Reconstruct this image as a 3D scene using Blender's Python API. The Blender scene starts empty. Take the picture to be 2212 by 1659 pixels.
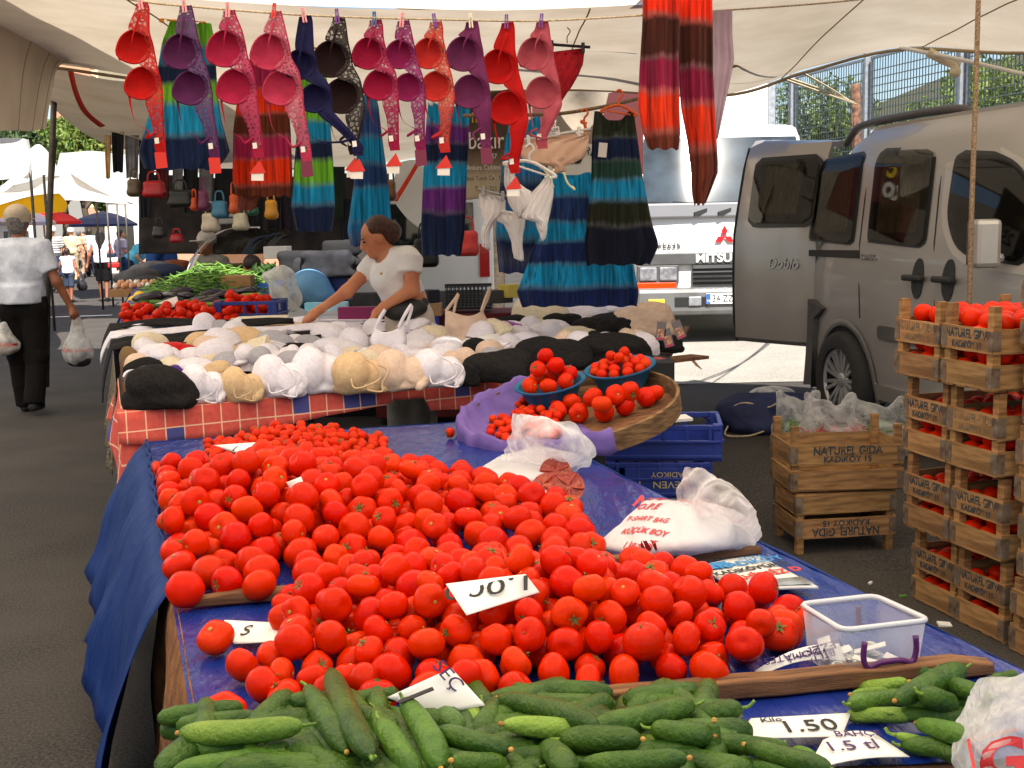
import bpy, math, random
import numpy as np
from mathutils import Vector, Matrix, Euler
sc = bpy.context.scene
R = math.radians
V3 = lambda *a: Vector(a)
random.seed(7); RNG = np.random.default_rng(7)
# ------------------------------------------------------------ camera
FPX = 2560.0; PITCH = math.atan(343.5/FPX); CAMH = 1.54; ROLL = .02
cam_d = bpy.data.cameras.new('camera'); cam = bpy.data.objects.new('camera', cam_d)
sc.collection.objects.link(cam); sc.camera = cam
cam.location = (0, 0, CAMH); cam.rotation_euler = (Matrix.Rotation(math.pi/2-PITCH, 3, 'X') @ Matrix.Rotation(-ROLL, 3, 'Z')).to_euler()
cam_d.sensor_width = 36; cam_d.lens = 36*FPX/2212; cam_d.clip_end = 2000; cam_d.clip_start = .05
# ------------------------------------------------------------ sky, sun, exposure
SUN_EL, SUN_AZ = R(57), R(166)          # azimuth from +Y, clockwise: behind the camera
w = bpy.data.worlds.new('World'); sc.world = w; w.use_nodes = True
nt = w.node_tree; sky = nt.nodes.new('ShaderNodeTexSky'); sky.sky_type = 'NISHITA'; sky.sun_disc = False
sky.sun_elevation = SUN_EL; sky.sun_rotation = SUN_AZ
bg = nt.nodes['Background']; nt.links.new(sky.outputs[0], bg.inputs[0]); bg.inputs[1].default_value = .065
sun_d = bpy.data.lights.new('sun', 'SUN'); sun_d.energy = 5.0; sun_d.angle = R(.5); sun_d.color = (1, .95, .86)
sun = bpy.data.objects.new('sun', sun_d); sc.collection.objects.link(sun)
sdir = Vector((math.sin(SUN_AZ)*math.cos(SUN_EL), math.cos(SUN_AZ)*math.cos(SUN_EL), math.sin(SUN_EL)))
sun.rotation_euler = sdir.to_track_quat('Z', 'Y').to_euler(); sun.location = (0, -5, 30)
sc.view_settings.view_transform = 'Standard'; sc.view_settings.look = 'None'
sc.view_settings.exposure = 1.42; sc.view_settings.gamma = 1
sc.render.engine = 'CYCLES'
cy = sc.cycles; cy.use_denoising = True; cy.max_bounces = 8; cy.diffuse_bounces = 4; cy.glossy_bounces = 3
cy.transmission_bounces = 6; cy.transparent_max_bounces = 16; cy.sample_clamp_indirect = 6
cy.caustics_reflective = False; cy.caustics_refractive = False
try: cy.denoiser = 'OPENIMAGEDENOISE'
except Exception: pass
# ------------------------------------------------------------ placing: pixel of the 2212 x 1659 photograph -> point of the place
CP, SP = math.cos(PITCH), math.sin(PITCH)
def ray(x, y):
    u = (x-1106)/FPX; v = -(y-829.5)/FPX; dx = u*math.cos(ROLL)+v*math.sin(ROLL); dy = -u*math.sin(ROLL)+v*math.cos(ROLL)
    return Vector((dx, CP+dy*SP, -SP+dy*CP))
def W(x, y, Y): d = ray(x, y); return Vector((0, 0, CAMH)) + d*(Y/d.y)
def onz(x, y, z): d = ray(x, y); return Vector((0, 0, CAMH)) + d*((z-CAMH)/d.z)
def sstep(t): t = np.clip(t, 0, 1); return t*t*(3-2*t)
def gz(X, Y): return .20*sstep((X+.5)/2.0)*sstep((Y-4.5)/3.0)
def ong(x, y):
    z = 0.0
    for _ in range(6): p = onz(x, y, z); z = float(gz(p.x, p.y))
    return p
# ------------------------------------------------------------ objects
COL = sc.collection
def tag(o, label=None, cat=None, group=None, kind=None):
    if label: o['label'] = label
    if cat: o['category'] = cat
    if group: o['group'] = group
    if kind: o['kind'] = kind
    return o
def thing(name, loc, label, cat, group=None):
    o = bpy.data.objects.new(name, None); COL.objects.link(o); o.location = loc; o.empty_display_size = .05
    return tag(o, label, cat, group)
def chainloc(p):
    v = Vector((0, 0, 0))
    while p is not None: v += p.location; p = p.parent
    return v
def link(name, me, parent=None, loc=None):
    o = bpy.data.objects.new(name, me); COL.objects.link(o)
    if parent is not None: o.parent = parent
    if loc is not None: o.location = loc
    return o
def copy_tree(o, parent=None):
    c = o.copy(); COL.objects.link(c); c.parent = parent
    for ch in [x for x in o.children]: copy_tree(ch, c)
    return c
class MB:
    def __init__(s): s.v = []; s.f = []; s.mi = []; s.cur = 0
    def add(s, vs, fs):
        b = len(s.v); s.v += [tuple(q) for q in vs]; s.f += [tuple(b+i for i in f) for f in fs]; s.mi += [s.cur]*len(fs); return s
    def box(s, c, d, rot=None, taper=1.0):
        hx, hy, hz = d[0]/2, d[1]/2, d[2]/2
        vs = [Vector((sx*hx*(taper if sz > 0 else 1), sy*hy*(taper if sz > 0 else 1), sz*hz)) for sz in (-1, 1) for sy in (-1, 1) for sx in (-1, 1)]
        if rot is not None: vs = [rot @ q for q in vs]
        c = Vector(c); vs = [q+c for q in vs]
        return s.add(vs, [(0, 2, 3, 1), (4, 5, 7, 6), (0, 1, 5, 4), (2, 6, 7, 3), (0, 4, 6, 2), (1, 3, 7, 5)])
    def bar(s, a, b, wd, th, up=(0, 0, 1)):
        a, b = Vector(a), Vector(b); z = (b-a); L = z.length; z.normalize(); x = Vector(up).cross(z)
        if x.length < 1e-4: x = Vector((1, 0, 0))
        x.normalize(); y = z.cross(x); m = Matrix((x, y, z)).transposed()
        return s.box((a+b)/2, (wd, th, L), m)
    def tube(s, pts, r, n=8, cap=True, closed=False):
        pts = [Vector(p) for p in pts]; N = len(pts); rr = r if hasattr(r, '__len__') else [r]*N
        t0 = (pts[1]-pts[0]).normalized(); x = t0.orthogonal().normalized(); rings = []
        for i, p in enumerate(pts):
            t = (pts[min(i+1, N-1)]-pts[max(i-1, 0)])
            if closed: t = pts[(i+1) % N]-pts[i-1]
            t.normalize(); x = (x-t*x.dot(t)).normalized(); y = t.cross(x)
            rings.append([p+(x*math.cos(2*math.pi*k/n)+y*math.sin(2*math.pi*k/n))*rr[i] for k in range(n)])
        vs = [q for rg in rings for q in rg]; fs = []
        M_ = N if closed else N-1
        for i in range(M_):
            j = (i+1) % N
            for k in range(n): fs.append((i*n+k, i*n+(k+1) % n, j*n+(k+1) % n, j*n+k))
        if cap and not closed: fs += [tuple(range(n-1, -1, -1)), tuple(range((N-1)*n, N*n))]
        return s.add(vs, fs)
    def lathe(s, prof, c=(0, 0, 0), n=24, ax=None):
        vs = []; fs = []; c = Vector(c)
        for r, z in prof:
            for k in range(n):
                a = 2*math.pi*k/n; q = Vector((r*math.cos(a), r*math.sin(a), z))
                vs.append(c+(ax @ q if ax is not None else q))
        for i in range(len(prof)-1):
            for k in range(n): fs.append((i*n+k, i*n+(k+1) % n, (i+1)*n+(k+1) % n, (i+1)*n+k))
        return s.add(vs, fs)
    def grid(s, rows, closed=False):
        n = len(rows[0]); vs = [q for r in rows for q in r]; fs = []
        for i in range(len(rows)-1):
            for k in range(n if closed else n-1):
                fs.append((i*n+k, i*n+(k+1) % n, (i+1)*n+(k+1) % n, (i+1)*n+k))
        return s.add(vs, fs)
    def sheet(s, rows, th):
        """grid with thickness: offset along approximate normals and closed at the rim"""
        A = np.array([[tuple(q) for q in r] for r in rows], float); gu = np.gradient(A, axis=0); gv = np.gradient(A, axis=1)
        nn = np.cross(gu, gv); nn /= (np.linalg.norm(nn, axis=2, keepdims=True)+1e-12); B = A+nn*th
        h, w_ = A.shape[:2]; vs = [tuple(q) for q in A.reshape(-1, 3)]+[tuple(q) for q in B.reshape(-1, 3)]; o = h*w_; fs = []
        for i in range(h-1):
            for j in range(w_-1):
                a, b, c, d = i*w_+j, i*w_+j+1, (i+1)*w_+j+1, (i+1)*w_+j
                fs += [(d, c, b, a), (o+a, o+b, o+c, o+d)]
        rim = [j for j in range(w_)]+[i*w_+w_-1 for i in range(1, h)]+[(h-1)*w_+j for j in range(w_-2, -1, -1)]+[i*w_ for i in range(h-2, 0, -1)]
        for k in range(len(rim)):
            a, b = rim[k], rim[(k+1) % len(rim)]; fs.append((a, b, o+b, o+a))
        return s.add(vs, fs)
    def poly(s, pts, th, nrm):
        """flat outline with thickness th along nrm"""
        n = len(pts); nv = Vector(nrm)*th; a = [Vector(p) for p in pts]; vs = a+[p+nv for p in a]
        return s.add(vs, [tuple(range(n-1, -1, -1)), tuple(range(n, 2*n))]+[(i, (i+1) % n, n+(i+1) % n, n+i) for i in range(n)])
    def mesh(s, name, mats, smooth=False, off=None):
        me = bpy.data.meshes.new(name); vs = s.v
        if off is not None: vs = [(a-off[0], b-off[1], c-off[2]) for a, b, c in vs]
        me.from_pydata(vs, [], s.f)
        for m in (mats if isinstance(mats, (list, tuple)) else [mats]): me.materials.append(m)
        if isinstance(mats, (list, tuple)) and len(mats) > 1: me.polygons.foreach_set('material_index', s.mi)
        if smooth is True: me.polygons.foreach_set('use_smooth', [True]*len(me.polygons))
        elif smooth: me.set_sharp_from_angle(angle=R(smooth)); me.polygons.foreach_set('use_smooth', [True]*len(me.polygons)); me.set_sharp_from_angle(angle=R(smooth))
        me.update(); return me
    def build(s, name, mats, parent=None, smooth=False, bevel=0):
        o = link(name, s.mesh(name, mats, smooth, chainloc(parent) if parent is not None else None), parent)
        if bevel:
            b = o.modifiers.new('bevel', 'BEVEL'); b.width = bevel; b.segments = 2; b.limit_method = 'ANGLE'
        return o
    def thing(s, name, mats, label, cat, group=None, smooth=False, bevel=0, loc=None, kind=None):
        """a top-level thing of one mesh, its origin at its base"""
        A = np.array(s.v); L = Vector((*(A[:, :2].min(0)+A[:, :2].max(0))/2, A[:, 2].min())) if loc is None else Vector(loc)
        o = link(name, s.mesh(name, mats, smooth, L), None, L)
        if bevel:
            b = o.modifiers.new('bevel', 'BEVEL'); b.width = bevel; b.segments = 2; b.limit_method = 'ANGLE'
        return tag(o, label, cat, group, kind)
_TS = bpy.data.scenes.new('lettering'); _TX = {}
def text(txt, size, mat, name='lettering', parent=None, loc=(0, 0, 0), rot=None, ext=.0008, ax='CENTER', sx=1.0, bold=0, shear=0):
    key = (txt, size, mat.name, ext, ax, sx, bold, shear); me = _TX.get(key)
    if me is None or name == 'printing':
        cu = bpy.data.curves.new('t', 'FONT'); cu.body = txt; cu.size = size; cu.align_x = ax; cu.align_y = 'CENTER'; cu.extrude = ext; cu.offset = bold; cu.shear = shear; cu.resolution_u = 3
        t = bpy.data.objects.new('t', cu); _TS.collection.objects.link(t); 
        with bpy.context.temp_override(scene=_TS, view_layer=_TS.view_layers[0]): dg = bpy.context.evaluated_depsgraph_get()
        me = bpy.data.meshes.new_from_object(t.evaluated_get(dg)); bpy.data.objects.remove(t); bpy.data.curves.remove(cu); me.materials.clear(); me.materials.append(mat)
        if sx != 1: me.transform(Matrix.Diagonal((sx, 1, 1, 1)))
        _TX[key] = me
    me.name = name; o = link(name, me, parent)
    L = Vector(loc)-(chainloc(parent) if parent is not None else Vector((0, 0, 0)))
    m = (rot.to_4x4() if rot is not None else Matrix.Identity(4)); m.translation = L; o.matrix_basis = m
    return o
def frame(xa, up):
    """rotation whose local x runs along xa, local y along up (made square), z out of the face"""
    x = Vector(xa).normalized(); u = Vector(up); u = (u-x*u.dot(x)).normalized(); return Matrix((x, u, x.cross(u))).transposed()
# ------------------------------------------------------------ soft bodies: implicit surface -> surface nets
def fbm(P, sc_, seed=0):
    r = np.random.default_rng(seed); o = np.zeros(len(P)); a = 1.0
    for k in range(4):
        for _ in range(3):
            d = r.normal(size=3); d /= np.linalg.norm(d); o += a*np.sin(P @ d*sc_*(2**k)*(.8+.4*r.random())+r.random()*6.28)
        a *= .5
    return o/5.0
def ridged(P, sc_, seed=0):
    return (1-2.2*np.abs(fbm(P, sc_, seed)))*.5
def _prim(p, P):
    k = p[0]
    if k == 'c' or k == 'f':
        a, b, ra, rb = np.array(p[1], float), np.array(p[2], float), p[3], p[4]; ab = b-a; L2 = ab @ ab+1e-12
        t = ((P-a) @ ab)/L2; tc = np.clip(t, 0, 1); d = np.linalg.norm(P-(a+tc[..., None]*ab), axis=-1)-(ra+(rb-ra)*tc)
        if k == 'f': L = math.sqrt(L2); ax = (np.abs(t-.5)-.5)*L; d2 = np.linalg.norm(P-(a+t[..., None]*ab), axis=-1)-(ra+(rb-ra)*tc); d = np.maximum(d2, ax)
        return d
    if k == 'e':
        c, r = np.array(p[1], float), np.array(p[2], float); q = P-c
        if len(p) > 3 and p[3] is not None: q = q @ np.array(p[3])        # rotation columns
        q0 = np.linalg.norm(q/r, axis=-1); q1 = np.linalg.norm(q/(r*r), axis=-1); return q0*(q0-1)/(q1+1e-9)
    if k == 'b':
        c, r = np.array(p[1], float), np.array(p[2], float); q = P-c
        if len(p) > 3 and p[3] is not None: q = q @ np.array(p[3])
        rd = p[4] if len(p) > 4 else .01; q = np.abs(q)-(r-rd)
        return np.linalg.norm(np.maximum(q, 0), axis=-1)+np.minimum(q.max(-1), 0)-rd
def bnd(p):
    if p[0] in 'cf': a, b = np.array(p[1], float), np.array(p[2], float); m = max(p[3], p[4]); return np.minimum(a, b)-m, np.maximum(a, b)+m
    c, r = np.array(p[1], float), np.array(p[2], float); m = r if (len(p) < 4 or p[3] is None) else np.full(3, np.linalg.norm(r)); return c-m, c+m
def implicit(prims, vox, k=.03, cuts=(), noise=None):
    """smooth union of prims (capsule c, flat-ended cone f, ellipsoid e, box b; a leading '-' carves) -> verts, quads"""
    lo = np.min([bnd(p)[0] for p in prims if p[0] != '-'], axis=0)-2.5*vox-k*.3; hi = np.max([bnd(p)[1] for p in prims if p[0] != '-'], axis=0)+2.5*vox+k*.3
    n = np.ceil((hi-lo)/vox).astype(int)+1; D = np.full(n, 1.0)
    for p in prims:
        neg = p[0] == '-'; q = p[1] if neg else p
        a, b = bnd(q); i0 = np.clip(((a-k*1.5-2*vox-lo)/vox).astype(int), 0, n-1); i1 = np.clip(((b+k*1.5+2*vox-lo)/vox).astype(int)+2, 1, n)
        gx = [lo[j]+vox*np.arange(i0[j], i1[j]) for j in range(3)]; G = np.stack(np.meshgrid(*gx, indexing='ij'), -1)
        d = _prim(q, G); sl = tuple(slice(i0[j], i1[j]) for j in range(3)); o = D[sl]
        if neg: h = np.maximum(k*.3-np.abs(o+d), 0)/(k*.3); D[sl] = np.maximum(o, -d)+h*h*k*.3*.25
        else: h = np.maximum(k-np.abs(o-d), 0)/k; D[sl] = np.minimum(o, d)-h*h*k*.25
    if cuts:
        G = np.stack(np.meshgrid(*[lo[j]+vox*np.arange(n[j]) for j in range(3)], indexing='ij'), -1)
        for c, nn in cuts: D = np.maximum(D, (G-np.array(c, float)) @ np.array(nn, float))
    S = D < 0; nx, ny, nz = n-1
    acc = np.zeros((nx, ny, nz, 3)); cnt = np.zeros((nx, ny, nz))
    E = {}
    for ax in range(3):
        s0 = [slice(None)]*3; s1 = [slice(None)]*3; s0[ax] = slice(0, -1); s1[ax] = slice(1, None)
        a, b = D[tuple(s0)], D[tuple(s1)]; cr = (S[tuple(s0)] != S[tuple(s1)]); E[ax] = (cr, S[tuple(s0)])
        I = np.argwhere(cr); t = (a/(a-b+1e-20))[cr]; pt = I.astype(float); pt[:, ax] += t
        o1, o2 = [j for j in range(3) if j != ax]
        for d1 in (0, -1):
            for d2 in (0, -1):
                J = I.copy(); J[:, o1] += d1; J[:, o2] += d2
                ok = ((J >= 0) & (J < np.array([nx, ny, nz]))).all(1); J2 = J[ok]
                np.add.at(acc, tuple(J2.T), pt[ok]); np.add.at(cnt, tuple(J2.T), 1)
    ids = -np.ones((nx, ny, nz), int); m = cnt > 0; ids[m] = np.arange(m.sum()); V = lo+vox*(acc[m]/cnt[m][:, None]); F = []
    for ax in range(3):
        cr, s_ = E[ax]; I = np.argwhere(cr); o1, o2 = (ax+1) % 3, (ax+2) % 3
        I = I[(I[:, o1] > 0) & (I[:, o2] > 0) & (I[:, o1] < n[o1]-1) & (I[:, o2] < n[o2]-1)]
        def g(d1, d2): J = I.copy(); J[:, o1] += d1; J[:, o2] += d2; return ids[tuple(J.T)]
        q = np.stack([g(-1, -1), g(0, -1), g(0, 0), g(-1, 0)], 1); fl = ~s_[tuple(I.T)]; q[fl] = q[fl][:, ::-1]; F.append(q)
    F = np.concatenate(F)
    return V, F
def vnormals(V, F):
    nn = np.cross(V[F[:, 2]]-V[F[:, 0]], V[F[:, 3]]-V[F[:, 1]]); N = np.zeros_like(V)
    for j in range(4): np.add.at(N, F[:, j], nn)
    return N/(np.linalg.norm(N, axis=1, keepdims=True)+1e-12)
def soft(name, prims, vox, mats, parent=None, k=.03, cuts=(), wr=None, tags=None, fn=None):
    """implicit body as one mesh; wr = list of (amplitude, scale, seed, stretch) wrinkles; tags: material index per prim (nearest wins)"""
    V, F = implicit(prims, vox, k, cuts)
    if wr:
        N = vnormals(V, F)
        for a, s_, sd, st in wr: V = V+N*((a*fbm(V*np.array(st), s_, sd)) if a > 0 else (-a*ridged(V*np.array(st), s_, sd)))[:, None]
    if fn is not None: V = fn(V)
    me = bpy.data.meshes.new(name); off = np.array(chainloc(parent)) if parent is not None else np.zeros(3)
    mats = mats if isinstance(mats, (list, tuple)) else [mats]
    if tags:
        dd = np.stack([_prim(p, V)-(0) for p in prims if p[0] != '-']); tg = np.array(tags)[dd.argmin(0)]
        fm = np.median(tg[F], axis=1).astype(int)
    me.from_pydata((V-off).tolist(), [], F.tolist())
    for m in mats: me.materials.append(m)
    if tags: me.polygons.foreach_set('material_index', fm.astype(np.int32))
    me.polygons.foreach_set('use_smooth', [True]*len(me.polygons)); me.update()
    return link(name, me, parent)
def smoothpath(pts, n=6):
    """Catmull-Rom through pts"""
    P = [Vector(p) for p in pts]; out = []
    for i in range(len(P)-1):
        a, b, c, d = P[max(i-1, 0)], P[i], P[i+1], P[min(i+2, len(P)-1)]
        for j in range(n):
            t = j/n; out.append(.5*((2*b)+(c-a)*t+(2*a-5*b+4*c-d)*t*t+(3*b-a-3*c+d)*t**3))
    return out+[P[-1]]
# ------------------------------------------------------------ materials (all procedural)
def lin(r, g, b):
    f = lambda c: (c/255/12.92 if c <= 10 else ((c/255+.055)/1.055)**2.4)
    return (f(r), f(g), f(b), 1)
_MC = {}
def M(name, c, c2=None, ns=6.0, rough=.6, bump=0, bs=60, metal=0, trans=0, coat=0, spec=.5, orand=0, sheen=0, alpha=1, sss=0, det=4, thin=0, st=None, ior=1.45, fac=(.35, .65), bst=None):
    if name in _MC: return _MC[name]
    m = bpy.data.materials.new(name); m.use_nodes = True; n = m.node_tree.nodes; L = m.node_tree.links; b = n['Principled BSDF']
    c = tuple(c)[:3]+(1,); b.inputs['Base Color'].default_value = c
    b.inputs['Roughness'].default_value = rough; b.inputs['Metallic'].default_value = metal; b.inputs['Specular IOR Level'].default_value = spec
    b.inputs['Transmission Weight'].default_value = trans; b.inputs['Coat Weight'].default_value = coat; b.inputs['Sheen Weight'].default_value = sheen
    b.inputs['Alpha'].default_value = alpha; b.inputs['IOR'].default_value = ior
    if sss: b.inputs['Subsurface Weight'].default_value = sss; b.inputs['Subsurface Radius'].default_value = (.02, .006, .003); b.inputs['Subsurface Scale'].default_value = .5
    tc = n.new('ShaderNodeTexCoord'); vec = tc.outputs['Object']
    if st:
        mp = n.new('ShaderNodeMapping'); L.new(vec, mp.inputs[0]); mp.inputs['Scale'].default_value = st; vec = mp.outputs[0]
    col = None
    if c2 is not None:
        t = n.new('ShaderNodeTexNoise'); t.inputs['Scale'].default_value = ns; t.inputs['Detail'].default_value = det; L.new(vec, t.inputs['Vector'])
        r = n.new('ShaderNodeValToRGB'); r.color_ramp.elements[0].position = fac[0]; r.color_ramp.elements[1].position = fac[1]
        r.color_ramp.elements[0].color = c; r.color_ramp.elements[1].color = tuple(c2)[:3]+(1,); L.new(t.outputs['Fac'], r.inputs[0]); col = r.outputs[0]
    if orand:
        oi = n.new('ShaderNodeObjectInfo'); hs = n.new('ShaderNodeHueSaturation'); mr = n.new('ShaderNodeMapRange')
        mr.inputs['To Min'].default_value = 1-orand; mr.inputs['To Max'].default_value = 1+orand; L.new(oi.outputs['Random'], mr.inputs[0]); L.new(mr.outputs[0], hs.inputs['Value'])
        mr2 = n.new('ShaderNodeMapRange'); mr2.inputs['To Min'].default_value = .5-orand*.004; mr2.inputs['To Max'].default_value = .5+orand*.05
        mu = n.new('ShaderNodeMath'); mu.operation = 'FRACT'; m7 = n.new('ShaderNodeMath'); m7.operation = 'MULTIPLY'; m7.inputs[1].default_value = 7.31
        L.new(oi.outputs['Random'], m7.inputs[0]); L.new(m7.outputs[0], mu.inputs[0]); L.new(mu.outputs[0], mr2.inputs[0]); L.new(mr2.outputs[0], hs.inputs['Hue'])
        if col is not None: L.new(col, hs.inputs['Color'])
        else: hs.inputs['Color'].default_value = c
        col = hs.outputs[0]
    if col is not None: L.new(col, b.inputs['Base Color'])
    if bump:
        t2 = n.new('ShaderNodeTexNoise'); t2.inputs['Scale'].default_value = bs; t2.inputs['Detail'].default_value = 5
        v2 = tc.outputs['Object']
        if bst:
            mp2 = n.new('ShaderNodeMapping'); L.new(v2, mp2.inputs[0]); mp2.inputs['Scale'].default_value = bst; v2 = mp2.outputs[0]
        L.new(v2 if bst else vec, t2.inputs['Vector'])
        bp = n.new('ShaderNodeBump'); bp.inputs['Strength'].default_value = bump; bp.inputs['Distance'].default_value = .02; L.new(t2.outputs['Fac'], bp.inputs['Height']); L.new(bp.outputs[0], b.inputs['Normal'])
    if thin:   # cloth or film that lets light through
        tr = n.new('ShaderNodeBsdfTranslucent'); mx = n.new('ShaderNodeMixShader'); mx.inputs[0].default_value = thin
        if col is not None: L.new(col, tr.inputs[0])
        else: tr.inputs[0].default_value = c
        L.new(b.outputs[0], mx.inputs[1]); L.new(tr.outputs[0], mx.inputs[2]); L.new(mx.outputs[0], n['Material Output'].inputs[0])
    _MC[name] = m; return m
def ramp_mat(name, stops, wob=.05, ws=6, streak=.25, rough=.8, thin=.15, axis='Z', ss=(60, 60, 2)):
    """dyed cloth: colour bands down the garment with ragged edges and vertical streaks"""
    m = bpy.data.materials.new(name); m.use_nodes = True; n = m.node_tree.nodes; L = m.node_tree.links; b = n['Principled BSDF']
    b.inputs['Roughness'].default_value = rough; b.inputs['Specular IOR Level'].default_value = .2; b.inputs['Sheen Weight'].default_value = .15
    tc = n.new('ShaderNodeTexCoord'); sx = n.new('ShaderNodeSeparateXYZ'); L.new(tc.outputs['Generated'], sx.inputs[0])
    inv = n.new('ShaderNodeMath'); inv.operation = 'SUBTRACT'; inv.inputs[0].default_value = 1; L.new(sx.outputs[axis], inv.inputs[1])
    no = n.new('ShaderNodeTexNoise'); no.inputs['Scale'].default_value = ws; no.inputs['Detail'].default_value = 5; L.new(tc.outputs['Object'], no.inputs['Vector'])
    mp = n.new('ShaderNodeMapping'); mp.inputs['Scale'].default_value = ss; L.new(tc.outputs['Object'], mp.inputs[0])
    n2 = n.new('ShaderNodeTexNoise'); n2.inputs['Scale'].default_value = 1; n2.inputs['Detail'].default_value = 3; L.new(mp.outputs[0], n2.inputs['Vector'])
    a = n.new('ShaderNodeMath'); a.operation = 'MULTIPLY_ADD'; a.inputs[1].default_value = wob*2; L.new(no.outputs['Fac'], a.inputs[0])
    s0 = n.new('ShaderNodeMath'); s0.operation = 'SUBTRACT'; s0.inputs[1].default_value = wob*1.5; L.new(inv.outputs[0], s0.inputs[0]); L.new(s0.outputs[0], a.inputs[2])
    a2 = n.new('ShaderNodeMath'); a2.operation = 'MULTIPLY_ADD'; a2.inputs[1].default_value = wob; L.new(n2.outputs['Fac'], a2.inputs[0]); L.new(a.outputs[0], a2.inputs[2])
    r = n.new('ShaderNodeValToRGB'); cr = r.color_ramp
    while len(cr.elements) > 1: cr.elements.remove(cr.elements[-1])
    cr.elements[0].position = stops[0][0]; cr.elements[0].color = stops[0][1]
    for p, c in stops[1:]: e = cr.elements.new(p); e.color = c
    L.new(a2.outputs[0], r.inputs[0])
    mr = n.new('ShaderNodeMapRange'); mr.inputs['From Min'].default_value = .3; mr.inputs['From Max'].default_value = .7; mr.inputs['To Min'].default_value = 1-streak*1.6; mr.inputs['To Max'].default_value = 1+streak; L.new(n2.outputs['Fac'], mr.inputs[0])
    hs = n.new('ShaderNodeHueSaturation'); L.new(r.outputs[0], hs.inputs['Color']); L.new(mr.outputs[0], hs.inputs['Value']); L.new(hs.outputs[0], b.inputs['Base Color'])
    tr = n.new('ShaderNodeBsdfTranslucent'); L.new(hs.outputs[0], tr.inputs[0]); mx = n.new('ShaderNodeMixShader'); mx.inputs[0].default_value = thin
    L.new(b.outputs[0], mx.inputs[1]); L.new(tr.outputs[0], mx.inputs[2]); L.new(mx.outputs[0], n['Material Output'].inputs[0])
    return m
def film(name, c, alpha=.45, rough=.25, thin=.4, cov=(.25, .75), ns=7):
    """thin plastic bag: part clear, part milky"""
    m = bpy.data.materials.new(name); m.use_nodes = True; n = m.node_tree.nodes; L = m.node_tree.links; b = n['Principled BSDF']
    b.inputs['Base Color'].default_value = c; b.inputs['Roughness'].default_value = rough
    tr = n.new('ShaderNodeBsdfTranslucent'); tr.inputs[0].default_value = c; mx = n.new('ShaderNodeMixShader'); mx.inputs[0].default_value = thin
    L.new(b.outputs[0], mx.inputs[1]); L.new(tr.outputs[0], mx.inputs[2])
    tp = n.new('ShaderNodeBsdfTransparent'); m2 = n.new('ShaderNodeMixShader')
    tc = n.new('ShaderNodeTexCoord'); no = n.new('ShaderNodeTexNoise'); no.inputs['Scale'].default_value = ns; no.inputs['Detail'].default_value = 6; no.inputs['Distortion'].default_value = 1.5; L.new(tc.outputs['Object'], no.inputs['Vector'])
    mr = n.new('ShaderNodeMapRange'); mr.inputs['From Min'].default_value = .35; mr.inputs['From Max'].default_value = .65; mr.inputs['To Min'].default_value = max(0, alpha-cov[0]); mr.inputs['To Max'].default_value = min(1, alpha+cov[1]*.4); L.new(no.outputs['Fac'], mr.inputs[0])
    lw = n.new('ShaderNodeLayerWeight'); lw.inputs[0].default_value = .5; pw = n.new('ShaderNodeMath'); pw.operation = 'POWER'; pw.inputs[1].default_value = 1.6; L.new(lw.outputs['Facing'], pw.inputs[0]); ad = n.new('ShaderNodeMath'); ad.operation = 'MULTIPLY_ADD'; ad.inputs[1].default_value = .75; ad.use_clamp = True; L.new(pw.outputs[0], ad.inputs[0]); L.new(mr.outputs[0], ad.inputs[2])
    L.new(ad.outputs[0], m2.inputs[0]); L.new(tp.outputs[0], m2.inputs[1]); L.new(mx.outputs[0], m2.inputs[2]); L.new(m2.outputs[0], n['Material Output'].inputs[0])
    bp = n.new('ShaderNodeBump'); bp.inputs['Strength'].default_value = .5; bp.inputs['Distance'].default_value = .02; n3 = n.new('ShaderNodeTexNoise'); n3.inputs['Scale'].default_value = 22; n3.inputs['Detail'].default_value = 4; n3.inputs['Distortion'].default_value = 2
    L.new(tc.outputs['Object'], n3.inputs['Vector']); L.new(n3.outputs['Fac'], bp.inputs['Height']); L.new(bp.outputs[0], b.inputs['Normal'])
    return m
def lace(name, c, scale=70, dens=.5):
    """open lace: threads in a cell pattern, holes between them"""
    m = bpy.data.materials.new(name); m.use_nodes = True; n = m.node_tree.nodes; L = m.node_tree.links; b = n['Principled BSDF']
    b.inputs['Base Color'].default_value = c; b.inputs['Roughness'].default_value = .7
    tc = n.new('ShaderNodeTexCoord'); v = n.new('ShaderNodeTexVoronoi'); v.feature = 'DISTANCE_TO_EDGE'; v.inputs['Scale'].default_value = scale; L.new(tc.outputs['Object'], v.inputs['Vector'])
    no = n.new('ShaderNodeTexNoise'); no.inputs['Scale'].default_value = scale*.4; L.new(tc.outputs['Object'], no.inputs['Vector'])
    ad = n.new('ShaderNodeMath'); ad.operation = 'MULTIPLY'; L.new(v.outputs['Distance'], ad.inputs[0]); L.new(no.outputs['Fac'], ad.inputs[1])
    lt = n.new('ShaderNodeMath'); lt.operation = 'LESS_THAN'; lt.inputs[1].default_value = .09*dens*2; L.new(ad.outputs[0], lt.inputs[0])
    mr = n.new('ShaderNodeMapRange'); mr.inputs['To Min'].default_value = .38; L.new(lt.outputs[0], mr.inputs[0])
    tp = n.new('ShaderNodeBsdfTransparent'); mx = n.new('ShaderNodeMixShader'); L.new(mr.outputs[0], mx.inputs[0]); L.new(tp.outputs[0], mx.inputs[1]); L.new(b.outputs[0], mx.inputs[2]); L.new(mx.outputs[0], n['Material Output'].inputs[0])
    return m
def canvas(name, c1, c2, t=.42):
    m = M(name, c1, c2, ns=2.2, rough=.8, thin=t, bump=.5, bs=6, spec=.2, det=7, fac=(.3, .8)); return m
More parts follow.
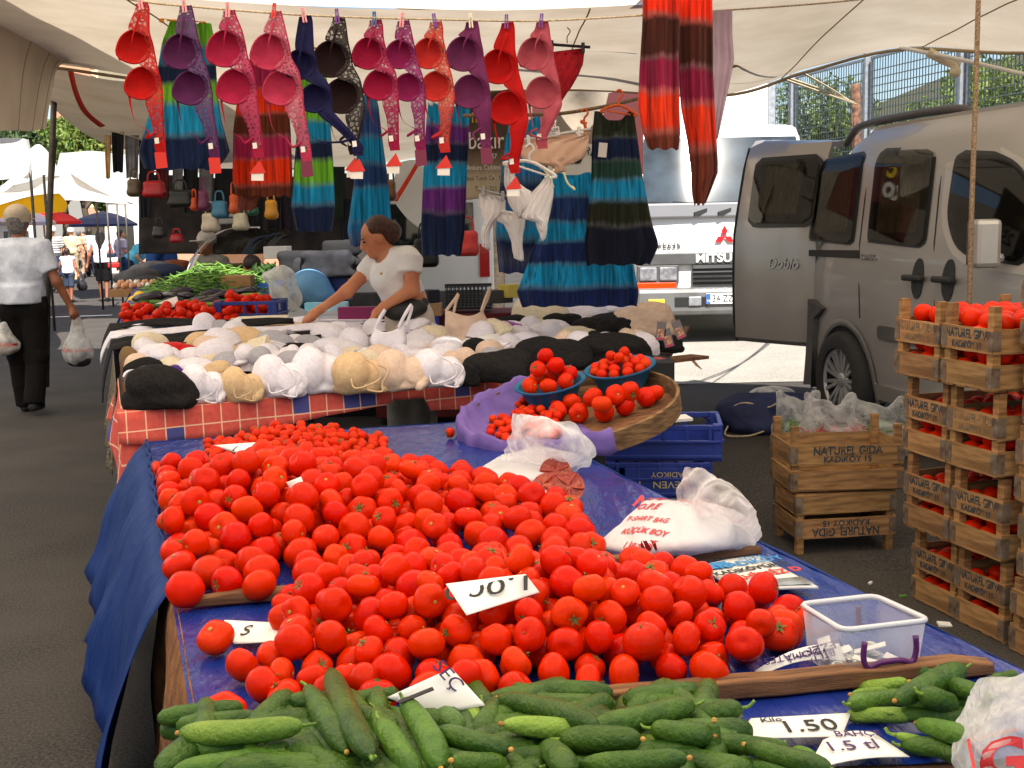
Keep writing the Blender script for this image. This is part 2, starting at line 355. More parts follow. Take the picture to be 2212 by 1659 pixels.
def speckled(name, c1, c2, c3):
    m = M(name, c1, c2, ns=1.6, rough=.9, bump=.3, bs=340, det=8); n = m.node_tree.nodes; L = m.node_tree.links; b = n['Principled BSDF']; src = b.inputs['Base Color'].links[0].from_socket
    tc = n.new('ShaderNodeTexCoord'); v = n.new('ShaderNodeTexNoise'); v.inputs['Scale'].default_value = 95; v.inputs['Detail'].default_value = 2; L.new(tc.outputs['Object'], v.inputs['Vector'])
    mr = n.new('ShaderNodeMapRange'); mr.inputs['From Min'].default_value = .38; mr.inputs['From Max'].default_value = .66; L.new(v.outputs['Fac'], mr.inputs[0]); mx = n.new('ShaderNodeMix'); mx.data_type = 'RGBA'; mx.inputs['B'].default_value = c3+(1,); L.new(mr.outputs[0], mx.inputs['Factor']); L.new(src, mx.inputs['A']); L.new(mx.outputs['Result'], b.inputs['Base Color'])
    return m
MT = dict(
 asphalt=speckled('asphalt', (.012, .010, .0085), (.042, .035, .029), (.066, .056, .048)),
 canvas=canvas('canvas', (.60, .52, .42), (.42, .35, .26), .30),
 canvas2=canvas('canvas_dusty', (.50, .43, .35), (.36, .30, .23), .24),
 canvas_w=canvas('canvas_white', (.86, .84, .80), (.76, .72, .66), .45),
 orange=M('orange_webbing', lin(225, 60, 25), rough=.7, thin=.2),
 steel=M('galvanised_steel', (.42, .44, .46), (.3, .31, .33), ns=20, rough=.45, metal=.7),
 darksteel=M('dark_steel', (.05, .045, .04), (.1, .08, .06), ns=12, rough=.5, metal=.5),
 rust=M('rust', lin(112, 78, 58), lin(52, 34, 28), ns=18, rough=.9),
 rope=M('rope', lin(205, 190, 160), lin(160, 140, 110), ns=90, rough=.9),
 bluetarp=M('blue_tarpaulin', (.005, .022, .17), (.010, .028, .21), ns=5, rough=.24, bump=.75, bs=11, spec=.5, bst=(1.6, .5, 1)),
 tarpdrape=M('blue_tarpaulin_drape', (.006, .028, .15), (.016, .042, .17), ns=4, rough=.6, bump=.5, bs=10, thin=.06, st=(4, 4, .7), spec=.12),
 burlap=M('burlap', lin(150, 98, 55), lin(100, 62, 34), ns=22, rough=.95, bump=.5, bs=200),
 wood=M('crate_wood', lin(166, 122, 78), lin(118, 80, 46), ns=3, rough=.75, bump=.25, bs=40, orand=.18, st=(4, 4, 22), det=7),
 woodx=M('crate_wood_long', lin(170, 126, 82), lin(120, 84, 50), ns=3, rough=.75, bump=.25, bs=30, orand=.2, st=(2.5, 22, 22), det=7),
 lath=M('worn_timber', lin(142, 98, 62), lin(86, 54, 32), ns=3, rough=.8, bump=.35, bs=30, st=(2, 26, 26), det=8),
 ink=M('stencil_ink', lin(44, 58, 66), lin(146, 108, 70), ns=38, rough=.8, fac=(.54, .68), det=6),
 ink2=M('stencil_ink_faded', lin(92, 88, 76), lin(152, 114, 76), ns=30, rough=.8, fac=(.40, .62), det=6),
 strap=M('rusty_tin', lin(96, 76, 62), lin(140, 124, 108), ns=25, rough=.6, metal=.4),
 white=M('white_card', (.8, .78, .74), (.72, .69, .64), ns=3, rough=.7, spec=.3),
 black=M('black_ink', (.015, .014, .016), rough=.7),
 dk=M('black_cloth', (.012, .011, .012), (.022, .02, .02), ns=25, rough=.95, bump=.3, bs=70, spec=.15),
 bluecrate=M('blue_plastic', (.012, .028, .20), (.018, .038, .26), ns=6, rough=.42, bump=.1, bs=30),
 skin=M('skin', lin(205, 138, 100), lin(190, 118, 84), ns=9, rough=.5, sss=.15, spec=.4),
 skin2=M('skin_tanned', lin(150, 92, 62), lin(132, 76, 50), ns=9, rough=.5, sss=.1),
 hair=M('brown_hair', lin(82, 42, 26), lin(40, 20, 14), ns=30, rough=.45, bump=.6, bs=60, st=(3, 3, .6)),
 hairdk=M('dark_hair', (.012, .008, .007), (.03, .018, .014), ns=30, rough=.5, bump=.5, bs=60),
 hairgrey=M('grey_hair', lin(128, 122, 118), lin(84, 80, 76), ns=60, rough=.7, bump=.4, bs=80),
 wcloth=M('white_cloth', (.80, .78, .80), (.72, .70, .73), ns=14, rough=.85, bump=.25, bs=45, spec=.2, orand=.03),
 rubber=M('rubber', (.02, .02, .02), rough=.8, bump=.3, bs=60),
 glassdk=M('tinted_glass', (.02, .022, .022), rough=.04, spec=.8, coat=.6),
 glassclear=M('clear_glass', (.9, .95, .95), rough=.02, trans=1, alpha=.25),
 leaf=M('leaf', lin(96, 120, 48), lin(50, 76, 26), ns=2.5, rough=.6, thin=.3, orand=.15),
 chrome=M('chrome', (.75, .75, .75), rough=.18, metal=1),
)
# ------------------------------------------------------------ ground
xs = sorted(set([-150, -80, -40, -20, -12, -8, -5, -3]+[round(-2+.35*i, 2) for i in range(16)]+[4, 6, 9, 14, 25, 50, 100, 150]))
ys = sorted(set([-30, -12, -5, 0]+[round(3+.4*i, 2) for i in range(14)]+[9, 11, 14, 18, 24, 32, 45, 70, 120, 250, 500]))
g = MB(); g.grid([[Vector((x, y, float(gz(x, y)))) for x in xs] for y in ys]); tag(g.build('ground', MT['asphalt'], smooth=True), kind='structure')
ap = MB(); ap.grid([[V3(x, y, float(gz(x, y))+.006) for x in np.linspace(.2, 9, 16)] for y in (9.75, 10.5, 12, 15, 19)]); tag(ap.build('sunlit_ground_patch', speckled('sunlit_ground_tone', (.17, .155, .135), (.25, .23, .205), (.34, .315, .28))), kind='structure')  # paler ground laid where the sun falls, its brightness put into the colour
mk = MB(); a, b = ong(60, 689), ong(238, 683)
mk.sheet([[a+Vector((0, 0, .012)), b+Vector((0, 0, .012))], [a+Vector((0, .17, .012)), b+Vector((0, .17, .012))]], -.004)
tag(mk.build('road_marking', MT['white']), kind='structure')
# ------------------------------------------------------------ canopies
def patch(ctrl, nu=10, nv=10, sag=0, wr=.02, seed=1):
    """smooth sheet through rows of control points"""
    rows = [smoothpath(r, nu) for r in ctrl]; cols = list(zip(*rows)); G = [smoothpath(c, nv) for c in cols]; G = list(zip(*G))
    A = np.array([[tuple(q) for q in r] for r in G]); A[..., 2] += wr*fbm(A.reshape(-1, 3), 2.2, seed).reshape(A.shape[:2])
    return [[Vector(q) for q in r] for r in A]
def canopy(name, ctrl, mat, label, parts=(), **kw):
    G = patch(ctrl, **kw); m = MB(); m.grid(G); o = m.thing(name, mat, label, 'canopy', smooth=True, kind=None)
    return o, G

far1 = [(-60, 120, 7.4), (118, 142, 8.0), (400, 178, 8.5), (800, 195, 8.8), (1250, 190, 8.9), (1560, 203, 8.6), (1740, 152, 8.3), (1945, 103, 8.0), (2212, 110, 7.5), (2600, 80, 7.0)]
fr = [W(*p) for p in far1]
mid1 = [V3(p.x*.98, 5.6, 2.62+.10*math.sin(i*1.3)) for i, p in enumerate(fr)]
row = lambda y, z: [V3(-3.1+i*.72, y, z) for i in range(10)]
canopy('market_canopy', [row(-.3, 2.62), row(2.2, 2.75), mid1], canvas('canvas_unseen_fill', (.92, .82, .66), (.87, .76, .60), .68), 'unseen canvas overhead above the tomatoes, extra translucent to brighten the stall', wr=.02, seed=2)  # unseen sheet, made more translucent so that more light reaches the stall
can1, G1 = canopy('market_canopy', [mid1, [(p+q)/2+V3(0, 0, .03) for p, q in zip(mid1, fr)], fr], MT['canvas'], 'big cream canvas canopy stretched above the bras and the van', wr=.03)
canopy('market_canopy', [[V3(x, y, 4.25+.1*math.sin(x+y)) for x in (-13, -10, -7, -4.6, -2.2)] for y in (.6, 4.5, 9, 13.2)], _MC['canvas_unseen_fill'], 'unseen high canvas added over the street to shade it', wr=.03, seed=21)  # added out of view to cast shade on the street
# stitched hem along the far edge and long seams
def seam(pts, r=.006, mat=None, par=None, name='seam'):
    m = MB(); m.tube(pts, r, 6); return m.build(name, mat or MT['canvas2'], par, smooth=True)
seam([p-Vector((0, 0, .012)) for p in smoothpath(fr, 8)], .012, M('hem', lin(165, 148, 120), rough=.9), can1, 'hem')
SEAMM = M('seam_thread', lin(150, 132, 104), rough=.9)
for ii in (3, 8, 13, 19, 24, 28): seam([Vector(r[ii*3]) - Vector((0, 0, .006)) for r in G1], .004, SEAMM, can1)
beam = [W(790, -12, 7.2), W(1000, 42, 7.6), (W(1234, 100, 8.1)), W(1420, 150, 8.5)]
m = MB(); m.tube(smoothpath(beam, 6), .035, 10); m.thing('ridge_pole', M('dull_pole', lin(140, 128, 112), lin(100, 90, 76), rough=.6), 'dull grey pole slanting under the canopy above the hanging bras', 'pole', smooth=True)
c2n = [(120, 152, 9.0), (264, 180, 9.2), (500, 175, 9.5), (900, 190, 10), (1250, 215, 10.2)]
c2m = [(112, 190, 10.5), (230, 235, 11), (450, 280, 12), (850, 275, 12), (1200, 262, 12)]
c2f = [(98, 224, 11.5), (218, 303, 13), (440, 372, 15), (820, 350, 15), (1150, 300, 14)]
canopy('market_canopy', [[W(*p) for p in c] for c in (c2n, c2m, c2f)], MT['canvas2'], 'dusty beige canopy of the next stall, above the dark trousers', wr=.04, seed=4)
c3a = [(-260, -200, 5.6), (60, -60, 7.0), (140, 60, 7.7), (148, 128, 8.0)]; c3b = [(-260, 80, 5.5), (10, 110, 6.9), (95, 140, 7.6), (120, 150, 7.9)]; c3c = [(-260, 330, 5.5), (0, 282, 6.9), (70, 277, 7.5), (99, 272, 7.7)]
c3, G3 = canopy('canopy_flap', [[W(*p) for p in c] for c in (c3a, c3b, c3c)], MT['canvas2'], 'beige canopy flap hanging down beside the black pole', wr=.03, seed=9)
for kk in (8, 14, 20, 26): seam([Vector(q)-Vector((0, .01, .004)) for q in [r for r in zip(*G3)][kk]], .004, SEAMM, c3)
m = MB(); m.tube(smoothpath([W(96, -8, 7.3), W(118, 50, 7.5), W(135, 90, 7.7), W(146, 125, 7.85)], 5), .02, 8); m.build('hem', M('hem_dark', lin(120, 106, 88), rough=.9), c3, smooth=True)
m = MB(); m.bar(W(140, 124, 7.9), W(222, 126, 8.2), .06, .03); m.thing('ridge_pole', MT['darksteel'], 'short grey bar at the corner of the beige flap', 'pole')
# far side tents across the street
def tent(label, ctrl, mat=None, **kw): return canopy('market_canopy', [[W(*p) for p in c] for c in ctrl], mat or MT['canvas_w'], label, **kw)[0]
tent('white canopy with an orange stripe across the street at the edge', [[(-120, 300, 14), (30, 300, 14), (62, 298, 15)], [(-120, 345, 15), (40, 350, 16), (70, 360, 16)], [(-120, 400, 17), (40, 388, 18), (60, 392, 18)]], wr=.06, seed=11)
tent('white peaked canopy between the trees and the black poles', [[(55, 330, 17), (85, 312, 17), (118, 345, 17)], [(45, 370, 18), (85, 360, 18), (125, 372, 19)], [(0, 400, 20), (70, 398, 20), (130, 385, 20)]], wr=.05, seed=12)
tent('long white canopy sagging over the striped man', [[(-80, 402, 19), (60, 392, 19), (150, 352, 20), (200, 398, 21)], [(-80, 432, 21), (60, 425, 21), (150, 402, 22), (240, 425, 22)], [(-80, 448, 23), (60, 440, 23), (150, 430, 24), (290, 440, 24)]], wr=.06, seed=13)
tent('bright white canopy edge over the far stalls', [[(150, 370, 20), (200, 385, 20), (300, 398, 20)], [(165, 398, 21), (230, 408, 21), (300, 420, 21)], [(190, 412, 22), (240, 425, 22), (300, 442, 22)]], wr=.03, seed=14)
tent('yellow awning strip under the white canopy', [[(-60, 462, 20), (60, 425, 20), (128, 418, 20)], [(-60, 470, 20.6), (60, 448, 20.6), (145, 440, 20.6)], [(-60, 480, 21.2), (60, 462, 21.2), (140, 458, 21.2)]], M('yellow_awning', lin(240, 185, 30), rough=.7, thin=.4), wr=.02, seed=15)
tent('large white canopy between the far flats and the stalls', [[(130, 330, 26), (260, 330, 27), (420, 350, 28)], [(120, 372, 28), (260, 380, 29), (420, 395, 30)], [(120, 410, 31), (260, 420, 32), (420, 430, 33)]], wr=.08, seed=16)
def umbrella(x, y, Y, rad, col, label, seg=8):
    c = W(x, y, Y); t = thing('market_umbrella', (c.x, c.y, 0), label, 'umbrella'); m = MB()
    top = c; rows = [[top]*(seg*2)]; n = seg*2
    for k, (rr, dz) in enumerate(((.35, -.10), (.7, -.26), (1, -.48), (1.0, -.56))):
        rows.append([c+Vector((math.cos(2*math.pi*i/n)*rad*rr*(1 if i % 2 == 0 else .965), math.sin(2*math.pi*i/n)*rad*rr*(1 if i % 2 == 0 else .965), dz*rad*.8)) for i in range(n)])
    m.grid(rows, closed=True); m.build('canopy', col, t); m = MB(); m.tube([V3(c.x, c.y, 0), c], .02, 8); m.build('pole', MT['steel'], t)
umbrella(92, 448, 24, .75, M('red_umbrella', lin(215, 35, 25), rough=.6, thin=.35), 'red umbrella behind the man in the cap')
umbrella(222, 456, 30, .85, M('navy_umbrella', lin(28, 40, 90), rough=.6, thin=.2), 'navy blue umbrella behind the long haired woman')
umbrella(15, 442, 22, .85, M('pale_umbrella', lin(160, 170, 215), lin(215, 175, 165), ns=3, rough=.6, thin=.35), 'pale patterned umbrella at the edge behind the man in the cap')
# poles and ropes
def pole(pts, r, mat, label, name='pole'):
    m = MB(); m.tube(pts, r, 8); return m.thing(name, mat, label, 'pole', smooth=True)
pole([W(120, 140, 11.4), W(112, 330, 11.4), W(104, 560, 11.4), W(100, 836, 11.4)], .030, MT['darksteel'], 'black iron pole holding the canopy behind the man in the cap')
pole([W(119, 300, 11.7), W(109, 420, 11.7), W(102, 560, 11.7), W(98, 826, 11.7)], .024, MT['darksteel'], 'second thinner black pole leaning on the black iron pole')
for x, y0, Y in ((61, 310, 17), (92, 345, 19), (205, 392, 24), (228, 400, 25), (250, 405, 26), (268, 405, 27)):
    g0 = onz(x+2, 640, 0); p = W(x, y0, Y); pole([p, V3(p.x, p.y, 0)], .022, MT['darksteel'], 'thin tent pole at the far stalls, %s' % {61: 'nearest to the left edge', 92: 'beside the black iron pole', 205: 'left of the long haired woman', 228: 'above the long haired woman', 250: 'right of the long haired woman', 268: 'nearest to the dark trousers'}[x], 'tent_pole')
def rope(pts, r, label, mat=None, name='rope', n=6):
    m = MB(); m.tube(smoothpath(pts, n), r, 6); return m.thing(name, mat or MT['rope'], label, 'rope', smooth=True)
twist = M('twisted_rope', lin(150, 128, 100), lin(98, 74, 58), ns=120, rough=.9)
rope([W(2114, -20, 5.3), W(2106, 250, 5.25), W(2099, 450, 5.2), W(2093, 690, 5.2)], .011, 'twisted brown rope hanging in front of the silver van', twist)
rope([W(1392, 33, 5.5), W(1168, 45, 5.4), W(940, 42, 5.3), W(660, 33, 5.15), W(400, 13, 5.1), W(300, 2, 5.05), W(40, -40, 5.0)], .004, 'thin line the row of bras is pegged to')
rope([W(1000, 250, 6.5), W(1150, 248, 6.6), W(1250, 240, 6.7), W(1400, 207, 6.9), W(1560, 150, 7.6), W(1690, 120, 8.2)], .010, 'thick pale rope the sleeveless dresses hang from', twist)
rope([W(1945, 103, 8.0), W(2080, 130, 7.6), W(2260, 172, 7.2)], .014, 'white guy rope tied to the canopy corner above the van', M('white_rope', (.8, .78, .72), rough=.8))
m = MB(); m.tube(smoothpath([W(2005, 112, 7.8), W(2030, 125, 7.78), W(2052, 135, 7.75), W(2068, 140, 7.7)], 4), [.03]*13, 8); m.tube(smoothpath([W(2058, 137, 7.7), W(2064, 152, 7.7), W(2060, 165, 7.7)], 4), [.02, .022, .026, .03, .034, .036, .034, .03, .02], 8)
m.thing('cloth_knot', M('knot_cloth', lin(225, 210, 180), rough=.9, bump=.5, bs=30), 'knotted pale rag on the white guy rope', 'rag', smooth=True)
pr = W(1848, 182, 12.5); pole([pr, V3(pr.x+.12, pr.y, .2)], .05, MT['rust'], 'rusty iron post in front of the mesh fence', 'rusty_post')
rope([W(1700, 168, 8.4), W(1780, 195, 9.5), W(1846, 222, 12.4)], .009, 'pale guy rope running to the rusty post, upper one')
rope([W(1690, 170, 8.4), W(1790, 205, 9.8), W(1852, 226, 12.4)], .009, 'pale guy rope running to the rusty post, lower one')
rope([W(1735, 158, 8.3), W(1800, 195, 10), W(1842, 222, 12.4)], .008, 'thin guy rope crossing the other two at the rusty post')
rope([W(1540, 142, 8.2), W(1700, 132, 8.2), W(1890, 105, 8.1)], .006, 'thin cord under the canopy beside the lilac trousers')
rope([W(1540, 24, 6.0), W(1800, 5, 6.0), W(2000, -20, 6.0)], .004, 'thin cord above the silver van from the lilac trousers')
# orange webbing stripes on the canvas
def stripe(ptsA, ptsB, label):
    m = MB(); m.sheet([smoothpath(ptsA, 6), smoothpath(ptsB, 6)], .003); m.thing('orange_strap', MT['orange'], label, 'strap', smooth=True)
stripe([W(1278, 66, 7.3), W(1330, 45, 7.3), W(1392, 22, 7.3)], [W(1330, 70, 7.35), W(1360, 56, 7.35), W(1392, 40, 7.35)], 'orange stripe sewn to the canopy beside the red skirt')
stripe([W(146, 152, 8.7), W(160, 205, 9.4), W(180, 245, 10), W(216, 276, 10.6)], [W(158, 150, 8.7), W(170, 200, 9.4), W(192, 243, 10), W(228, 272, 10.6)], 'long orange strap hanging on the dusty canopy')
stripe([W(848, 432, 11.8), W(870, 398, 11.8), W(898, 352, 11.8)], [W(858, 436, 11.8), W(880, 400, 11.8), W(906, 356, 11.8)], 'orange strap behind the seller\'s head')
m = MB(); m.sheet(patch([[W(858, 350, 12), W(900, 345, 12), W(930, 380, 12)], [W(850, 400, 12), W(885, 430, 12), W(925, 440, 12)], [W(848, 430, 12), W(880, 470, 12), W(920, 500, 12)]], wr=.02), .004)
m.thing('canvas_flap', MT['canvas_w'], 'white canvas flap hanging behind the seller\'s head', 'flap', smooth=True)
m = MB(); m.sheet(patch([[W(1205, 160, 9), W(1250, 165, 9), W(1320, 175, 9)], [W(1200, 230, 9), W(1250, 235, 9.1), W(1305, 240, 9)], [W(1200, 300, 9), W(1250, 305, 9.1), W(1285, 310, 9)]], wr=.03), .004)
m.thing('canvas_flap', MT['canvas2'], 'beige canvas flap hanging behind the red briefs', 'flap', smooth=True)
# ------------------------------------------------------------ mesh fence on the right, greenery behind it
FA, FB = V3(3.75, 20.0, 0), V3(6.35, 10.2, 0); fd = (FB-FA).normalized(); FL = (FB-FA).length; fz0, fz1 = 1.25, 3.62; lean = V3(fd.y, -fd.x, 0)*.0
fence = thing('mesh_fence', FA, 'grey metal fence of welded mesh panels behind the silver van', 'fence')
NP = 5
for i in range(NP+1):
    p = FA+fd*(FL*i/NP)
    m = MB(); m.box((p.x, p.y, (fz0+fz1)/2+.15), (.09, .09, fz1-fz0+.3)); m.build('post', MT['steel'], fence)
for i in range(NP):
    a = FA+fd*(FL*i/NP+.1); b = FA+fd*(FL*(i+1)/NP-.1); nx_ = int((b-a).length/.062)
    fr_ = MB()
    for z in (fz0, fz1): fr_.bar(a+V3(0, 0, z), b+V3(0, 0, z), .05, .03)
    for q in (a, b): fr_.box((q.x, q.y, (fz0+fz1)/2), (.03, .05, fz1-fz0))
    fo = fr_.build('panel_frame', MT['steel'], fence); wm = MB()
    for k in range(1, nx_):
        q = a+(b-a)*(k/nx_); wm.box((q.x, q.y, (fz0+fz1)/2), (.010, .010, fz1-fz0-.03))
    for k in range(1, int((fz1-fz0)/.10)): wm.bar(a+V3(-.01, 0, fz0+.10*k), b+V3(-.01, 0, fz0+.10*k), .018, .010)
    tag(wm.build('welded_mesh', M('green_wire', lin(120, 130, 122), rough=.5, metal=.3), fo), kind='stuff')
m = MB(); nrm_ = V3(-fd.y, fd.x, 0)
m.bar(FA-fd*4+V3(0, 0, .62)+nrm_*.12, FB+fd*6+V3(0, 0, .62)+nrm_*.12, .22, 1.26, up=nrm_)
m.thing('retaining_wall', M('concrete', (.42, .40, .37), (.33, .31, .28), ns=4, rough=.9, bump=.3, bs=40), 'low concrete wall under the mesh fence', 'wall')
def leafcloud(blobs, n, size, seed, up=.3):
    r = np.random.default_rng(seed); vs = []; fs = []; w_ = np.array([b[3]*b[4]*b[5] for b in blobs])**.66; cnt = (n*w_/w_.sum()).astype(int)
    for b, c in zip(blobs, cnt):
        d = r.normal(size=(c, 3)); d /= np.linalg.norm(d, axis=1, keepdims=True); rr = r.random(c)**.42
        # clumps: pull the leaves towards a few twig ends
        P = d*rr[:, None]; tw = r.normal(size=(max(4, c//45), 3)); tw /= np.linalg.norm(tw, axis=1, keepdims=True); tw *= (r.random(len(tw))**.35)[:, None]
        T = tw[r.integers(0, len(tw), c)]; P = T+(P-T)*(.12+.34*r.random((c, 1))); P = np.array(b[:3])+P*np.array(b[3:6])
        for p in P:
            q = Euler(r.normal(size=3)*1.1).to_matrix(); s_ = size*(.6+.8*r.random()); L_ = s_*1.7; k = len(vs)
            for u, v, z in ((-.5, 0, 0), (0, .36, .12), (.5, 0, -.05), (0, -.36, .12)): vs.append(Vector(p)+q @ Vector((u*L_, v*s_, z*s_)))
            fs.append((k, k+1, k+2, k+3))
    m = MB(); m.v = [tuple(v) for v in vs]; m.f = fs; m.mi = [0]*len(fs); return m
def tree(name, base, blobs, n, size, seed, label, mat, trunk=.12, group=None, limbs=True):
    t = thing(name, base, label, 'tree', group); b = Vector(base); m = MB(); c = [Vector(q[:3]) for q in blobs]
    top = sum(c, Vector())/len(c); r0 = trunk
    m.tube(smoothpath([b, b+(top-b)*.35+V3(.08, .05, 0), b+(top-b)*.7+V3(-.05, 0, 0), top], 5), [r0*(1-.6*i/15) for i in range(16)], 8)
    for q in c: m.tube(smoothpath([b+(top-b)*.55, (b+(top-b)*.6+q)/2+V3(0, 0, .1), q], 4), [r0*.5*(1-.8*i/8) for i in range(9)], 6)
    m.build('trunk', M('bark', (.09, .065, .045), (.05, .038, .028), ns=12, rough=.95, bump=.6, bs=30), t, smooth=True)
    leafcloud(blobs, n, size, seed).build('crown', mat, t)
    return t
LF = [M('leaf_olive', lin(120, 132, 62), lin(62, 82, 34), ns=1.8, rough=.6, thin=.3), M('leaf_dark', lin(62, 84, 40), lin(30, 46, 20), ns=2, rough=.6, thin=.2), M('leaf_fresh', lin(135, 150, 70), lin(75, 105, 40), ns=2, rough=.6, thin=.3)]
rr_ = random.Random(3)
specs = [('bushy olive green shrub behind the fence, beside the truck', 1.0, 0, 2.2), ('pale green shrub behind the fence, left of the rusty post', 4.0, 2, 2.0), ('dry reddish green shrub behind the fence, right of the rusty post', 6.2, 0, 2.1), ('dark conifer towering behind the fence above the van roof', 8.4, 1, 3.2), ('dark green bush behind the fence at the edge', 10.6, 1, 2.6)]
for i, (lb, s_, mi, hh) in enumerate(specs):
    c = FA+fd*s_+nrm_*1.5; bl = [(c.x+rr_.uniform(-.8, .8), c.y+rr_.uniform(-.5, .9), 1.2+hh*rr_.uniform(.2, 1.0), 1.05, .9, .8) for _ in range(11)]
    tree('fence_shrub', (c.x, c.y, .1), bl, 11000, .055, 20+i, lb, LF[mi], .08, 'shrubs behind the mesh fence')
# dark slope that the shrubs grow on
m = MB(); A_ = FA-fd*10+nrm_*2.6; B_ = FB+fd*9+nrm_*2.6
m.grid([[A_-nrm_*2.2+V3(0, 0, .9), B_-nrm_*2.2+V3(0, 0, .9)], [A_+V3(0, 0, 2.2), B_+V3(0, 0, 2.2)], [A_+nrm_*9+V3(0, 0, 5.5), B_+nrm_*9+V3(0, 0, 5.5)]])
tag(m.build('hillside', M('undergrowth', (.03, .04, .018), (.06, .05, .03), ns=5, rough=1, bump=1, bs=8)), kind='structure')
# far trees and flats on the left
for i, (x, y, Y, sx, sz, mi, lb) in enumerate([(30, 300, 44, 3.0, 2.6, 2, 'leafy green tree beyond the white canopies at the edge'), (120, 318, 48, 2.6, 2.2, 0, 'green tree in front of the cream flats'), (178, 350, 52, 2.4, 2.0, 2, 'smaller green tree at the foot of the cream flats'), (-40, 330, 38, 2.6, 2.6, 1, 'dark green tree at the far left of the street')]):
    c = W(x, y, Y); bl = [(c.x+rr_.uniform(-sx, sx)*.6, c.y+rr_.uniform(-1, 1), c.z+rr_.uniform(-sz, sz)*.7, sx*.55, 1.5, sz*.5) for _ in range(8)]
    tree('street_tree', (c.x, c.y, 0), bl, 5000, .17, 40+i, lb, LF[mi], .2)
def flats(x0, x1, ytop, Y, nfl, nwin, wall, label, rot=0):
    a, b = W(x0, ytop, Y), W(x1, ytop, Y); H = a.z; w_ = b.x-a.x; t = thing('apartment_block', ((a.x+b.x)/2, Y, 0), label, 'building')
    m = MB(); m.box(((a.x+b.x)/2, Y+4, H/2), (w_, 8, H)); m.build('wall', wall, t)
    m = MB(); m.box(((a.x+b.x)/2, Y+4, H+.12), (w_+.5, 8.5, .24)); m.build('roof', M('roof_red', lin(170, 90, 65), rough=.9), t)
    fh = 2.9; z = H-.3
    for f in range(nfl):
        z -= fh
        m = MB(); m.box(((a.x+b.x)/2, Y-.5, z+.15), (w_*.9, 1.0, .15)); m.box(((a.x+b.x)/2, Y-.97, z+.6), (w_*.9, .06, .75)); m.build('balcony', M('balcony_red', lin(196, 140, 112), rough=.9), t)
        for k in range(nwin):
            xx = a.x+w_*(k+.5)/nwin; m = MB(); m.box((xx, Y-.04, z+1.5), (w_/nwin*.62, .08, 1.5)); wo = m.build('window', M('window_frame', (.75, .74, .7), rough=.5), t)
            m = MB(); m.box((xx, Y-.085, z+1.5), (w_/nwin*.5, .02, 1.3)); m.build('pane', MT['glassdk'], wo)
    return t
flats(116, 205, 60, 75, 5, 3, M('cream_wall', lin(240, 222, 185), lin(228, 206, 165), ns=2, rough=.9), 'cream apartment block with red balconies beyond the canopies')
flats(206, 275, 96, 95, 5, 3, M('yellow_wall', lin(236, 205, 140), lin(240, 215, 160), ns=2, rough=.9), 'yellow apartment block with grey windows under the canopy edge')
flats(-160, 60, 330, 60, 2, 6, M('pale_wall', lin(225, 215, 200), rough=.9), 'low pale building at the end of the market street')
flats(230, 900, 420, 46, 2, 9, M('bright_wall', lin(235, 230, 222), lin(222, 214, 200), ns=1, rough=.9), 'bright low building behind the stalls')
# ------------------------------------------------------------ helpers for vehicles
def rounded(pts, r=.05, n=5):
    """round the corners of a closed 2-D outline"""
    out = []; N = len(pts)
    for i in range(N):
        p, a, b = Vector(pts[i]), Vector(pts[i-1]), Vector(pts[(i+1) % N]); da, db = (a-p), (b-p); rr = min(r, da.length*.45, db.length*.45)
        s_, e = p+da.normalized()*rr, p+db.normalized()*rr
        for k in range(n+1): t = k/n; out.append((1-t)**2*s_+2*t*(1-t)*p+t*t*e)
    return out
def wheel(name, par, c, axis, R_, w_, mrim):
    """tyre, rim with spokes and hub; axis points out of the van"""
    ax = Vector(axis).normalized(); u = ax.orthogonal().normalized(); m3 = Matrix((u, ax.cross(u), ax)).transposed()
    if abs(u.z) > .9: pass
    t = MB(); pr = [(R_*.62, -w_*.5), (R_*.86, -w_*.52), (R_*.96, -w_*.45), (R_, -w_*.3), (R_, w_*.3), (R_*.96, w_*.45), (R_*.86, w_*.52), (R_*.66, w_*.5), (R_*.64, w_*.3), (R_*.64, -w_*.3)]
    t.lathe(pr, c, 40, m3); ty = t.build(name, MT['rubber'], par, smooth=50)
    d = MB(); d.lathe([(.001, w_*.02), (R_*.62, w_*.02)], c, 32, m3); d.build('brake_disc', MT['darksteel'], ty, smooth=True)
    r = MB(); r.lathe([(R_*.60, w_*.34), (R_*.645, w_*.42), (R_*.655, w_*.35)], c, 40, m3); r.lathe([(.001, w_*.36), (R_*.12, w_*.36), (R_*.17, w_*.30), (R_*.19, w_*.22)], c, 24, m3)
    for k in range(9):
        for dd in (-.11, .11):
            a = 2*math.pi*k/9+dd; a2 = 2*math.pi*k/9+dd*1.25; p = Vector(c)+m3 @ Vector((math.cos(a)*R_*.15, math.sin(a)*R_*.15, w_*.26)); q = Vector(c)+m3 @ Vector((math.cos(a2)*R_*.62, math.sin(a2)*R_*.62, w_*.34)); r.bar(p, q, R_*.07, .022, up=ax)
    r.build('rim', mrim, ty, smooth=40)
    return ty
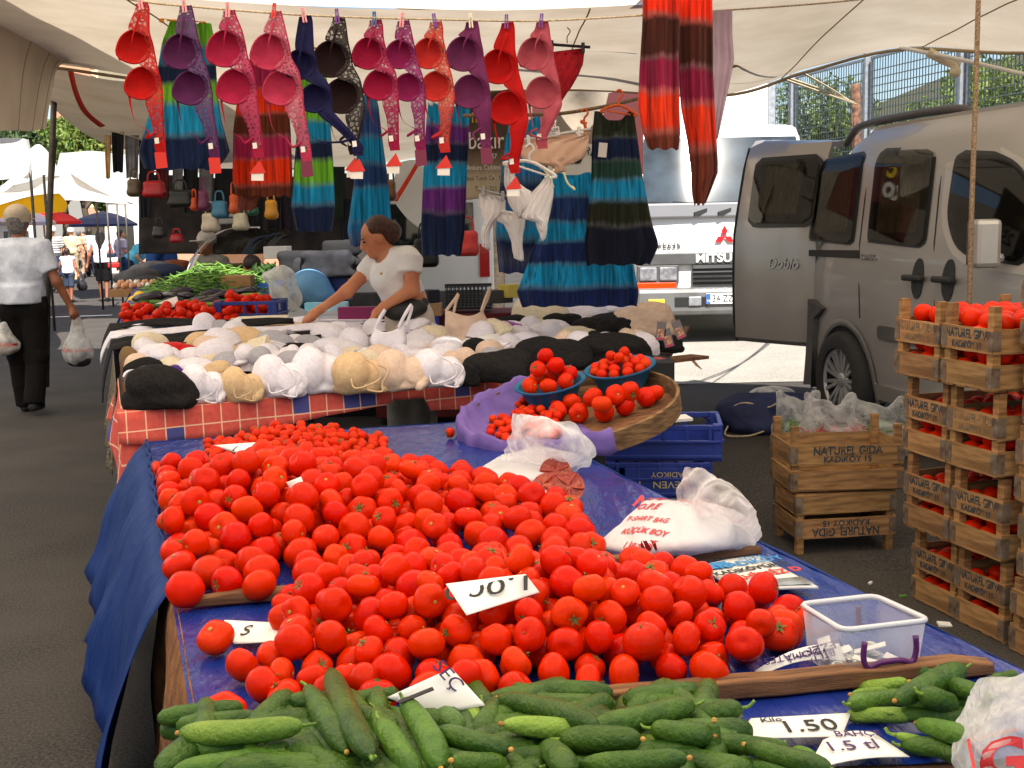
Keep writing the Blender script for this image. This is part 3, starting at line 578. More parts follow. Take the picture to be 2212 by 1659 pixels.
# ------------------------------------------------------------ silver van, its near side traced on its own plane
VP0 = V3(2.01, 8.05, 0); va = V3(.205, -.979, 0).normalized(); vn = V3(-va.y, va.x, 0)*1.0      # vn points inwards (to the right)
if vn.x < 0: vn = -vn
VG = .20
def vs(zx, zy, t=0):
    """close-up pixel -> (s along the van, height) on the side plane pushed in by t"""
    d = ray((2900+.7233*zx)/1.8228, (450+.7233*zy)/1.8228); o = V3(0, 0, CAMH); p0 = VP0+vn*t
    k = (p0-o).dot(vn)/d.dot(vn); p = o+d*k; return ((p-p0).dot(va), p.z)
def vt(z):
    """how far the side leans in at height z above the road"""
    return float(np.interp(z-VG, [.2, .35, .55, .95, 1.10, 1.66, 1.80, 1.88], [.06, .02, 0, .0, .015, .12, .18, .30]))
def vp(s_, z, off=0): return VP0+va*s_+vn*(vt(z)-off)+V3(0, 0, z)
def vq(zx, zy):
    s_, z = vs(zx, zy); s_, z = vs(zx, zy, vt(z)); return vs(zx, zy, vt(z))
silver = M('silver_paint', (.385, .36, .34), (.355, .333, .315), ns=2, rough=.30, metal=.4, coat=.4, spec=.5)
dkpl = M('dark_bumper', (.06, .056, .055), (.08, .076, .072), ns=8, rough=.6, bump=.1, bs=80)
van = thing('parked_van', VP0+va*1.6+V3(0, 0, VG), 'silver panel van with curtained windows and its rear door open', 'van')
VLEN, VWID = 3.8, 1.68
zz = [.30, .36, .46, .60, .80, .95, 1.05, 1.12, 1.30, 1.50, 1.66, 1.76, 1.82, 1.865, 1.89, 1.91]; rows = []
for i in range(42):
    s_ = VLEN*i/41; f = sstep((s_-1.88)/1.3); rb = 1-sstep(s_/.25); ring = []
    half = []
    for z in zz:
        zt = z if z < 1.0 else 1.0+(z-1.0)*(1-.86*f)                          # bonnet slope at the front
        if s_ < .25 and z > 1.0: pass
        half.append((vt(z+VG)+.05*rb*(z > .5)+(.10*sstep((s_-3.6)/.5)), zt+.015*math.sin(min(s_, 2.4)/2.4*math.pi)*(z > 1.6)))
    ring = [VP0+va*(s_+(.22*max(0, z-1.05) if i == 0 else .22*max(0, z-1.05)*max(0, 1-s_/.4)))+vn*t+V3(0, 0, z+VG) for t, z in half]
    ring += [VP0+va*s_+vn*(VWID-t)+V3(0, 0, z+VG) for t, z in half[::-1]]; rows.append(ring)
m = MB(); m.grid(rows); m.add(rows[0], [tuple(range(len(rows[0])))]); m.add(rows[-1], [tuple(range(len(rows[-1])-1, -1, -1))])
wc = vq(600, 1410); WR = .315; WZ = VG+WR
body = m.build('body', silver, van, smooth=35)
# wheel arch, bumper and sill in dark plastic, set proud of the body side
def onside(pts, off, th, name, mat, par=van, smooth=False):
    """polygon strip lying on the side, off metres proud, with a rim"""
    mm = MB(); outer = [vp(s_, z, off) for s_, z in pts]; inner = [vp(s_, z, off-th) for s_, z in pts]; n = len(pts)
    c = sum(outer, Vector())/n; mm.add(outer+inner+[c], [(i, (i+1) % n, 2*n) for i in range(n)]+[(i, n+i, n+(i+1) % n, (i+1) % n) for i in range(n)])
    o = mm.build(name, mat, par, smooth=smooth); return o
def onside_grid(pts, off, name, mat, par=van, nz=26):
    """convex outline laid on the leaning side, following its curve"""
    P = [Vector(p) for p in pts]; zs = np.linspace(min(p[1] for p in P)+1e-4, max(p[1] for p in P)-1e-4, nz); rows = []; N = len(P)
    for z in zs:
        ss = []
        for i in range(N):
            a, b = P[i], P[(i+1) % N]
            if (a[1]-z)*(b[1]-z) <= 0 and abs(a[1]-b[1]) > 1e-9: ss.append(a[0]+(b[0]-a[0])*(z-a[1])/(b[1]-a[1]))
        rows.append([vp(s_, z, off) for s_ in np.linspace(min(ss), max(ss), 5)])
    mm = MB(); mm.sheet(rows, .003); return mm.build(name, mat, par, smooth=40)
ws = wc[0]
arch = MB(); arc = [(ws+math.cos(a)*(WR+.075), VG+WR+math.sin(a)*(WR+.075)) for a in np.linspace(math.pi*1.08, -.1*math.pi, 22)]; arc2 = [(ws+math.cos(a)*(WR+.035), VG+WR+math.sin(a)*(WR+.035)) for a in np.linspace(math.pi*1.08, -.1*math.pi, 22)]
arch.grid([[vp(s_, z, .012) for s_, z in arc], [vp(s_, z, .018) for s_, z in arc2], [vp(s_, z, -.10) for s_, z in arc2]]); arch.build('wheel_arch', silver, van, smooth=True)
hole = MB(); hp = [(ws+math.cos(a)*(WR+.036), VG+WR+math.sin(a)*(WR+.036)) for a in np.linspace(0, 2*math.pi, 36)[:-1]]
onside(hp, .006, .02, 'wheel_well', M('well_black', (.008, .008, .008), rough=.95))
wheel('wheel', van, vp(ws, WZ)+vn*.015, -vn, WR, .20, M('hubcap', (.45, .45, .46), rough=.35, metal=.6))
wheel('wheel', van, vp(2.9, WZ)+vn*.075, -vn, WR, .20, M('hubcap', (.45, .45, .46), rough=.35, metal=.6))
wheel('wheel', van, VP0+va*ws+vn*(VWID-.12)+V3(0, 0, WZ), vn, WR, .20, M('hubcap', (.45, .45, .46), rough=.35, metal=.6))
wheel('wheel', van, VP0+va*2.9+vn*(VWID-.12)+V3(0, 0, WZ), vn, WR, .20, M('hubcap', (.45, .45, .46), rough=.35, metal=.6))
bp_ = [(-.10, .80+VG), (.10, .80+VG), (.30, .76+VG), (ws-WR-.07, .68+VG), (ws-WR-.085, WZ-.10), (ws-WR-.05, VG+.24), (.02, VG+.22), (-.10, VG+.30)]
bmp = MB(); o_ = [VP0+va*s_+V3(0, 0, z)-vn*(.03 if s_ > 0 else -.05) for s_, z in bp_]; i_ = [VP0+va*(s_ if s_ > .2 else s_)+V3(0, 0, z)+vn*(.12 if s_ > .2 else VWID-.06) for s_, z in bp_]
n_ = len(bp_); bmp.add(o_+i_, [tuple(range(n_))]+[(i, n_+i, n_+(i+1) % n_, (i+1) % n_) for i in range(n_)]+[tuple(range(2*n_-1, n_-1, -1))]); bmp.build('rear_bumper', dkpl, van, smooth=40, bevel=.02)
sill = [(ws+WR+.06, VG+.34), (2.9, VG+.34), (2.9, VG+.24), (ws+WR+.04, VG+.24)]; onside(sill, .02, .05, 'sill', silver)
rub = [(ws+WR+.12, VG+.62), (2.9, VG+.62), (2.9, VG+.70), (ws+WR+.12, VG+.70)]; onside(rounded(rub, .03), .018, .03, 'side_moulding', dkpl)
# windows: dark frame set proud, tinted pane and the curtain behind it
curtain = M('curtain', lin(150, 138, 108), lin(112, 100, 76), ns=3, rough=.9, st=(30, 30, .4))
glass = bpy.data.materials.new('van_glass'); glass.use_nodes = True
_n = glass.node_tree.nodes; _l = glass.node_tree.links; _gl = _n.new('ShaderNodeBsdfGlossy'); _gl.inputs['Roughness'].default_value = .03; _tr = _n.new('ShaderNodeBsdfTransparent'); _tr.inputs[0].default_value = (.55, .55, .52, 1); _mx = _n.new('ShaderNodeMixShader'); _lw = _n.new('ShaderNodeLayerWeight'); _lw.inputs[0].default_value = .5; _p4 = _n.new('ShaderNodeMath'); _p4.operation = 'POWER'; _p4.inputs[1].default_value = 3; _l.new(_lw.outputs['Facing'], _p4.inputs[0]); _fr = _n.new('ShaderNodeMath'); _fr.operation = 'MULTIPLY_ADD'; _fr.inputs[1].default_value = .16; _fr.inputs[2].default_value = .03; _l.new(_p4.outputs[0], _fr.inputs[0])
_l.new(_fr.outputs[0], _mx.inputs[0]); _l.new(_tr.outputs[0], _mx.inputs[1]); _l.new(_gl.outputs[0], _mx.inputs[2]); _l.new(_mx.outputs[0], _n['Material Output'].inputs[0])
def van_window(zpts, rad, inset, cur=True, label=None):
    P = [vq(*p) for p in zpts]; o_ = rounded(P, rad); c = sum(o_, Vector((0, 0)))/len(o_)
    fr = onside_grid(o_, .006, 'window', M('window_black', (.012, .012, .012), rough=.35), van)
    inn = [c+(p-c)*inset for p in o_]
    if cur:
        mm = MB(); rows = []; z0 = min(p[1] for p in inn)+.07; z1 = max(p[1] for p in inn)-.05; nI = len(inn)
        for z in np.linspace(z1, z0, 9):
            ss = [a[0]+(b[0]-a[0])*(z-a[1])/(b[1]-a[1]) for a, b in zip(inn, inn[1:]+inn[:1]) if (a[1]-z)*(b[1]-z) <= 0 and abs(a[1]-b[1]) > 1e-9]; l_, h_ = min(ss), max(ss); e = (h_-l_)*.14
            rows.append([vp(s_, z, .0125+.0025*math.sin(k*1.9)+.001*math.sin(k*5)) for k, s_ in enumerate(np.linspace(l_+e, h_-e, 40))])
        mm.grid(rows); mm.build('curtain', curtain, fr, smooth=True)
    onside_grid(inn, .019, 'pane', glass, fr)
van_window([(470, 232), (720, 198), (640, 712), (396, 705)], .05, .95)
van_window([(790, 185), (1112, 172), (1032, 728), (712, 718)], .07, .95)
van_window([(1205, 195), (1400, 190), (1540, 260), (1640, 420), (1600, 830), (1300, 800), (1190, 725), (1145, 560)], .09, .93, cur=False)
# pale window surround of the front door
P = rounded([vq(*p) for p in [(1170, 165), (1420, 160), (1600, 260), (1700, 420), (1680, 890), (1300, 850), (1160, 760), (1110, 560)]], .1)
onside_grid(P, .002, 'door_surround', M('silver_light', (.46, .43, .40), rough=.4, metal=.2, coat=.3))
# door gaps, sliding rail, handles
def gap(zpts, r=.0045):
    mm = MB(); mm.tube([vp(*vq(*p), .001) for p in zpts], r, 5); mm.build('door_gap', M('gap_black', (.03, .028, .026), rough=.9), van)
gap([(795, 125), (740, 220), (700, 460), (672, 700), (668, 950), (672, 1110)]); gap([(1180, 90), (1140, 200), (1105, 420), (1078, 700), (1080, 1060), (1085, 1400)])
P = rounded([vq(*p) for p in [(396, 738), (672, 740), (672, 785), (396, 772)]], .01); onside(P, .004, .01, 'sliding_rail', M('gap_black', (.03, .028, .026), rough=.9))
def handle(zx, zy):
    s_, z = vq(zx, zy); mm = MB(); q = [(s_+math.cos(a)*.060, z+math.sin(a)*.115) for a in np.linspace(0, 2*math.pi, 20)[:-1]]
    h = onside(q, .006, .01, 'handle', M('handle_black', (.02, .02, .02), rough=.5)); mm.bar(vp(s_-.095, z+.005, .035), vp(s_+.095, z+.005, .035), .035, .045, up=vn); mm.build('grip', M('handle_black', (.02, .02, .02), rough=.5), h, bevel=.012)
handle(988, 895); handle(1155, 905)
mi = VP0+va*2.42; s_, z = vq(1500, 700)
mm = MB(); pm = vp(s_, z, .15); mm.box(pm, (.13, .12, .24)); mm.box(vp(s_, z-.07, .07), (.05, .12, .05)); mo = mm.build('wing_mirror', silver, van, bevel=.045)
mm = MB(); mm.box(pm+va*-.062, (.11, .012, .21)); mm.build('mirror_shell', dkpl, mo, bevel=.02)
# roof bars
for t_, nm in ((.36, 0), (VWID-.36, 1)):
    b0_, b1_ = vs(600, 125, .36)[0], vs(1335, 65, .36)[0]; pts = [(b0_+(b1_-b0_)*f, z) for f, z in ((0, 1.84), (.07, 1.92), (.18, 1.955), (.6, 1.965), (.86, 1.95), (.95, 1.91), (1, 1.84))]
    mm = MB(); mm.tube(smoothpath([VP0+va*s_+vn*t_+V3(0, 0, z+VG) for s_, z in pts], 4), .026, 8); mm.build('roof_bar', M('bar_grey', (.09, .085, .085), rough=.5), van, smooth=True)
TXS = M('badge', (.55, .55, .55), rough=.25, metal=.9)
p = vp(*vq(722, 780), .004); text('CARGO', .055, TXS, 'badge', van, p, frame(va, V3(0, 0, 1)), .003)
# open rear door: swung out on the near corner
h0 = vp(.0, VG+.5, -.05); dl = W(1588, 520, 8.62); dl = V3(dl.x, dl.y, 0); dh = V3(h0.x, h0.y, 0)+va*.02; dd = (dl-dh); DW = dd.length; dd.normalize(); dn = V3(dd.y, -dd.x, 0); dn = dn if dn.y < 0 else -dn
def zof(x, y, p): return W(x, y, p.y).z
zb = (zof(1590, 742, dl)+zof(1740, 745, dh))/2; zt_ = zof(1600, 300, dl)
mm = MB(); prof = []
for i, u in enumerate(np.linspace(0, 1, 9)):
    top = zt_-.05*u*0+(-.03 if i == 0 else 0)
    prof.append(u)
rows = []
for z, bulge, tl in [(zb, -.02, 0), (zb+.03, .01, 0), (zb+.4, .025, 0), (zb+.75, .02, 0), (zb+1.0, -.03, 0), (zb+1.3, -.10, 0), (zt_-.06, -.14, 0), (zt_-.01, -.19, .02), (zt_, -.26, .05)]:
    rows.append([dh+dd*(DW*u)+dn*(bulge-.02*(abs(u-.5)*2)**4)+V3(0, 0, z+(-.05*(1-u) if z > zt_-.03 else 0)) for u in np.linspace(0, 1, 12)])
mm.sheet(rows[::-1], .045); door = mm.build('rear_door', silver, van, smooth=35)
def dpt(u, z, off=0):
    b = float(np.interp(z, [zb, zb+.03, zb+.4, zb+.75, zb+1.0, zb+1.3, zt_-.06], [-.02, .01, .025, .02, -.03, -.10, -.14])); return dh+dd*(DW*u)+dn*(b+off-.02*(abs(u-.5)*2)**4)+V3(0, 0, z)
def dpoly(q, off, th, name, mat, par):
    q = rounded(q, .06); mm = MB(); o_ = [dpt(u/DW, z, off) for u, z in q]; i_ = [dpt(u/DW, z, off-th) for u, z in q]; n = len(q); c = sum(o_, Vector())/n
    
    zs = np.linspace(min(p[1] for p in q)+1e-4, max(p[1] for p in q)-1e-4, 12); rows = []
    for z in zs:
        ss = [a[0]+(b[0]-a[0])*(z-a[1])/(b[1]-a[1]) for a, b in zip(q, q[1:]+q[:1]) if (a[1]-z)*(b[1]-z) <= 0 and abs(a[1]-b[1]) > 1e-9]; rows.append([dpt(s_/DW, z, off) for s_ in np.linspace(min(ss), max(ss), 8)])
    mm = MB(); mm.sheet(rows, -.002); return mm.build(name, mat, par)
z0, z1 = zb+.82, zt_-.14
dwf = dpoly([(.02, z0), (DW*.82, z0), (DW*.84, z1), (.02, z1)], .02, .03, 'window', M('window_black', (.012, .012, .012), rough=.35), door)
mm = MB(); mm.grid([[dpt(u, z, .026+.003*math.sin(k*1.7)) for k, u in enumerate(np.linspace(.22, .66, 30))] for z in np.linspace(z1-.06, z0+.09, 6)]); mm.build('curtain', curtain, dwf, smooth=True)
dpoly([(.04, z0+.03), (DW*.80, z0+.03), (DW*.82, z1-.03), (.04, z1-.03)], .034, .002, 'pane', glass, dwf)
p = dpt(.36, zb+.565, .006); text('Doblò', .105, TXS, 'badge', door, p, frame(-dd, V3(0, 0, 1)), .003, shear=.25)
mm = MB(); mm.tube([dpt(1.02, z, -.01) for z in np.linspace(zb, zt_-.06, 10)], .016, 6); mm.build('door_seal', MT['rubber'], door, smooth=True)
# ------------------------------------------------------------ white truck facing the camera
TY = 13.1; tp = ong(1567, 738); tc_ = W(1567, 600, TY); TG = .20
truck = thing('parked_truck', (tc_.x, TY, TG), 'white cab-over truck with sun glaring on its windscreen', 'truck'); TRY = R(-.45)
wpaint = M('white_paint', (.78, .77, .75), (.72, .71, .69), ns=1.5, rough=.3, coat=.5); tgrey = M('truck_grey', (.06, .06, .062), (.08, .08, .08), ns=5, rough=.45)
tm = Matrix.Rotation(TRY, 3, 'Z')
def T(x, y, z): return V3(tc_.x, TY, TG)+tm @ V3(x, y, z)
def tb(name, c, d, mat, par=truck, bevel=.0, tilt=0):
    mm = MB(); mm.box(T(*c), d, tm @ Matrix.Rotation(tilt, 3, 'X')); return mm.build(name, mat, par, bevel=bevel)
# cab: profile in (y back, z) swept across the width
prof = [(0, .42), (-.02, .70), (-.03, 1.0), (0, 1.32), (.03, 1.50), (.431, 2.27), (.54, 2.38), (.75, 2.42), (1.65, 2.42), (1.68, .42)]
mm = MB(); rows = []
for x, ins in [(-.98, .16), (-.94, .05), (-.86, .01), (-.5, 0), (0, -.01), (.5, 0), (.86, .01), (.94, .05), (.98, .16)]:
    rows.append([T(x*(1-.06*max(0, z-1.5)), y+(ins if y < .6 else 0), z-(ins*.35 if z > 2.3 else 0)) for y, z in prof])
mm.grid(rows); mm.add(rows[0], [tuple(range(len(prof)))]); mm.add(rows[-1], [tuple(range(len(prof)-1, -1, -1))]); cab = mm.build('cab', wpaint, truck, smooth=35)
# windscreen leaning back
def ws_pt(u, v, off=0):
    y = .03+.401*v; z = 1.50+.77*v; x = (-.93+1.86*u)*(1-.06*max(0, z-1.5)); return T(x, y+.03*(2*u-1)**4-off*.88, z+off*.47)
mm = MB(); mm.grid([[ws_pt(u, v, .035) for u in np.linspace(.02, .98, 12)] for v in np.linspace(.04, .97, 6)]); wsf = mm.build('windscreen', M('windscreen_glass', (.035, .05, .065), (.012, .018, .025), ns=3, rough=.04, spec=.5), truck, smooth=True)
tb('wiper_cowl', (0, -.03, 1.46), (1.76, .05, .16), M('cowl_grey', (.2, .2, .215), rough=.5), truck, .02)
for x0 in (-.35, .35):
    mm = MB(); mm.bar(ws_pt(.5+x0*.2, -.03, .03), ws_pt(.5+x0*.2-.38, .05, .03), .02, .02); mm.bar(ws_pt(.5+x0*.2, -.04, .035), ws_pt(.5+x0*.2-.12, -.13, .035), .05, .04); mm.build('wiper', MT['rubber'], truck)
tb('grille_panel', (0, -.045, .935), (1.9, .06, .13), tgrey, truck, .01)
gr = tb('grille', (.14, -.05, .76), (1.02, .05, .22), M('grille_black', (.015, .015, .015), rough=.5), truck)
for z in (.69, .735, .79, .845): tb('grille_bar', (.14, -.08, z), (1.02, .03, .016 if z != .845 else .035), MT['chrome'] if z in (.735, .69) else tgrey, gr)
for sx in (-1, 1):
    hb = tb('headlight_box', (sx*.75, -.045, .77), (.46, .05, .20), tgrey, truck, .01)
    for xx in (.64, .86): tb('headlight', (sx*xx, -.075, .775), (.19, .03, .15), M('lamp_glass', (.28, .28, .3), (.12, .12, .13), ns=15, rough=.15, coat=1), hb, .02)
    tb('indicator', (sx*.77, -.06, .645), (.44, .05, .075), M('amber', lin(190, 60, 8), rough=.25, coat=.6), truck, .008)
bm = tb('bumper', (0, -.08, .47), (2.02, .16, .30), M('bumper_grey', (.17, .17, .17), (.12, .12, .12), ns=4, rough=.5, metal=.3), truck, .05)
tb('bumper_slot', (-.40, -.162, .47), (.36, .01, .10), M('grille_black', (.015, .015, .015), rough=.5), bm, .0)
tb('fog_light', (-.78, -.165, .46), (.18, .02, .09), M('fog_yellow', lin(225, 190, 40), rough=.3, coat=.5), bm, .02)
tb('tow_bracket', (-.36, -.17, .475), (.14, .02, .10), MT['steel'], bm, .01)
pl = tb('number_plate', (.02, -.175, .50), (.52, .02, .115), MT['white'], truck, .004)
tb('plate_band', (-.215, -.187, .50), (.045, .004, .11), M('plate_blue', lin(40, 90, 190), rough=.5), pl)
text('34 ZZ 482', .105, MT['black'], 'plate_number', pl, T(.02, -.188, .50), tm @ Matrix.Rotation(R(90), 3, 'X'), .001, sx=.86); text('TR', .035, MT['white'], 'plate_country', pl, T(-.215, -.1905, .475), tm @ Matrix.Rotation(R(90), 3, 'X'), .001)
TFACE = tm @ Matrix.Rotation(R(90), 3, 'X')
text('MITSUBISHI', .125, M('chrome_letters', (.85, .85, .85), rough=.3, metal=.3), 'lettering', truck, T(0.02, -.082, .935), TFACE, .006, bold=.004, sx=1.15)
text('FE635', .085, M('dark_letters', (.06, .06, .06), rough=.4), 'lettering', truck, T(-.62, -.035, 1.08), TFACE, .004, sx=1.2)
mm = MB()
def rh(cx, cz, a):
    pts = [V3(0, 0, 0), V3(-.035, 0, .06), V3(0, 0, .12), V3(.035, 0, .06)]; q = Matrix.Rotation(a, 3, 'Y'); mm.poly([T(cx, -.042, cz)+tm @ (q @ p) for p in pts], .012, tm @ V3(0, -1, 0))
for a in (0, R(120), R(-120)): rh(-.02, 1.17, a)
mm.build('emblem', M('red_emblem', lin(190, 35, 40), rough=.3), truck)
tb('cargo_box', (-.15, 3.9, 1.75), (2.0, 4.2, 2.5), M('cargo_white', (.80, .80, .79), (.74, .74, .73), ns=1.2, rough=.5), truck, .01)
tb('cargo_rail', (.87, 1.79, 1.75), (.08, .04, 2.5), MT['steel'], truck)
tb('chassis', (0, 3.2, .62), (.9, 5.6, .22), MT['darksteel'], truck)
for sx in (-1, 1):
    for yy in (1.0, 4.4): wheel('wheel', truck, T(sx*.84, yy, .37), tm @ V3(sx, 0, 0), .37, .22, MT['steel'])
mm = MB(); mm.tube([T(1.0, .4, 1.7), T(1.18, .2, 1.75), T(1.2, .15, 2.0)], .015, 6); mm.box(T(1.22, .12, 1.85), (.16, .05, .3), tm); mm.build('side_mirror', tgrey, truck)
# ------------------------------------------------------------ white minibus behind the seller, rear end in view
b0 = W(905, 560, 14.5); bg_ = .12
mb = thing('parked_minibus', (b0.x, 15.5, bg_), 'white minibus with a dark rear window behind the seller', 'van')
mm = MB(); mm.box((b0.x, 15.9, bg_+1.12), (1.75, 2.8, 1.55)); mm.build('body', wpaint, mb, bevel=.12)
mm = MB(); mm.box((b0.x, 14.49, bg_+1.45), (1.35, .03, .50)); mm.build('rear_window', MT['glassdk'], mb, bevel=.01)
mm = MB(); mm.box((b0.x, 14.48, bg_+.5), (1.78, .12, .28)); mm.build('bumper', dkpl, mb, bevel=.02)
for sx in (-1, 1):
    mm = MB(); mm.box((b0.x+sx*.8, 14.49, bg_+1.0), (.12, .04, .4)); mm.build('tail_light', M('tail_red', lin(170, 20, 20), rough=.25, coat=.5), mb)
    wheel('wheel', mb, V3(b0.x+sx*.75, 15.2, bg_+.3), (sx, 0, 0), .3, .2, MT['steel'])
# ------------------------------------------------------------ tomato table under blue tarpaulin
TZ = .70
qA, qB, qC, qD = onz(317, 953, TZ), onz(1090, 904, TZ), onz(2560, 1612, TZ), onz(440, 1720, TZ)
def tq(u, v): return (qA*(1-u)+qB*u)*(1-v)+(qD*(1-u)+qC*u)*v
stall = thing('stall_table', V3(*((qA+qC)/2).xy, 0), 'long table under a blue tarpaulin heaped with tomatoes and cucumbers', 'table')
m = MB(); n_ = 40; rows = []
A = np.array([[tuple(tq(u, v)) for u in np.linspace(0, 1, 46)] for v in np.linspace(0, 1, 80)]); A[..., 2] += .004*fbm(A.reshape(-1, 3), 22, 5).reshape(A.shape[:2])-.004
m.grid([[Vector(q) for q in r] for r in A]); m.build('tarpaulin', MT['bluetarp'], stall, smooth=True)
m = MB(); ed = MB()
tt = [tq(u, v)-V3(0, 0, .012) for u, v in ((0.004, .004), (.996, .004), (.996, 1), (.004, 1))]; m.poly([p-V3(0, 0, .03) for p in tt][::-1], -.03, (0, 0, -1)); m.build('table_top', MT['lath'], stall)
for u, v in ((.05, .04), (.95, .04), (.05, .5), (.95, .5), (.05, .95), (.95, .95)):
    p = tq(u, v); m = MB(); m.box((p.x, p.y, .33), (.04, .04, .66)); m.build('leg', MT['darksteel'], stall)
# hanging sides of the tarpaulin
def drape(edge, outv, drop, flare, seed, mat, name, label=None, amp=.03, rows_=12, frq=14):
    N = len(edge); rr = []; r = np.random.default_rng(seed); ph = r.random(4)*6
    for j in range(rows_):
        t = j/(rows_-1); row = []
        for i, e in enumerate(edge):
            w_ = i/(N-1); d_ = drop(w_); f = amp*t*(math.sin(w_*frq+ph[0])+.6*math.sin(w_*frq*2.3+ph[1])+.3*math.sin(w_*frq*5.1+ph[2]))
            row.append(e+outv*(flare*(t**.7)+f+.012*math.sin(min(t*8, 1.57)))+V3(0, 0, -d_*t-.002)+V3(.015*math.sin(t*9+w_*20), 0, 0)*t)
        rr.append(row)
    m = MB(); m.sheet(rr, .002); return m.build(name, mat, stall, smooth=True)
lo = (qA-qB).normalized(); edgeL = [tq(0, v) for v in np.linspace(0, .66, 50)]
drape(edgeL, lo, lambda w_: .46+.07*math.sin(w_*9)+.24*w_, .21, 3, MT['tarpdrape'], 'hanging_tarpaulin')
drape([tq(0, v)+lo*-.01 for v in np.linspace(.55, 1, 30)], lo, lambda w_: .62, .05, 8, MT['burlap'], 'burlap_skirt', amp=.02)
edgeR = [tq(1, v) for v in np.linspace(0, 1, 50)]; drape(edgeR, -lo, lambda w_: .10+.04*math.sin(w_*17), .05, 5, MT['tarpdrape'], 'hanging_tarpaulin', amp=.012)
drape([tq(u, 0) for u in np.linspace(0, 1, 30)], (qA-qD).normalized(), lambda w_: .16, .03, 6, MT['tarpdrape'], 'hanging_tarpaulin', amp=.01)
# rope-like rolled hem on the left edge
m = MB(); m.tube([tq(0, v)+V3(0, 0, .004+.003*math.sin(v*60))+lo*.004*math.sin(v*95) for v in np.linspace(0, .6, 90)], .006, 6); m.build('rolled_hem', MT['tarpdrape'], stall, smooth=True)
# wooden battens that keep the piles apart
def batten(p, q, w_, h_, label, z=TZ):
    a, b = onz(*p, z), onz(*q, z); d = (b-a).normalized(); m = MB(); n = 14; rr = []
    for i in range(n+1):
        t = i/n; c = a+(b-a)*t; s_ = V3(-d.y, d.x, 0); e = .0025*math.sin(i*2.1)
        k = .72 if i in (0, n) else 1
        rr.append([c+s_*(-w_/2*k+e)+V3(0, 0, .001), c+s_*(w_/2*k+e)+V3(0, 0, .001), c+s_*(w_/2*k+e)+V3(0, 0, h_*k), c+s_*(-w_/2*k)+V3(0, 0, h_*k+e)])
    m.grid(rr, closed=True); m.add(rr[0], [(3, 2, 1, 0)]); m.add(rr[-1], [(0, 1, 2, 3)])
    L = a; ang = math.atan2(d.y, d.x); rm = Matrix.Rotation(-ang, 3, 'Z'); m.v = [tuple(rm @ (Vector(v)-L)) for v in m.v]
    o = link('wooden_batten', m.mesh('wooden_batten', MT['lath'], 50), None, L); o.rotation_euler = (0, 0, ang); b_ = o.modifiers.new('bevel', 'BEVEL'); b_.width = .004; b_.segments = 2; b_.limit_method = 'ANGLE'
    return tag(o, label, 'batten')
batten((408, 1312), (1640, 1196), .035, .028, 'thin wooden batten between the two tomato heaps')
batten((1030, 1556), (2136, 1452), .045, .034, 'thick wooden batten between the tomatoes and the cucumbers')
# ------------------------------------------------------------ tomatoes
TOM = [M('tomato_skin_%d' % i, c, c2, ns=5, rough=.22, spec=.12, orand=.08, fac=(.3, .8)) for i, (c, c2) in enumerate([((.60, .008, .0006), (.66, .014, .0008)), ((.52, .005, .0006), (.62, .010, .0006)), ((.62, .012, .0008), (.68, .026, .001))])]
CAL = M('calyx_green', lin(88, 104, 42), lin(120, 110, 60), ns=30, rough=.8); SCAR = M('stem_scar', lin(190, 160, 80), lin(130, 100, 50), ns=60, rough=.9)
def tomato_mesh(seed, fl=.86, lob=.03, n=26, k=15):
    r = random.Random(seed); ph = r.random()*6; nl = r.choice([4, 5, 6]); vs = []; fs = []; sk = (r.uniform(-.05, .05), r.uniform(-.05, .05)); asym = r.uniform(.94, 1.06)
    for i in range(k+1):
        th = math.pi*i/k
        for j in range(n):
            a = 2*math.pi*j/n; rad = 1+lob*math.cos(nl*a+ph)*math.sin(th)**.5*(.4+.6*max(0, math.cos(th)))+.012*math.cos(2*a+ph*2)
            z = math.cos(th)*fl; x = math.sin(th)**.92*rad; dm = .17*math.exp(-(math.sin(th)/.30)**2) if th < 1.5 else .03*math.exp(-(math.sin(th)/.2)**2)
            z = z-dm if th < 1.5 else z+dm; vs.append((x*math.cos(a)*asym+sk[0]*z, x*math.sin(a)/asym+sk[1]*z, z))
    for i in range(k):
        for j in range(n): fs.append((i*n+j, i*n+(j+1) % n, (i+1)*n+(j+1) % n, (i+1)*n+j))
    m = MB(); m.v = vs; m.f = [f[::-1] for f in fs]; m.mi = [0]*len(fs); me = m.mesh('tomato', TOM[seed % 3], True); return me
def calyx_mesh(seed):
    r = random.Random(seed); m = MB(); z0 = .70
    for k in range(5):
        a = 2*math.pi*k/5+r.uniform(-.2, .2); L = r.uniform(.34, .5); up = r.uniform(-.02, .12); ca, sa = math.cos(a), math.sin(a)
        P = [(0, .06, z0), (L*.45, .075, z0+.07+up*.4), (L, .0, z0+.05+up), (L*.45, -.075, z0+.07+up*.4), (0, -.06, z0)]
        m.add([(ca*x-sa*y, sa*x+ca*y, z) for x, y, z in P], [(0, 1, 3, 4), (1, 2, 3)])
    m.tube([(0, 0, z0-.03), (.02, .02, z0+.12), (.07, .03, z0+.22)], [.06, .05, .04], 6); return m.mesh('calyx', CAL)
def scar_mesh(seed):
    m = MB(); m.lathe([(.001, .718), (.05, .735), (.09, .725), (.13, .70)], n=10); return m.mesh('stem_scar', SCAR, True)
TME = [tomato_mesh(i, fl, lb) for i, (fl, lb) in enumerate([(.80, .06), (.9, .03), (.76, .09), (.86, .05), (.94, .02), (.80, .07)])]
CME = [calyx_mesh(i) for i in range(3)]; SME = scar_mesh(0)
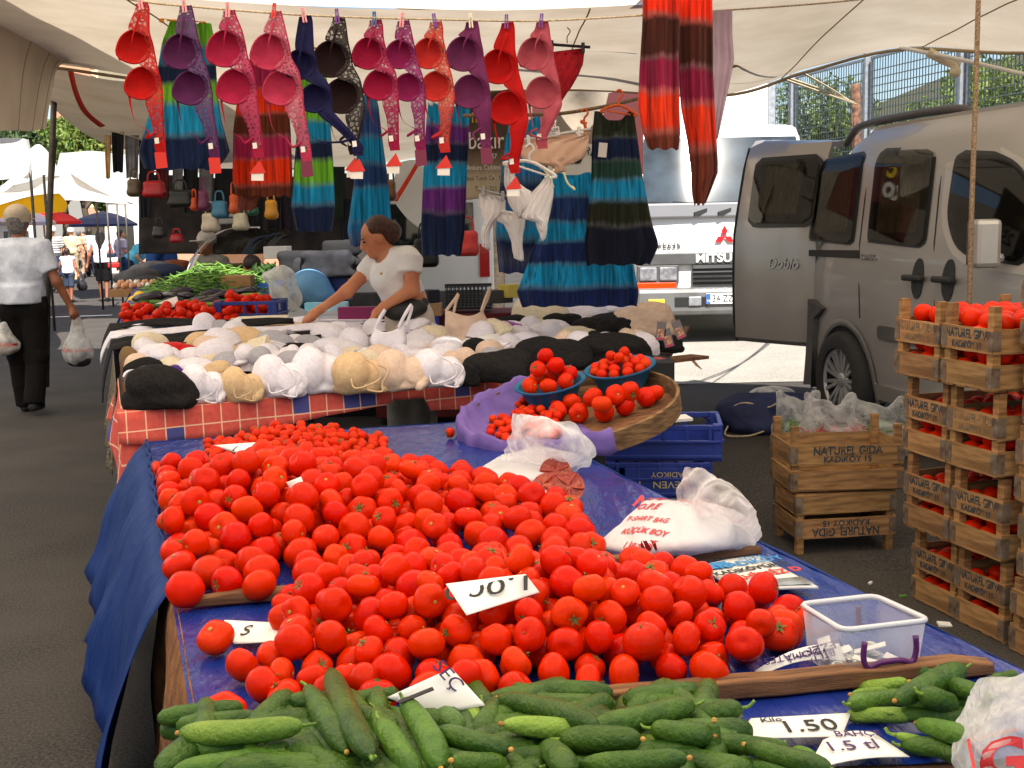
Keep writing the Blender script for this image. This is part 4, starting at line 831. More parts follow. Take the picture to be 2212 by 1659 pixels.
def inpoly(P, x, y):
    c = False; n = len(P)
    for i in range(n):
        x1, y1 = P[i]; x2, y2 = P[i-1]
        if (y1 > y) != (y2 > y) and x < (x2-x1)*(y-y1)/(y2-y1)+x1: c = not c
    return c
def heap(poly, rfun, prof, base, tries=60, seed=0, nmax=400, walls=None):
    """drop balls one by one where they come to rest lowest; prof(x, y) = allowed height of the heap top"""
    r = np.random.default_rng(seed); P = np.array(poly); lo, hi = P.min(0), P.max(0); B = np.zeros((0, 4)); miss = 0
    def rest(x, y, rad):
        z = base+rad
        if len(B):
            d2 = (B[:, 0]-x)**2+(B[:, 1]-y)**2; s_ = rad+B[:, 3]; m_ = d2 < s_*s_
            if m_.any(): z = max(z, (B[m_, 2]+np.sqrt(s_[m_]**2-d2[m_])).max())
        return z
    while len(B) < nmax and miss < 40:
        rad = rfun(r); best = None
        for _ in range(tries):
            x, y = lo+(hi-lo)*r.random(2)
            if not inpoly(poly, x, y): continue
            z = rest(x, y, rad); sc_ = z+rad-prof(x, y)
            if best is None or sc_ < best[0]: best = (sc_, x, y, z)
        if best is None or best[0] > 0: miss += 1; continue
        _, x, y, z = best; st = rad*.5
        for _ in range(40):
            x2, y2 = x+r.normal()*st, y+r.normal()*st
            if not inpoly(poly, x2, y2): continue
            z2 = rest(x2, y2, rad)
            if z2 < z-1e-4: x, y, z = x2, y2, z2
            else: st *= .93
        B = np.vstack([B, [x, y, z, rad]])
    return B
def visible(B, extra=None):
    """how much of each ball the camera sees (painted discs, in pixels of the 1024 picture)"""
    depth = np.full((420, 560), 1e9); idm = -np.ones((420, 560), int)
    for i, (x, y, z, rad) in enumerate(B):
        p = cam_px(x, y, z); sx = p[0]/2212*560; sy = p[1]/1659*420; rp = rad*FPX/p[2]/2212*560
        x0, x1, y0, y1 = int(max(0, sx-rp)), int(min(559, sx+rp+1)), int(max(0, sy-rp)), int(min(419, sy+rp+1))
        if x1 <= x0 or y1 <= y0: continue
        yy, xx = np.mgrid[y0:y1, x0:x1]; q = (xx+.5-sx)**2+(yy+.5-sy)**2; ok = q < rp*rp; dz = p[2]-rad*np.sqrt(np.clip(1-q/(rp*rp), 0, 1))
        sub = depth[y0:y1, x0:x1]; ok &= dz < sub; sub[ok] = dz[ok]; idm[y0:y1, x0:x1][ok] = i
    return np.bincount(idm[idm >= 0], minlength=len(B))
_ci = (Matrix.Rotation(math.pi/2-PITCH, 3, 'X') @ Matrix.Rotation(-ROLL, 3, 'Z')).transposed()
def cam_px(x, y, z):
    q = _ci @ Vector((x, y, z-CAMH)); return (1106+FPX*q.x/-q.z, 829.5-FPX*q.y/-q.z, -q.z)
tr_ = random.Random(11)
def put_tomato(x, y, z, rad, label, group, name='tomato', part=None, rot=None, meshes=TME, calp=.45):
    o = link(name, tr_.choice(meshes), None, (x, y, z)); o.scale = (rad, rad, rad)
    o.rotation_euler = rot or (tr_.gauss(0, 1.0), tr_.gauss(0, 1.0), tr_.uniform(0, 6.3)); tag(o, label, 'tomato', group)
    if tr_.random() < calp: link('calyx', tr_.choice(CME), o)
    else: link('stem_scar', SME, o)
    return o
def low_balls(B, n=12, k=8):
    m = MB()
    for x, y, z, r in B: m.lathe([(max(.0005, math.sin(math.pi*i/k))*r, math.cos(math.pi*i/k)*r*.9) for i in range(k+1)][::-1], (x, y, z), n)
    return m
def px2(poly, z): return [tuple(onz(x, y, z).xy) for x, y in poly]
rear = px2([(362, 1050), (372, 1150), (392, 1292), (600, 1270), (900, 1246), (1180, 1218), (1285, 1180), (1215, 1090), (1085, 1035), (1010, 1022), (900, 1015), (600, 1020), (420, 1035)], TZ+.03)
c_ = onz(720, 1110, TZ); ex = (onz(1000, 1110, TZ)-onz(400, 1110, TZ)).normalized()
def prof_rear(x, y):
    px = cam_px(x, y, TZ); u, v = px[0], px[1]
    h = .112+.125*math.exp(-(((u-620)/330)**2+((v-1130)/80)**2))
    if u < 460+max(0, (v-1000)*.1): h = max(h, .165-.07*max(0, (v-1150)/140))
    if u > 1050: h = min(h, .17-.0004*(u-1050))
    if u > 1150: h = min(h, .095)
    if v > 1215: h = min(h, .135)
    return TZ+h
Brear = heap(rear, lambda r: r.uniform(.034, .044), prof_rear, TZ, seed=2, nmax=420)
front = px2([(575, 1330), (640, 1385), (505, 1440), (520, 1480), (585, 1525), (850, 1528), (1000, 1515), (1300, 1490), (1580, 1462), (1640, 1415), (1700, 1380), (1738, 1330), (1610, 1290), (1510, 1265), (1440, 1222), (1250, 1232), (900, 1266), (600, 1300)], TZ+.02)
def prof_front(x, y):
    u, v, _ = cam_px(x, y, TZ); h = .105+.10*math.exp(-(((u-1130)/430)**2+((v-1385)/85)**2))
    if v < 1300 and u > 1150: h = min(h, .085)
    if u > 1450: h = min(h, .115)
    if u < 700: h = min(h, .095+.06*(u-560)/140)
    return TZ+h
Bfront = heap(front, lambda r: r.uniform(.029, .038), prof_front, TZ, seed=5, nmax=420)
lone = []
for x, y, r in ((466, 1376, .0385), (484, 1540, .038), (1275, 1180, .040), (1228, 1098, .044), (1695, 1356, .040), (1718, 1332, .034)): p = onz(x, y, TZ+r*.9); lone.append((p.x, p.y, TZ+r*.87, r))
ALL = np.vstack([Brear, Bfront, lone]); vis = visible(ALL); nr, nf = len(Brear), len(Bfront)
hid = []
LB = ('large ripe tomato in the heap at the back of the blue table', 'ripe tomato in the heap between the two wooden battens', )
GR = ('tomatoes of the back heap', 'tomatoes of the front heap')
lonelab = ('single tomato lying beside the price card by the thin batten', 'single tomato on the tarpaulin behind the leftmost cucumbers', 'stray tomato beside the printed white bag', 'stray tomato near the halved tomatoes', 'dark red tomato at the heap\'s end before the plastic box', 'small tomato touching the clear plastic box')
for i, (x, y, z, r) in enumerate(ALL):
    if i >= nr+nf: put_tomato(x, y, z, r, lonelab[i-nr-nf], None, calp=.8, rot=(tr_.uniform(.3, 1.0), tr_.uniform(-.5, .5), 0)); continue
    if vis[i] < 10: hid.append((x, y, z, r)); continue
    k = 0 if i < nr else 1; put_tomato(x, y, z, r, LB[k], GR[k], calp=.3 if k == 0 else .5)
low_balls(hid).thing('tomato_underlayer', TOM[1], 'tomatoes buried under the top layer of the two heaps', 'tomato', smooth=True, kind='stuff')
print('tomatoes', nr, nf, len(hid))
# cherry tomatoes along the far edge of the table
CH = M('cherry_skin', (.56, .010, .001), (.62, .022, .002), ns=20, rough=.28, spec=.12, orand=.12)
cm_ = tomato_mesh(31, .95, .01, 14, 9); cm_.materials.clear(); cm_.materials.append(CH); cm_.name = 'cherry_tomato'
cc_ = calyx_mesh(3)
def put_cherry(x, y, z, r, label, group, calp=.25):
    o = link('cherry_tomato', cm_, None, (x, y, z)); o.scale = (r, r, r*tr_.uniform(.95, 1.1)); o.rotation_euler = (tr_.gauss(0, .9), tr_.gauss(0, .9), tr_.uniform(0, 6.3)); tag(o, label, 'cherry tomato', group)
    if tr_.random() < calp: c = link('calyx', cc_, o); c.scale = (1.3, 1.3, 1.15)
def px_heap(pxs, z, rf, pf, seed, nmax): return heap(px2(pxs, z), rf, pf, TZ, seed=seed, nmax=nmax)
Bch = px_heap([(332, 966), (430, 958), (560, 948), (820, 945), (1000, 978), (1042, 995), (990, 1020), (860, 1015), (600, 1022), (420, 1030), (352, 1045)], TZ+.01, lambda r: r.uniform(.0165, .021), lambda x, y: TZ+.05+.10*math.exp(-((cam_px(x, y, TZ)[0]-640)/190)**2), 8, 420)
Bch2 = px_heap([(338, 1010), (352, 1040), (362, 1075), (352, 1080)], TZ+.01, lambda r: r.uniform(.017, .021), lambda x, y: TZ+.06, 9, 12)
Bch = np.vstack([Bch, Bch2]); vc = visible(np.vstack([ALL, Bch]))[len(ALL):]; hid = []
order = np.argsort(-vc); keep = set(int(i) for i in order[:230] if vc[i] >= 2)
for i, b in enumerate(Bch):
    if i in keep: put_cherry(*b, 'cherry tomato in the heap along the far edge of the blue table', 'cherry tomatoes at the far edge')
    else: hid.append(b)
if hid: low_balls(hid, 8, 6).thing('cherry_tomato_underlayer', CH, 'cherry tomatoes buried in the heap at the far edge', 'cherry tomato', smooth=True, kind='stuff')
p = onz(972, 934, TZ+.02); put_cherry(p.x, p.y, TZ+.019, .02, 'single cherry tomato lying alone by the purple paper', None, 1)
p = onz(1000, 968, TZ+.02)
# halved tomatoes
FLESH = M('tomato_flesh', (.30, .012, .004), (.46, .09, .025), ns=70, rough=.3, coat=.2, bump=.5, bs=60, fac=(.45, .7))
def half(x, y, r, rot, label):
    p = onz(x, y, TZ+r*.5); t = thing('halved_tomato', V3(p.x, p.y, TZ+r*.8), label, 'tomato'); q = Euler(rot).to_matrix(); m = MB(); n = 24
    prof = [(math.sin(a)*r, -math.cos(a)*r*.85) for a in np.linspace(0.02, math.pi/2, 9)]; m.lathe(prof, t.location, n, q); m.build('skin', TOM[0], t, smooth=True)
    m = MB(); m.lathe([(.001, .001), (r*.25, .003), (r*.55, -.003), (r*.8, -.001), (r, .0005)], t.location, n, q); f = m.build('cut_face', FLESH, t, smooth=True)
    m = MB()
    for k in range(5):
        a = 2*math.pi*k/5; m.tube([t.location+q @ V3(math.cos(a)*r*.2, math.sin(a)*r*.2, .002), t.location+q @ V3(math.cos(a+.1)*r*.92, math.sin(a+.1)*r*.92, .002)], r*.06, 6)
    m.build('core_rib', M('rib_pale', (.42, .045, .015), rough=.4), f, smooth=True)
half(1200, 1030, .052, (R(58), R(-18), R(10)), 'halved tomato showing its flesh next to the white bags'); half(1228, 1062, .050, (R(62), R(12), R(-12)), 'cut tomato half leaning in front of the other halves'); half(1172, 1058, .045, (R(35), R(-40), R(0)), 'cut tomato half lying behind the tomato heap')
# ------------------------------------------------------------ cucumbers
CU = [M('cucumber_dark', (.062, .125, .014), (.024, .062, .008), ns=14, rough=.30, bump=.35, bs=110, orand=.15, spec=.25, det=8), M('cucumber_mid', (.10, .20, .024), (.045, .11, .014), ns=12, rough=.36, bump=.35, bs=110, orand=.15, spec=.25, det=8), M('cucumber_light', (.22, .33, .045), (.10, .19, .025), ns=10, rough=.38, bump=.35, bs=110, orand=.15, spec=.25, det=8)]
BLOS = M('dry_blossom', lin(205, 160, 80), lin(150, 100, 50), ns=40, rough=.9)
def cucumber(P1, P2, r, shade, bend, label, group, name='cucumber', stem=True, seed=0):
    rr = random.Random(seed); a, b = Vector(P1), Vector(P2); L = (b-a).length+2*r*.9; d = (b-a).normalized(); a = a-d*r*.9; b = b+d*r*.9; mid = (a+b)/2
    s_ = V3(-d.y, d.x, 0); n = 16; ts = [0, .015, .04, .09, .16, .26, .38, .5, .62, .74, .84, .91, .96, .985, 1]
    rad = lambda t: r*max(.04, (1-(abs(2*t-1))**4.5)**.55)*(1+.06*math.sin(t*7+seed))*(1-.12*(1-t))
    pts = [a+(b-a)*t+s_*(bend*L*math.sin(math.pi*t)) for t in ts]; m = MB(); rings = []
    up = V3(0, 0, 1)
    for i, p in enumerate(pts):
        tn = (pts[min(i+1, len(pts)-1)]-pts[max(i-1, 0)]).normalized(); x = tn.cross(up).normalized(); y = x.cross(tn); R0 = rad(ts[i])
        rings.append([p+(x*math.cos(2*math.pi*k/n)+y*math.sin(2*math.pi*k/n))*R0*(1+.025*math.cos(5*2*math.pi*k/n+seed)) for k in range(n)])
    m.grid(rings, closed=True); m.add(rings[0], [tuple(range(n-1, -1, -1))]); m.add(rings[-1], [tuple(range(n))])
    o = m.thing(name, CU[shade], label, 'cucumber', group, smooth=True)
    if stem:
        e = a if rr.random() < .5 else b; dd = (a-b).normalized() if e == a else (b-a).normalized(); f = b if e == a else a
        m = MB(); m.tube(smoothpath([e-dd*.003, e+dd*.010, e+dd*.018+V3(rr.uniform(-.006, .006), rr.uniform(-.006, .006), rr.uniform(0, .008))], 3), [.004, .0034, .003, .003, .0028, .0026, .003], 6); m.build('stem', CU[2], o, smooth=True)
        m = MB(); m.lathe([(.0005, .006), (.003, .005), (.0045, .001), (.003, -.002)], f-dd*.001, 7, (-dd).to_track_quat('Z', 'Y').to_matrix()); m.build('dry_blossom', BLOS, o)
    return o
L1 = 'cucumber in the heap at the table front'; G1_ = 'cucumbers of the front heap'; L2 = 'cucumber in the smaller heap beside the thick batten'; G2_ = 'cucumbers of the smaller heap'
CUC = [(410,1582,630,1568,28,2,3),(402,1622,580,1612,26,1,2),(400,1664,650,1638,30,1,2),(612,1531,692,1656,26,0,2),(668,1493,741,1611,27,0,3),(717,1455,797,1625,30,0,3),(786,1531,835,1652,22,0,2),(817,1545,880,1660,27,1,2),(845,1534,930,1660,20,1,2),(878,1524,944,1645,30,1,3),(941,1538,986,1569,27,1,2),(993,1517,1049,1580,24,2,2),(830,1570,892,1660,28,1,3),(962,1583,1083,1614,26,0,3),(1062,1538,1094,1569,24,0,2),(1090,1513,1274,1566,27,0,3),(1201,1513,1292,1569,24,1,2),(1107,1566,1274,1583,24,2,3),(1236,1597,1357,1597,31,0,3),(1295,1569,1479,1527,29,0,3),(1482,1555,1580,1534,28,0,2),(1430,1576,1514,1586,27,0,3),(1541,1576,1538,1611,18,0,3),(1184,1618,1222,1660,30,0,3),(1375,1600,1458,1625,22,2,2),(1271,1652,1462,1639,26,0,3),(969,1619,1031,1632,17,2,2),(996,1645,1073,1652,26,0,3),(1087,1590,1135,1600,24,0,1),(1094,1625,1170,1635,16,1,1),(1120,1655,1160,1657,22,0,2),(1476,1645,1514,1656,24,0,2),(1569,1604,1687,1618,24,0,2),(1628,1614,1777,1656,24,0,3),(1593,1576,1628,1586,18,0,1),(1451,1583,1517,1593,27,0,1),(1722,1625,1750,1635,17,1,1),(1465,1640,1500,1650,22,0,1),(1420,1625,1470,1640,25,0,1),(1583,1652,1756,1660,20,1,1),(560,1640,620,1668,24,0,1),(690,1660,760,1640,24,0,1),(900,1600,960,1650,24,0,1),(1310,1545,1400,1560,20,2,1),(1400,1560,1440,1550,20,1,1)]
CUR = [(1868,1486,1947,1475,18,2,1),(1850,1500,1944,1493,13,2,1),(1850,1520,1958,1512,26,1,1),(1951,1456,1993,1450,18,0,1),(1947,1507,2072,1448,28,0,2),(2034,1472,2131,1503,22,0,2),(1972,1513,2000,1513,17,2,2),(2003,1503,2045,1517,26,0,2),(1843,1547,1951,1547,20,2,1),(1958,1543,2104,1554,24,0,1),(1993,1566,2086,1593,24,1,2),(2055,1517,2121,1524,20,1,1),(1944,1590,2045,1618,14,2,1),(1961,1614,2052,1635,24,0,1),(2149,1467,2184,1460,17,0,1)]
for k, (lst, lb, gr) in enumerate(((CUC, L1, G1_), (CUR, L2, G2_))):
    for i, (x1, y1, x2, y2, rp, sh, lev) in enumerate(lst):
        p = onz((x1+x2)/2, (y1+y2)/2, TZ+.04); r = rp*cam_px(*p)[2]/FPX*.98; z = TZ+r+(lev-1)*.030; dz = .006*((i*7) % 5-2)
        cucumber(onz(x1, y1, z+dz), onz(x2, y2, z-dz), r, sh, .05*((i*13) % 7-3)/3 if not (k and i == 13) else .22, ('dark green ', 'mid green ', 'pale green ')[sh]+lb, gr, seed=100*k+i)
lower = MB(); r9 = random.Random(5); lb_ = []
base_poly = px2([(420, 1600), (900, 1555), (1280, 1548), (1540, 1560), (1520, 1620), (1600, 1680), (1650, 1760), (380, 1760)], TZ)
fl = np.array(base_poly); lo_, hi_ = fl.min(0), fl.max(0)
for _ in range(260):
    x, y = r9.uniform(lo_[0], hi_[0]), r9.uniform(lo_[1], hi_[1])
    if not inpoly(base_poly, x, y): continue
    a = r9.uniform(0, 3.14); h = .055; r = r9.uniform(.017, .022); z = TZ+r+r9.choice([0, .03]); c, s_ = math.cos(a)*h, math.sin(a)*h
    lower.tube([(x-c*1.25, y-s_*1.25, z), (x-c*1.1, y-s_*1.1, z), (x-c*.7, y-s_*.7, z), (x+c*.7, y+s_*.7, z), (x+c*1.1, y+s_*1.1, z), (x+c*1.25, y+s_*1.25, z)], [r*.3, r*.75, r, r, r*.8, r*.35], 10)
lower.thing('cucumber_underlayer', CU[0], 'cucumbers buried under the front heap', 'cucumber', smooth=True, kind='stuff')
# ------------------------------------------------------------ price cards, newspaper, bags, plastic box
def quadsheet(px4, zs, curl=0, n=10):
    """card from its four corners (far-left, far-right, near-right, near-left) with heights"""
    P = [onz(x, y, TZ+z) for (x, y), z in zip(px4, zs)]; rows = []
    for j in range(n+1):
        v = j/n; row = []
        for i in range(n+1):
            u = i/n; p = (P[0]*(1-u)+P[1]*u)*(1-v)+(P[3]*(1-u)+P[2]*u)*v; row.append(p+V3(0, 0, curl*math.sin(math.pi*u)))
        rows.append(row)
    return P, rows
def card(px4, zs, label, txts=(), curl=0, mat=None, name='price_card', cat='price card', flip=False, th=.0012):
    P, rows = quadsheet(px4, zs, curl); m = MB(); m.sheet(rows, .0012); o = m.thing(name, mat or MT['white'], label, cat, smooth=True)
    for (t, u, v, size, ang, mt, sx) in txts:
        p = (P[0]*(1-u)+P[1]*u)*(1-v)+(P[3]*(1-u)+P[2]*u)*v+V3(0, 0, curl*math.sin(math.pi*u)); ux = (P[1]-P[0]).normalized(); uy = (P[0]-P[3]).normalized(); nn = ux.cross(uy).normalized()
        if nn.z < 0: nn = -nn
        f = frame(ux, uy) @ Matrix.Rotation(R(ang), 3, 'Z'); text(t, size, mt, 'lettering', o, p+nn*.0035, f, .0004, sx=sx, shear=.15)
    return o
BK, PU, RE = MT['black'], M('violet_ink', lin(70, 45, 95), rough=.8), M('red_ink', lin(200, 50, 55), rough=.6)
card([(963, 1262), (1135, 1240), (1165, 1280), (1008, 1330)], (.16, .17, .135, .125), 'white price card lying upside down on the front tomato heap', [('1.000', .5, .35, .062, 180, BK, 1.3)])
sg = card([(836, 1506), (975, 1444), (1049, 1524), (930, 1546)], (.085, .115, .07, .05), 'white card with one thick stroke stuck above the cucumbers', [('SEÇ AL', .86, .42, .032, -70, PU, 1.1)])
p0, p1 = onz(862, 1517, TZ+.10), onz(936, 1487, TZ+.115); m = MB(); m.bar(p0+V3(0, 0, .0), p1+V3(0, 0, .0), .012, .0015); 
m.build('brush_stroke', BK, sg)
card([(1622, 1553), (1838, 1541), (1818, 1592), (1585, 1597)], (.03, .015, .012, .03), 'white price card reading kilo 150 among the cucumbers', [('Kilo', .22, .20, .020, 0, BK, 1.2), ('1.50', .62, .56, .052, 0, BK, 1.2)])
card([(1778, 1600), (1885, 1583), (1965, 1636), (1740, 1668)], (.02, .012, .008, .02), 'white card with violet writing below the kilo card', [('BAHÇE', .62, .16, .024, -12, PU, 1.1), ('1.5 tl', .45, .55, .040, -8, PU, 1.2)], curl=.008)
card([(1630, 1450), (1812, 1391), (1828, 1430), (1640, 1462)], (.012, .045, .02, .006), 'curled white card with upside down writing by the plastic box', [('LEZZETLİ', .68, .35, .024, 176, PU, 1.1), ('DOMATES', .42, .5, .022, 172, PU, 1.1), ('BİLİR', .72, .78, .022, 176, PU, 1.1)], curl=.016)
card([(484, 1340), (600, 1346), (600, 1386), (506, 1392)], (.02, .03, .03, .004), 'white card half hidden under the front tomatoes', [('S', .35, .5, .05, 20, BK, 1)])
card([(462, 962), (552, 956), (528, 980), (500, 976)], (.11, .12, .10, .09), 'white card lying on the cherry tomatoes', [('7', .5, .5, .03, 160, BK, 1)])
card([(618, 1042), (650, 1030), (656, 1044), (626, 1056)], (.17, .175, .16, .15), 'small white slip poking out of the back tomato heap')
card([(1148, 1078), (1180, 1060), (1196, 1066), (1160, 1090)], (.05, .06, .05, .04), 'white slip under the cut tomato half')
# newspaper
NEWS = M('newsprint', (.72, .70, .66), (.62, .60, .56), ns=30, rough=.9)
P, rows = quadsheet([(1513, 1226), (1640, 1206), (1768, 1273), (1592, 1284)], (.012, .012, .018, .006), .004); m = MB(); m.sheet(rows, .006); nw = m.thing('newspaper', NEWS, 'folded newspaper with red and black headlines on the tarpaulin', 'newspaper', smooth=True)
def nt_(t, u, v, size, mt, sx=1, bold=0):
    p = (P[0]*(1-u)+P[1]*u)*(1-v)+(P[3]*(1-u)+P[2]*u)*v; text(t, size, mt, 'headline', nw, p+V3(0, 0, .0125), frame((P[1]-P[0]), (P[0]-P[3])), .0003, sx=sx, bold=bold)
NB, NR, NBL = M('news_black', (.03, .03, .03), rough=.9), M('news_red', lin(205, 60, 45), rough=.9), M('news_blue', lin(60, 130, 185), rough=.9)
nt_('GAZETE', .78, .07, .017, NBL, 1.1); nt_('KADIKÖY', .68, .20, .044, NBL, .95, .001); nt_("KADIKÖY'ÜN İ", .54, .40, .032, NB, .95, .001); nt_('SAHİPSİZ D', .60, .60, .040, NR, .95, .0012)
def npanel(u0, u1, v0, v1, mt, nm):
    q = [(P[0]*(1-u)+P[1]*u)*(1-v)+(P[3]*(1-u)+P[2]*u)*v+V3(0, 0, .0115) for u, v in ((u0, v0), (u1, v0), (u1, v1), (u0, v1))]; mm = MB(); mm.poly(q[::-1], .0006, (0, 0, 1)); mm.build(nm, mt, nw)
npanel(.03, .36, .06, .26, NBL, 'advert'); npanel(.04, .97, .76, .97, M('news_photo', (.35, .4, .45), (.12, .11, .10), ns=14, rough=.9), 'photograph')
# clear plastic box with violet handles
CLR = M('box_plastic', (.86, .86, .9), rough=.22, trans=.0, alpha=1); _ = CLR.node_tree; 
_nn = _.nodes; _tp = _nn.new('ShaderNodeBsdfTransparent'); _tp.inputs[0].default_value = (.93, .94, .97, 1); _mxx = _nn.new('ShaderNodeMixShader'); _lw = _nn.new('ShaderNodeLayerWeight'); _lw.inputs[0].default_value = .35; _mrr = _nn.new('ShaderNodeMapRange'); _mrr.inputs['To Min'].default_value = .16; _mrr.inputs['To Max'].default_value = .75
_.links.new(_lw.outputs['Facing'], _mrr.inputs[0]); _.links.new(_mrr.outputs[0], _mxx.inputs[0]); _.links.new(_tp.outputs[0], _mxx.inputs[1]); _.links.new(_nn['Principled BSDF'].outputs[0], _mxx.inputs[2]); _.links.new(_mxx.outputs[0], _nn['Material Output'].inputs[0])
bz = TZ+.105; R4 = [onz(1728, 1305, bz), onz(1890, 1287, bz), onz(2008, 1340, bz), onz(1822, 1362, bz)]; B4 = [c+(sum(R4, Vector())/4-c)*.09-V3(0, 0, .103) for c in R4]
pb = thing('plastic_box', V3(*(sum(R4, Vector())/4).xy, TZ), 'clear plastic box with violet handles holding coins and paper', 'box')
def rnd4(Q, r=.02, n=4):
    out = []
    for i in range(4):
        p, a, b = Q[i], Q[i-1], Q[(i+1) % 4]; s_, e = p+(a-p).normalized()*r, p+(b-p).normalized()*r
        out += [(1-t)**2*s_+2*t*(1-t)*p+t*t*e for t in np.linspace(0, 1, n)]
    return out
ro, bo = rnd4(R4), rnd4(B4); m = MB(); m.grid([bo, [b_*.5+r_*.5 for b_, r_ in zip(bo, ro)], [p-V3(0, 0, .012) for p in ro], ro], closed=True); m.add(bo, [tuple(range(len(bo)))]); m.build('shell', CLR, pb, smooth=40)
m = MB(); m.tube(ro, .0055, 6, closed=True); m.build('rim', M('rim_plastic', (.8, .8, .84), rough=.3, trans=.3), pb, smooth=True)
HV = M('violet_plastic', lin(86, 28, 92), rough=.35)
for a, b, s_ in ((R4[3], R4[2], 1), (R4[0], R4[1], -1)):
    d = (b-a).normalized(); o_ = d.cross(V3(0, 0, 1)).normalized()*.012*1; o_ = o_ if (o_.y < 0) == (s_ > 0) else -o_; c = (a+b)/2+o_
    h = [c-d*.052+V3(0, 0, -.022), c-d*.054+V3(0, 0, -.05), c-d*.045+V3(0, 0, -.070), c-d*.02+V3(0, 0, -.064), c+d*.02+V3(0, 0, -.064), c+d*.045+V3(0, 0, -.070), c+d*.054+V3(0, 0, -.05), c+d*.052+V3(0, 0, -.022)]
    m = MB(); m.tube(smoothpath(h, 4), .0055, 7); m.build('handle', HV, pb, smooth=True)
ctr = sum(B4, Vector())/4; rq = random.Random(4)
for i in range(46):
    u, v = rq.uniform(.12, .88), rq.uniform(.12, .88); p = (B4[0]*(1-u)+B4[1]*u)*(1-v)+(B4[3]*(1-u)+B4[2]*u)*v; m = MB()
    if i < 40: m.lathe([(.001, .0), (.0115, 0), (.0115, .002), (.001, .002)], p+V3(0, 0, .004+.012*rq.random()), 12, Euler((rq.gauss(0, .25), rq.gauss(0, .25), 0)).to_matrix()); m.thing('coin', M('coin_metal', (.6, .58, .5), rough=.3, metal=.9), 'coin among the loose change in the clear plastic box', 'coin', 'coins in the plastic box')
    else: m.box(p+V3(0, 0, .018+.004*i/40), (.06, .025, .002), Euler((rq.gauss(0, .3), rq.gauss(0, .3), rq.uniform(0, 3))).to_matrix()); m.thing('paper_slip', MT['white'], 'paper slip among the coins in the clear plastic box', 'paper', 'paper slips in the plastic box')
# plastic bags on the table
BAGW = M('bag_white', (.80, .78, .80), (.74, .72, .75), ns=5, rough=.35, bump=.6, bs=14, thin=.25, spec=.5)
BAGC = film('bag_film', (.86, .86, .88, 1), alpha=.5, rough=.2)
def onbag(bag, txt, size, p, xa, up, mt, bold=0, sx=1, name='printing'):
    """printing laid on a bag's skin: every point is dropped on the surface"""
    from mathutils.bvhtree import BVHTree
    me0 = bag.data; T_ = BVHTree.FromPolygons([v.co+chainloc(bag) for v in me0.vertices], [tuple(q.vertices) for q in me0.polygons])
    f = frame(xa, up); nn = f @ V3(0, 0, 1); o = text(txt, size, mt, name, None, (0, 0, 0), None, 0, sx=sx, bold=bold); L = chainloc(bag)
    for v in o.data.vertices:
        q = Vector(p)+f @ Vector((v.co.x, v.co.y, 0)); h = T_.ray_cast(q+nn*.3, -nn)[0]; v.co = ((h+nn*.0025) if h else q)-L
    o.parent = bag; o.location = (0, 0, 0); o.rotation_euler = (0, 0, 0); return o
def crumple(name, ctrl, mat, par, amp, sc_, seed, n=9):
    """crumpled sheet of film through control points (pixel, pixel, height above the table)"""
    A = np.array([[tuple(q) for q in r] for r in patch([[onz(x, y, TZ+z) for x, y, z in r] for r in ctrl], nu=n, nv=n, wr=0)]); sh = A.shape; gu, gv = np.gradient(A, axis=0), np.gradient(A, axis=1); nn = np.cross(gu, gv); nn /= np.linalg.norm(nn, axis=2, keepdims=True)+1e-9
    P_ = A.reshape(-1, 3); d = amp*(ridged(P_, sc_, seed)+.45*ridged(P_, sc_*2.4, seed+1)); A = A+nn*d.reshape(sh[0], sh[1], 1); A[..., 2] = np.maximum(A[..., 2], TZ+.003)
    m = MB(); m.grid([[Vector(q) for q in r] for r in A]); return m.build(name, mat, par, smooth=True)
bagB = thing('plastic_bag_bundle', onz(1460, 1190, TZ), 'bundle of white plastic bags with red printing beside the newspaper', 'plastic bag')
bB = crumple('bag_stack', [[(1408, 1118, .004), (1500, 1100, .004), (1590, 1118, .004), (1640, 1150, .004)], [(1402, 1080, .10), (1490, 1086, .115), (1590, 1108, .10), (1634, 1150, .02)], [(1345, 1132, .055), (1450, 1138, .085), (1570, 1150, .08), (1632, 1172, .015)], [(1294, 1176, .012), (1400, 1190, .035), (1540, 1182, .05), (1622, 1184, .01)], [(1300, 1186, .003), (1420, 1206, .003), (1540, 1196, .003), (1610, 1192, .003)]], BAGW, bagB, .012, 22, 2)
crumple('loose_film', [[(1488, 1014, .20), (1545, 1030, .20), (1600, 1075, .17), (1628, 1140, .08)], [(1478, 1050, .16), (1545, 1075, .17), (1600, 1110, .14), (1632, 1160, .05)], [(1470, 1095, .11), (1540, 1120, .12), (1600, 1140, .10), (1628, 1178, .02)]], film('bag_film_pink', (.90, .86, .86, 1), alpha=.34), bagB, .030, 20, 5, 14)
f0 = onz(1485, 1114, TZ+.09)-onz(1413, 1092, TZ+.10); fu = onz(1440, 1085, TZ+.11)-onz(1380, 1160, TZ+.04)
for t, x, y, sz, bo in (('NDU PLS', 1448, 1104, .060, .002), ('O.P.E', 1408, 1113, .036, .001), ('T-SHIRT BAG', 1400, 1128, .026, .0005), ('KÜÇÜK BOY', 1388, 1142, .028, .0008), ('1 kg.±20 gr', 1376, 1157, .028, .0006)):
    onbag(bB, t, sz, onz(x, y, TZ+.075), f0, fu, RE, bo)
bagA = thing('plastic_bag_bundle', onz(1130, 1020, TZ), 'white plastic bags crumpled open behind the halved tomatoes', 'plastic bag')
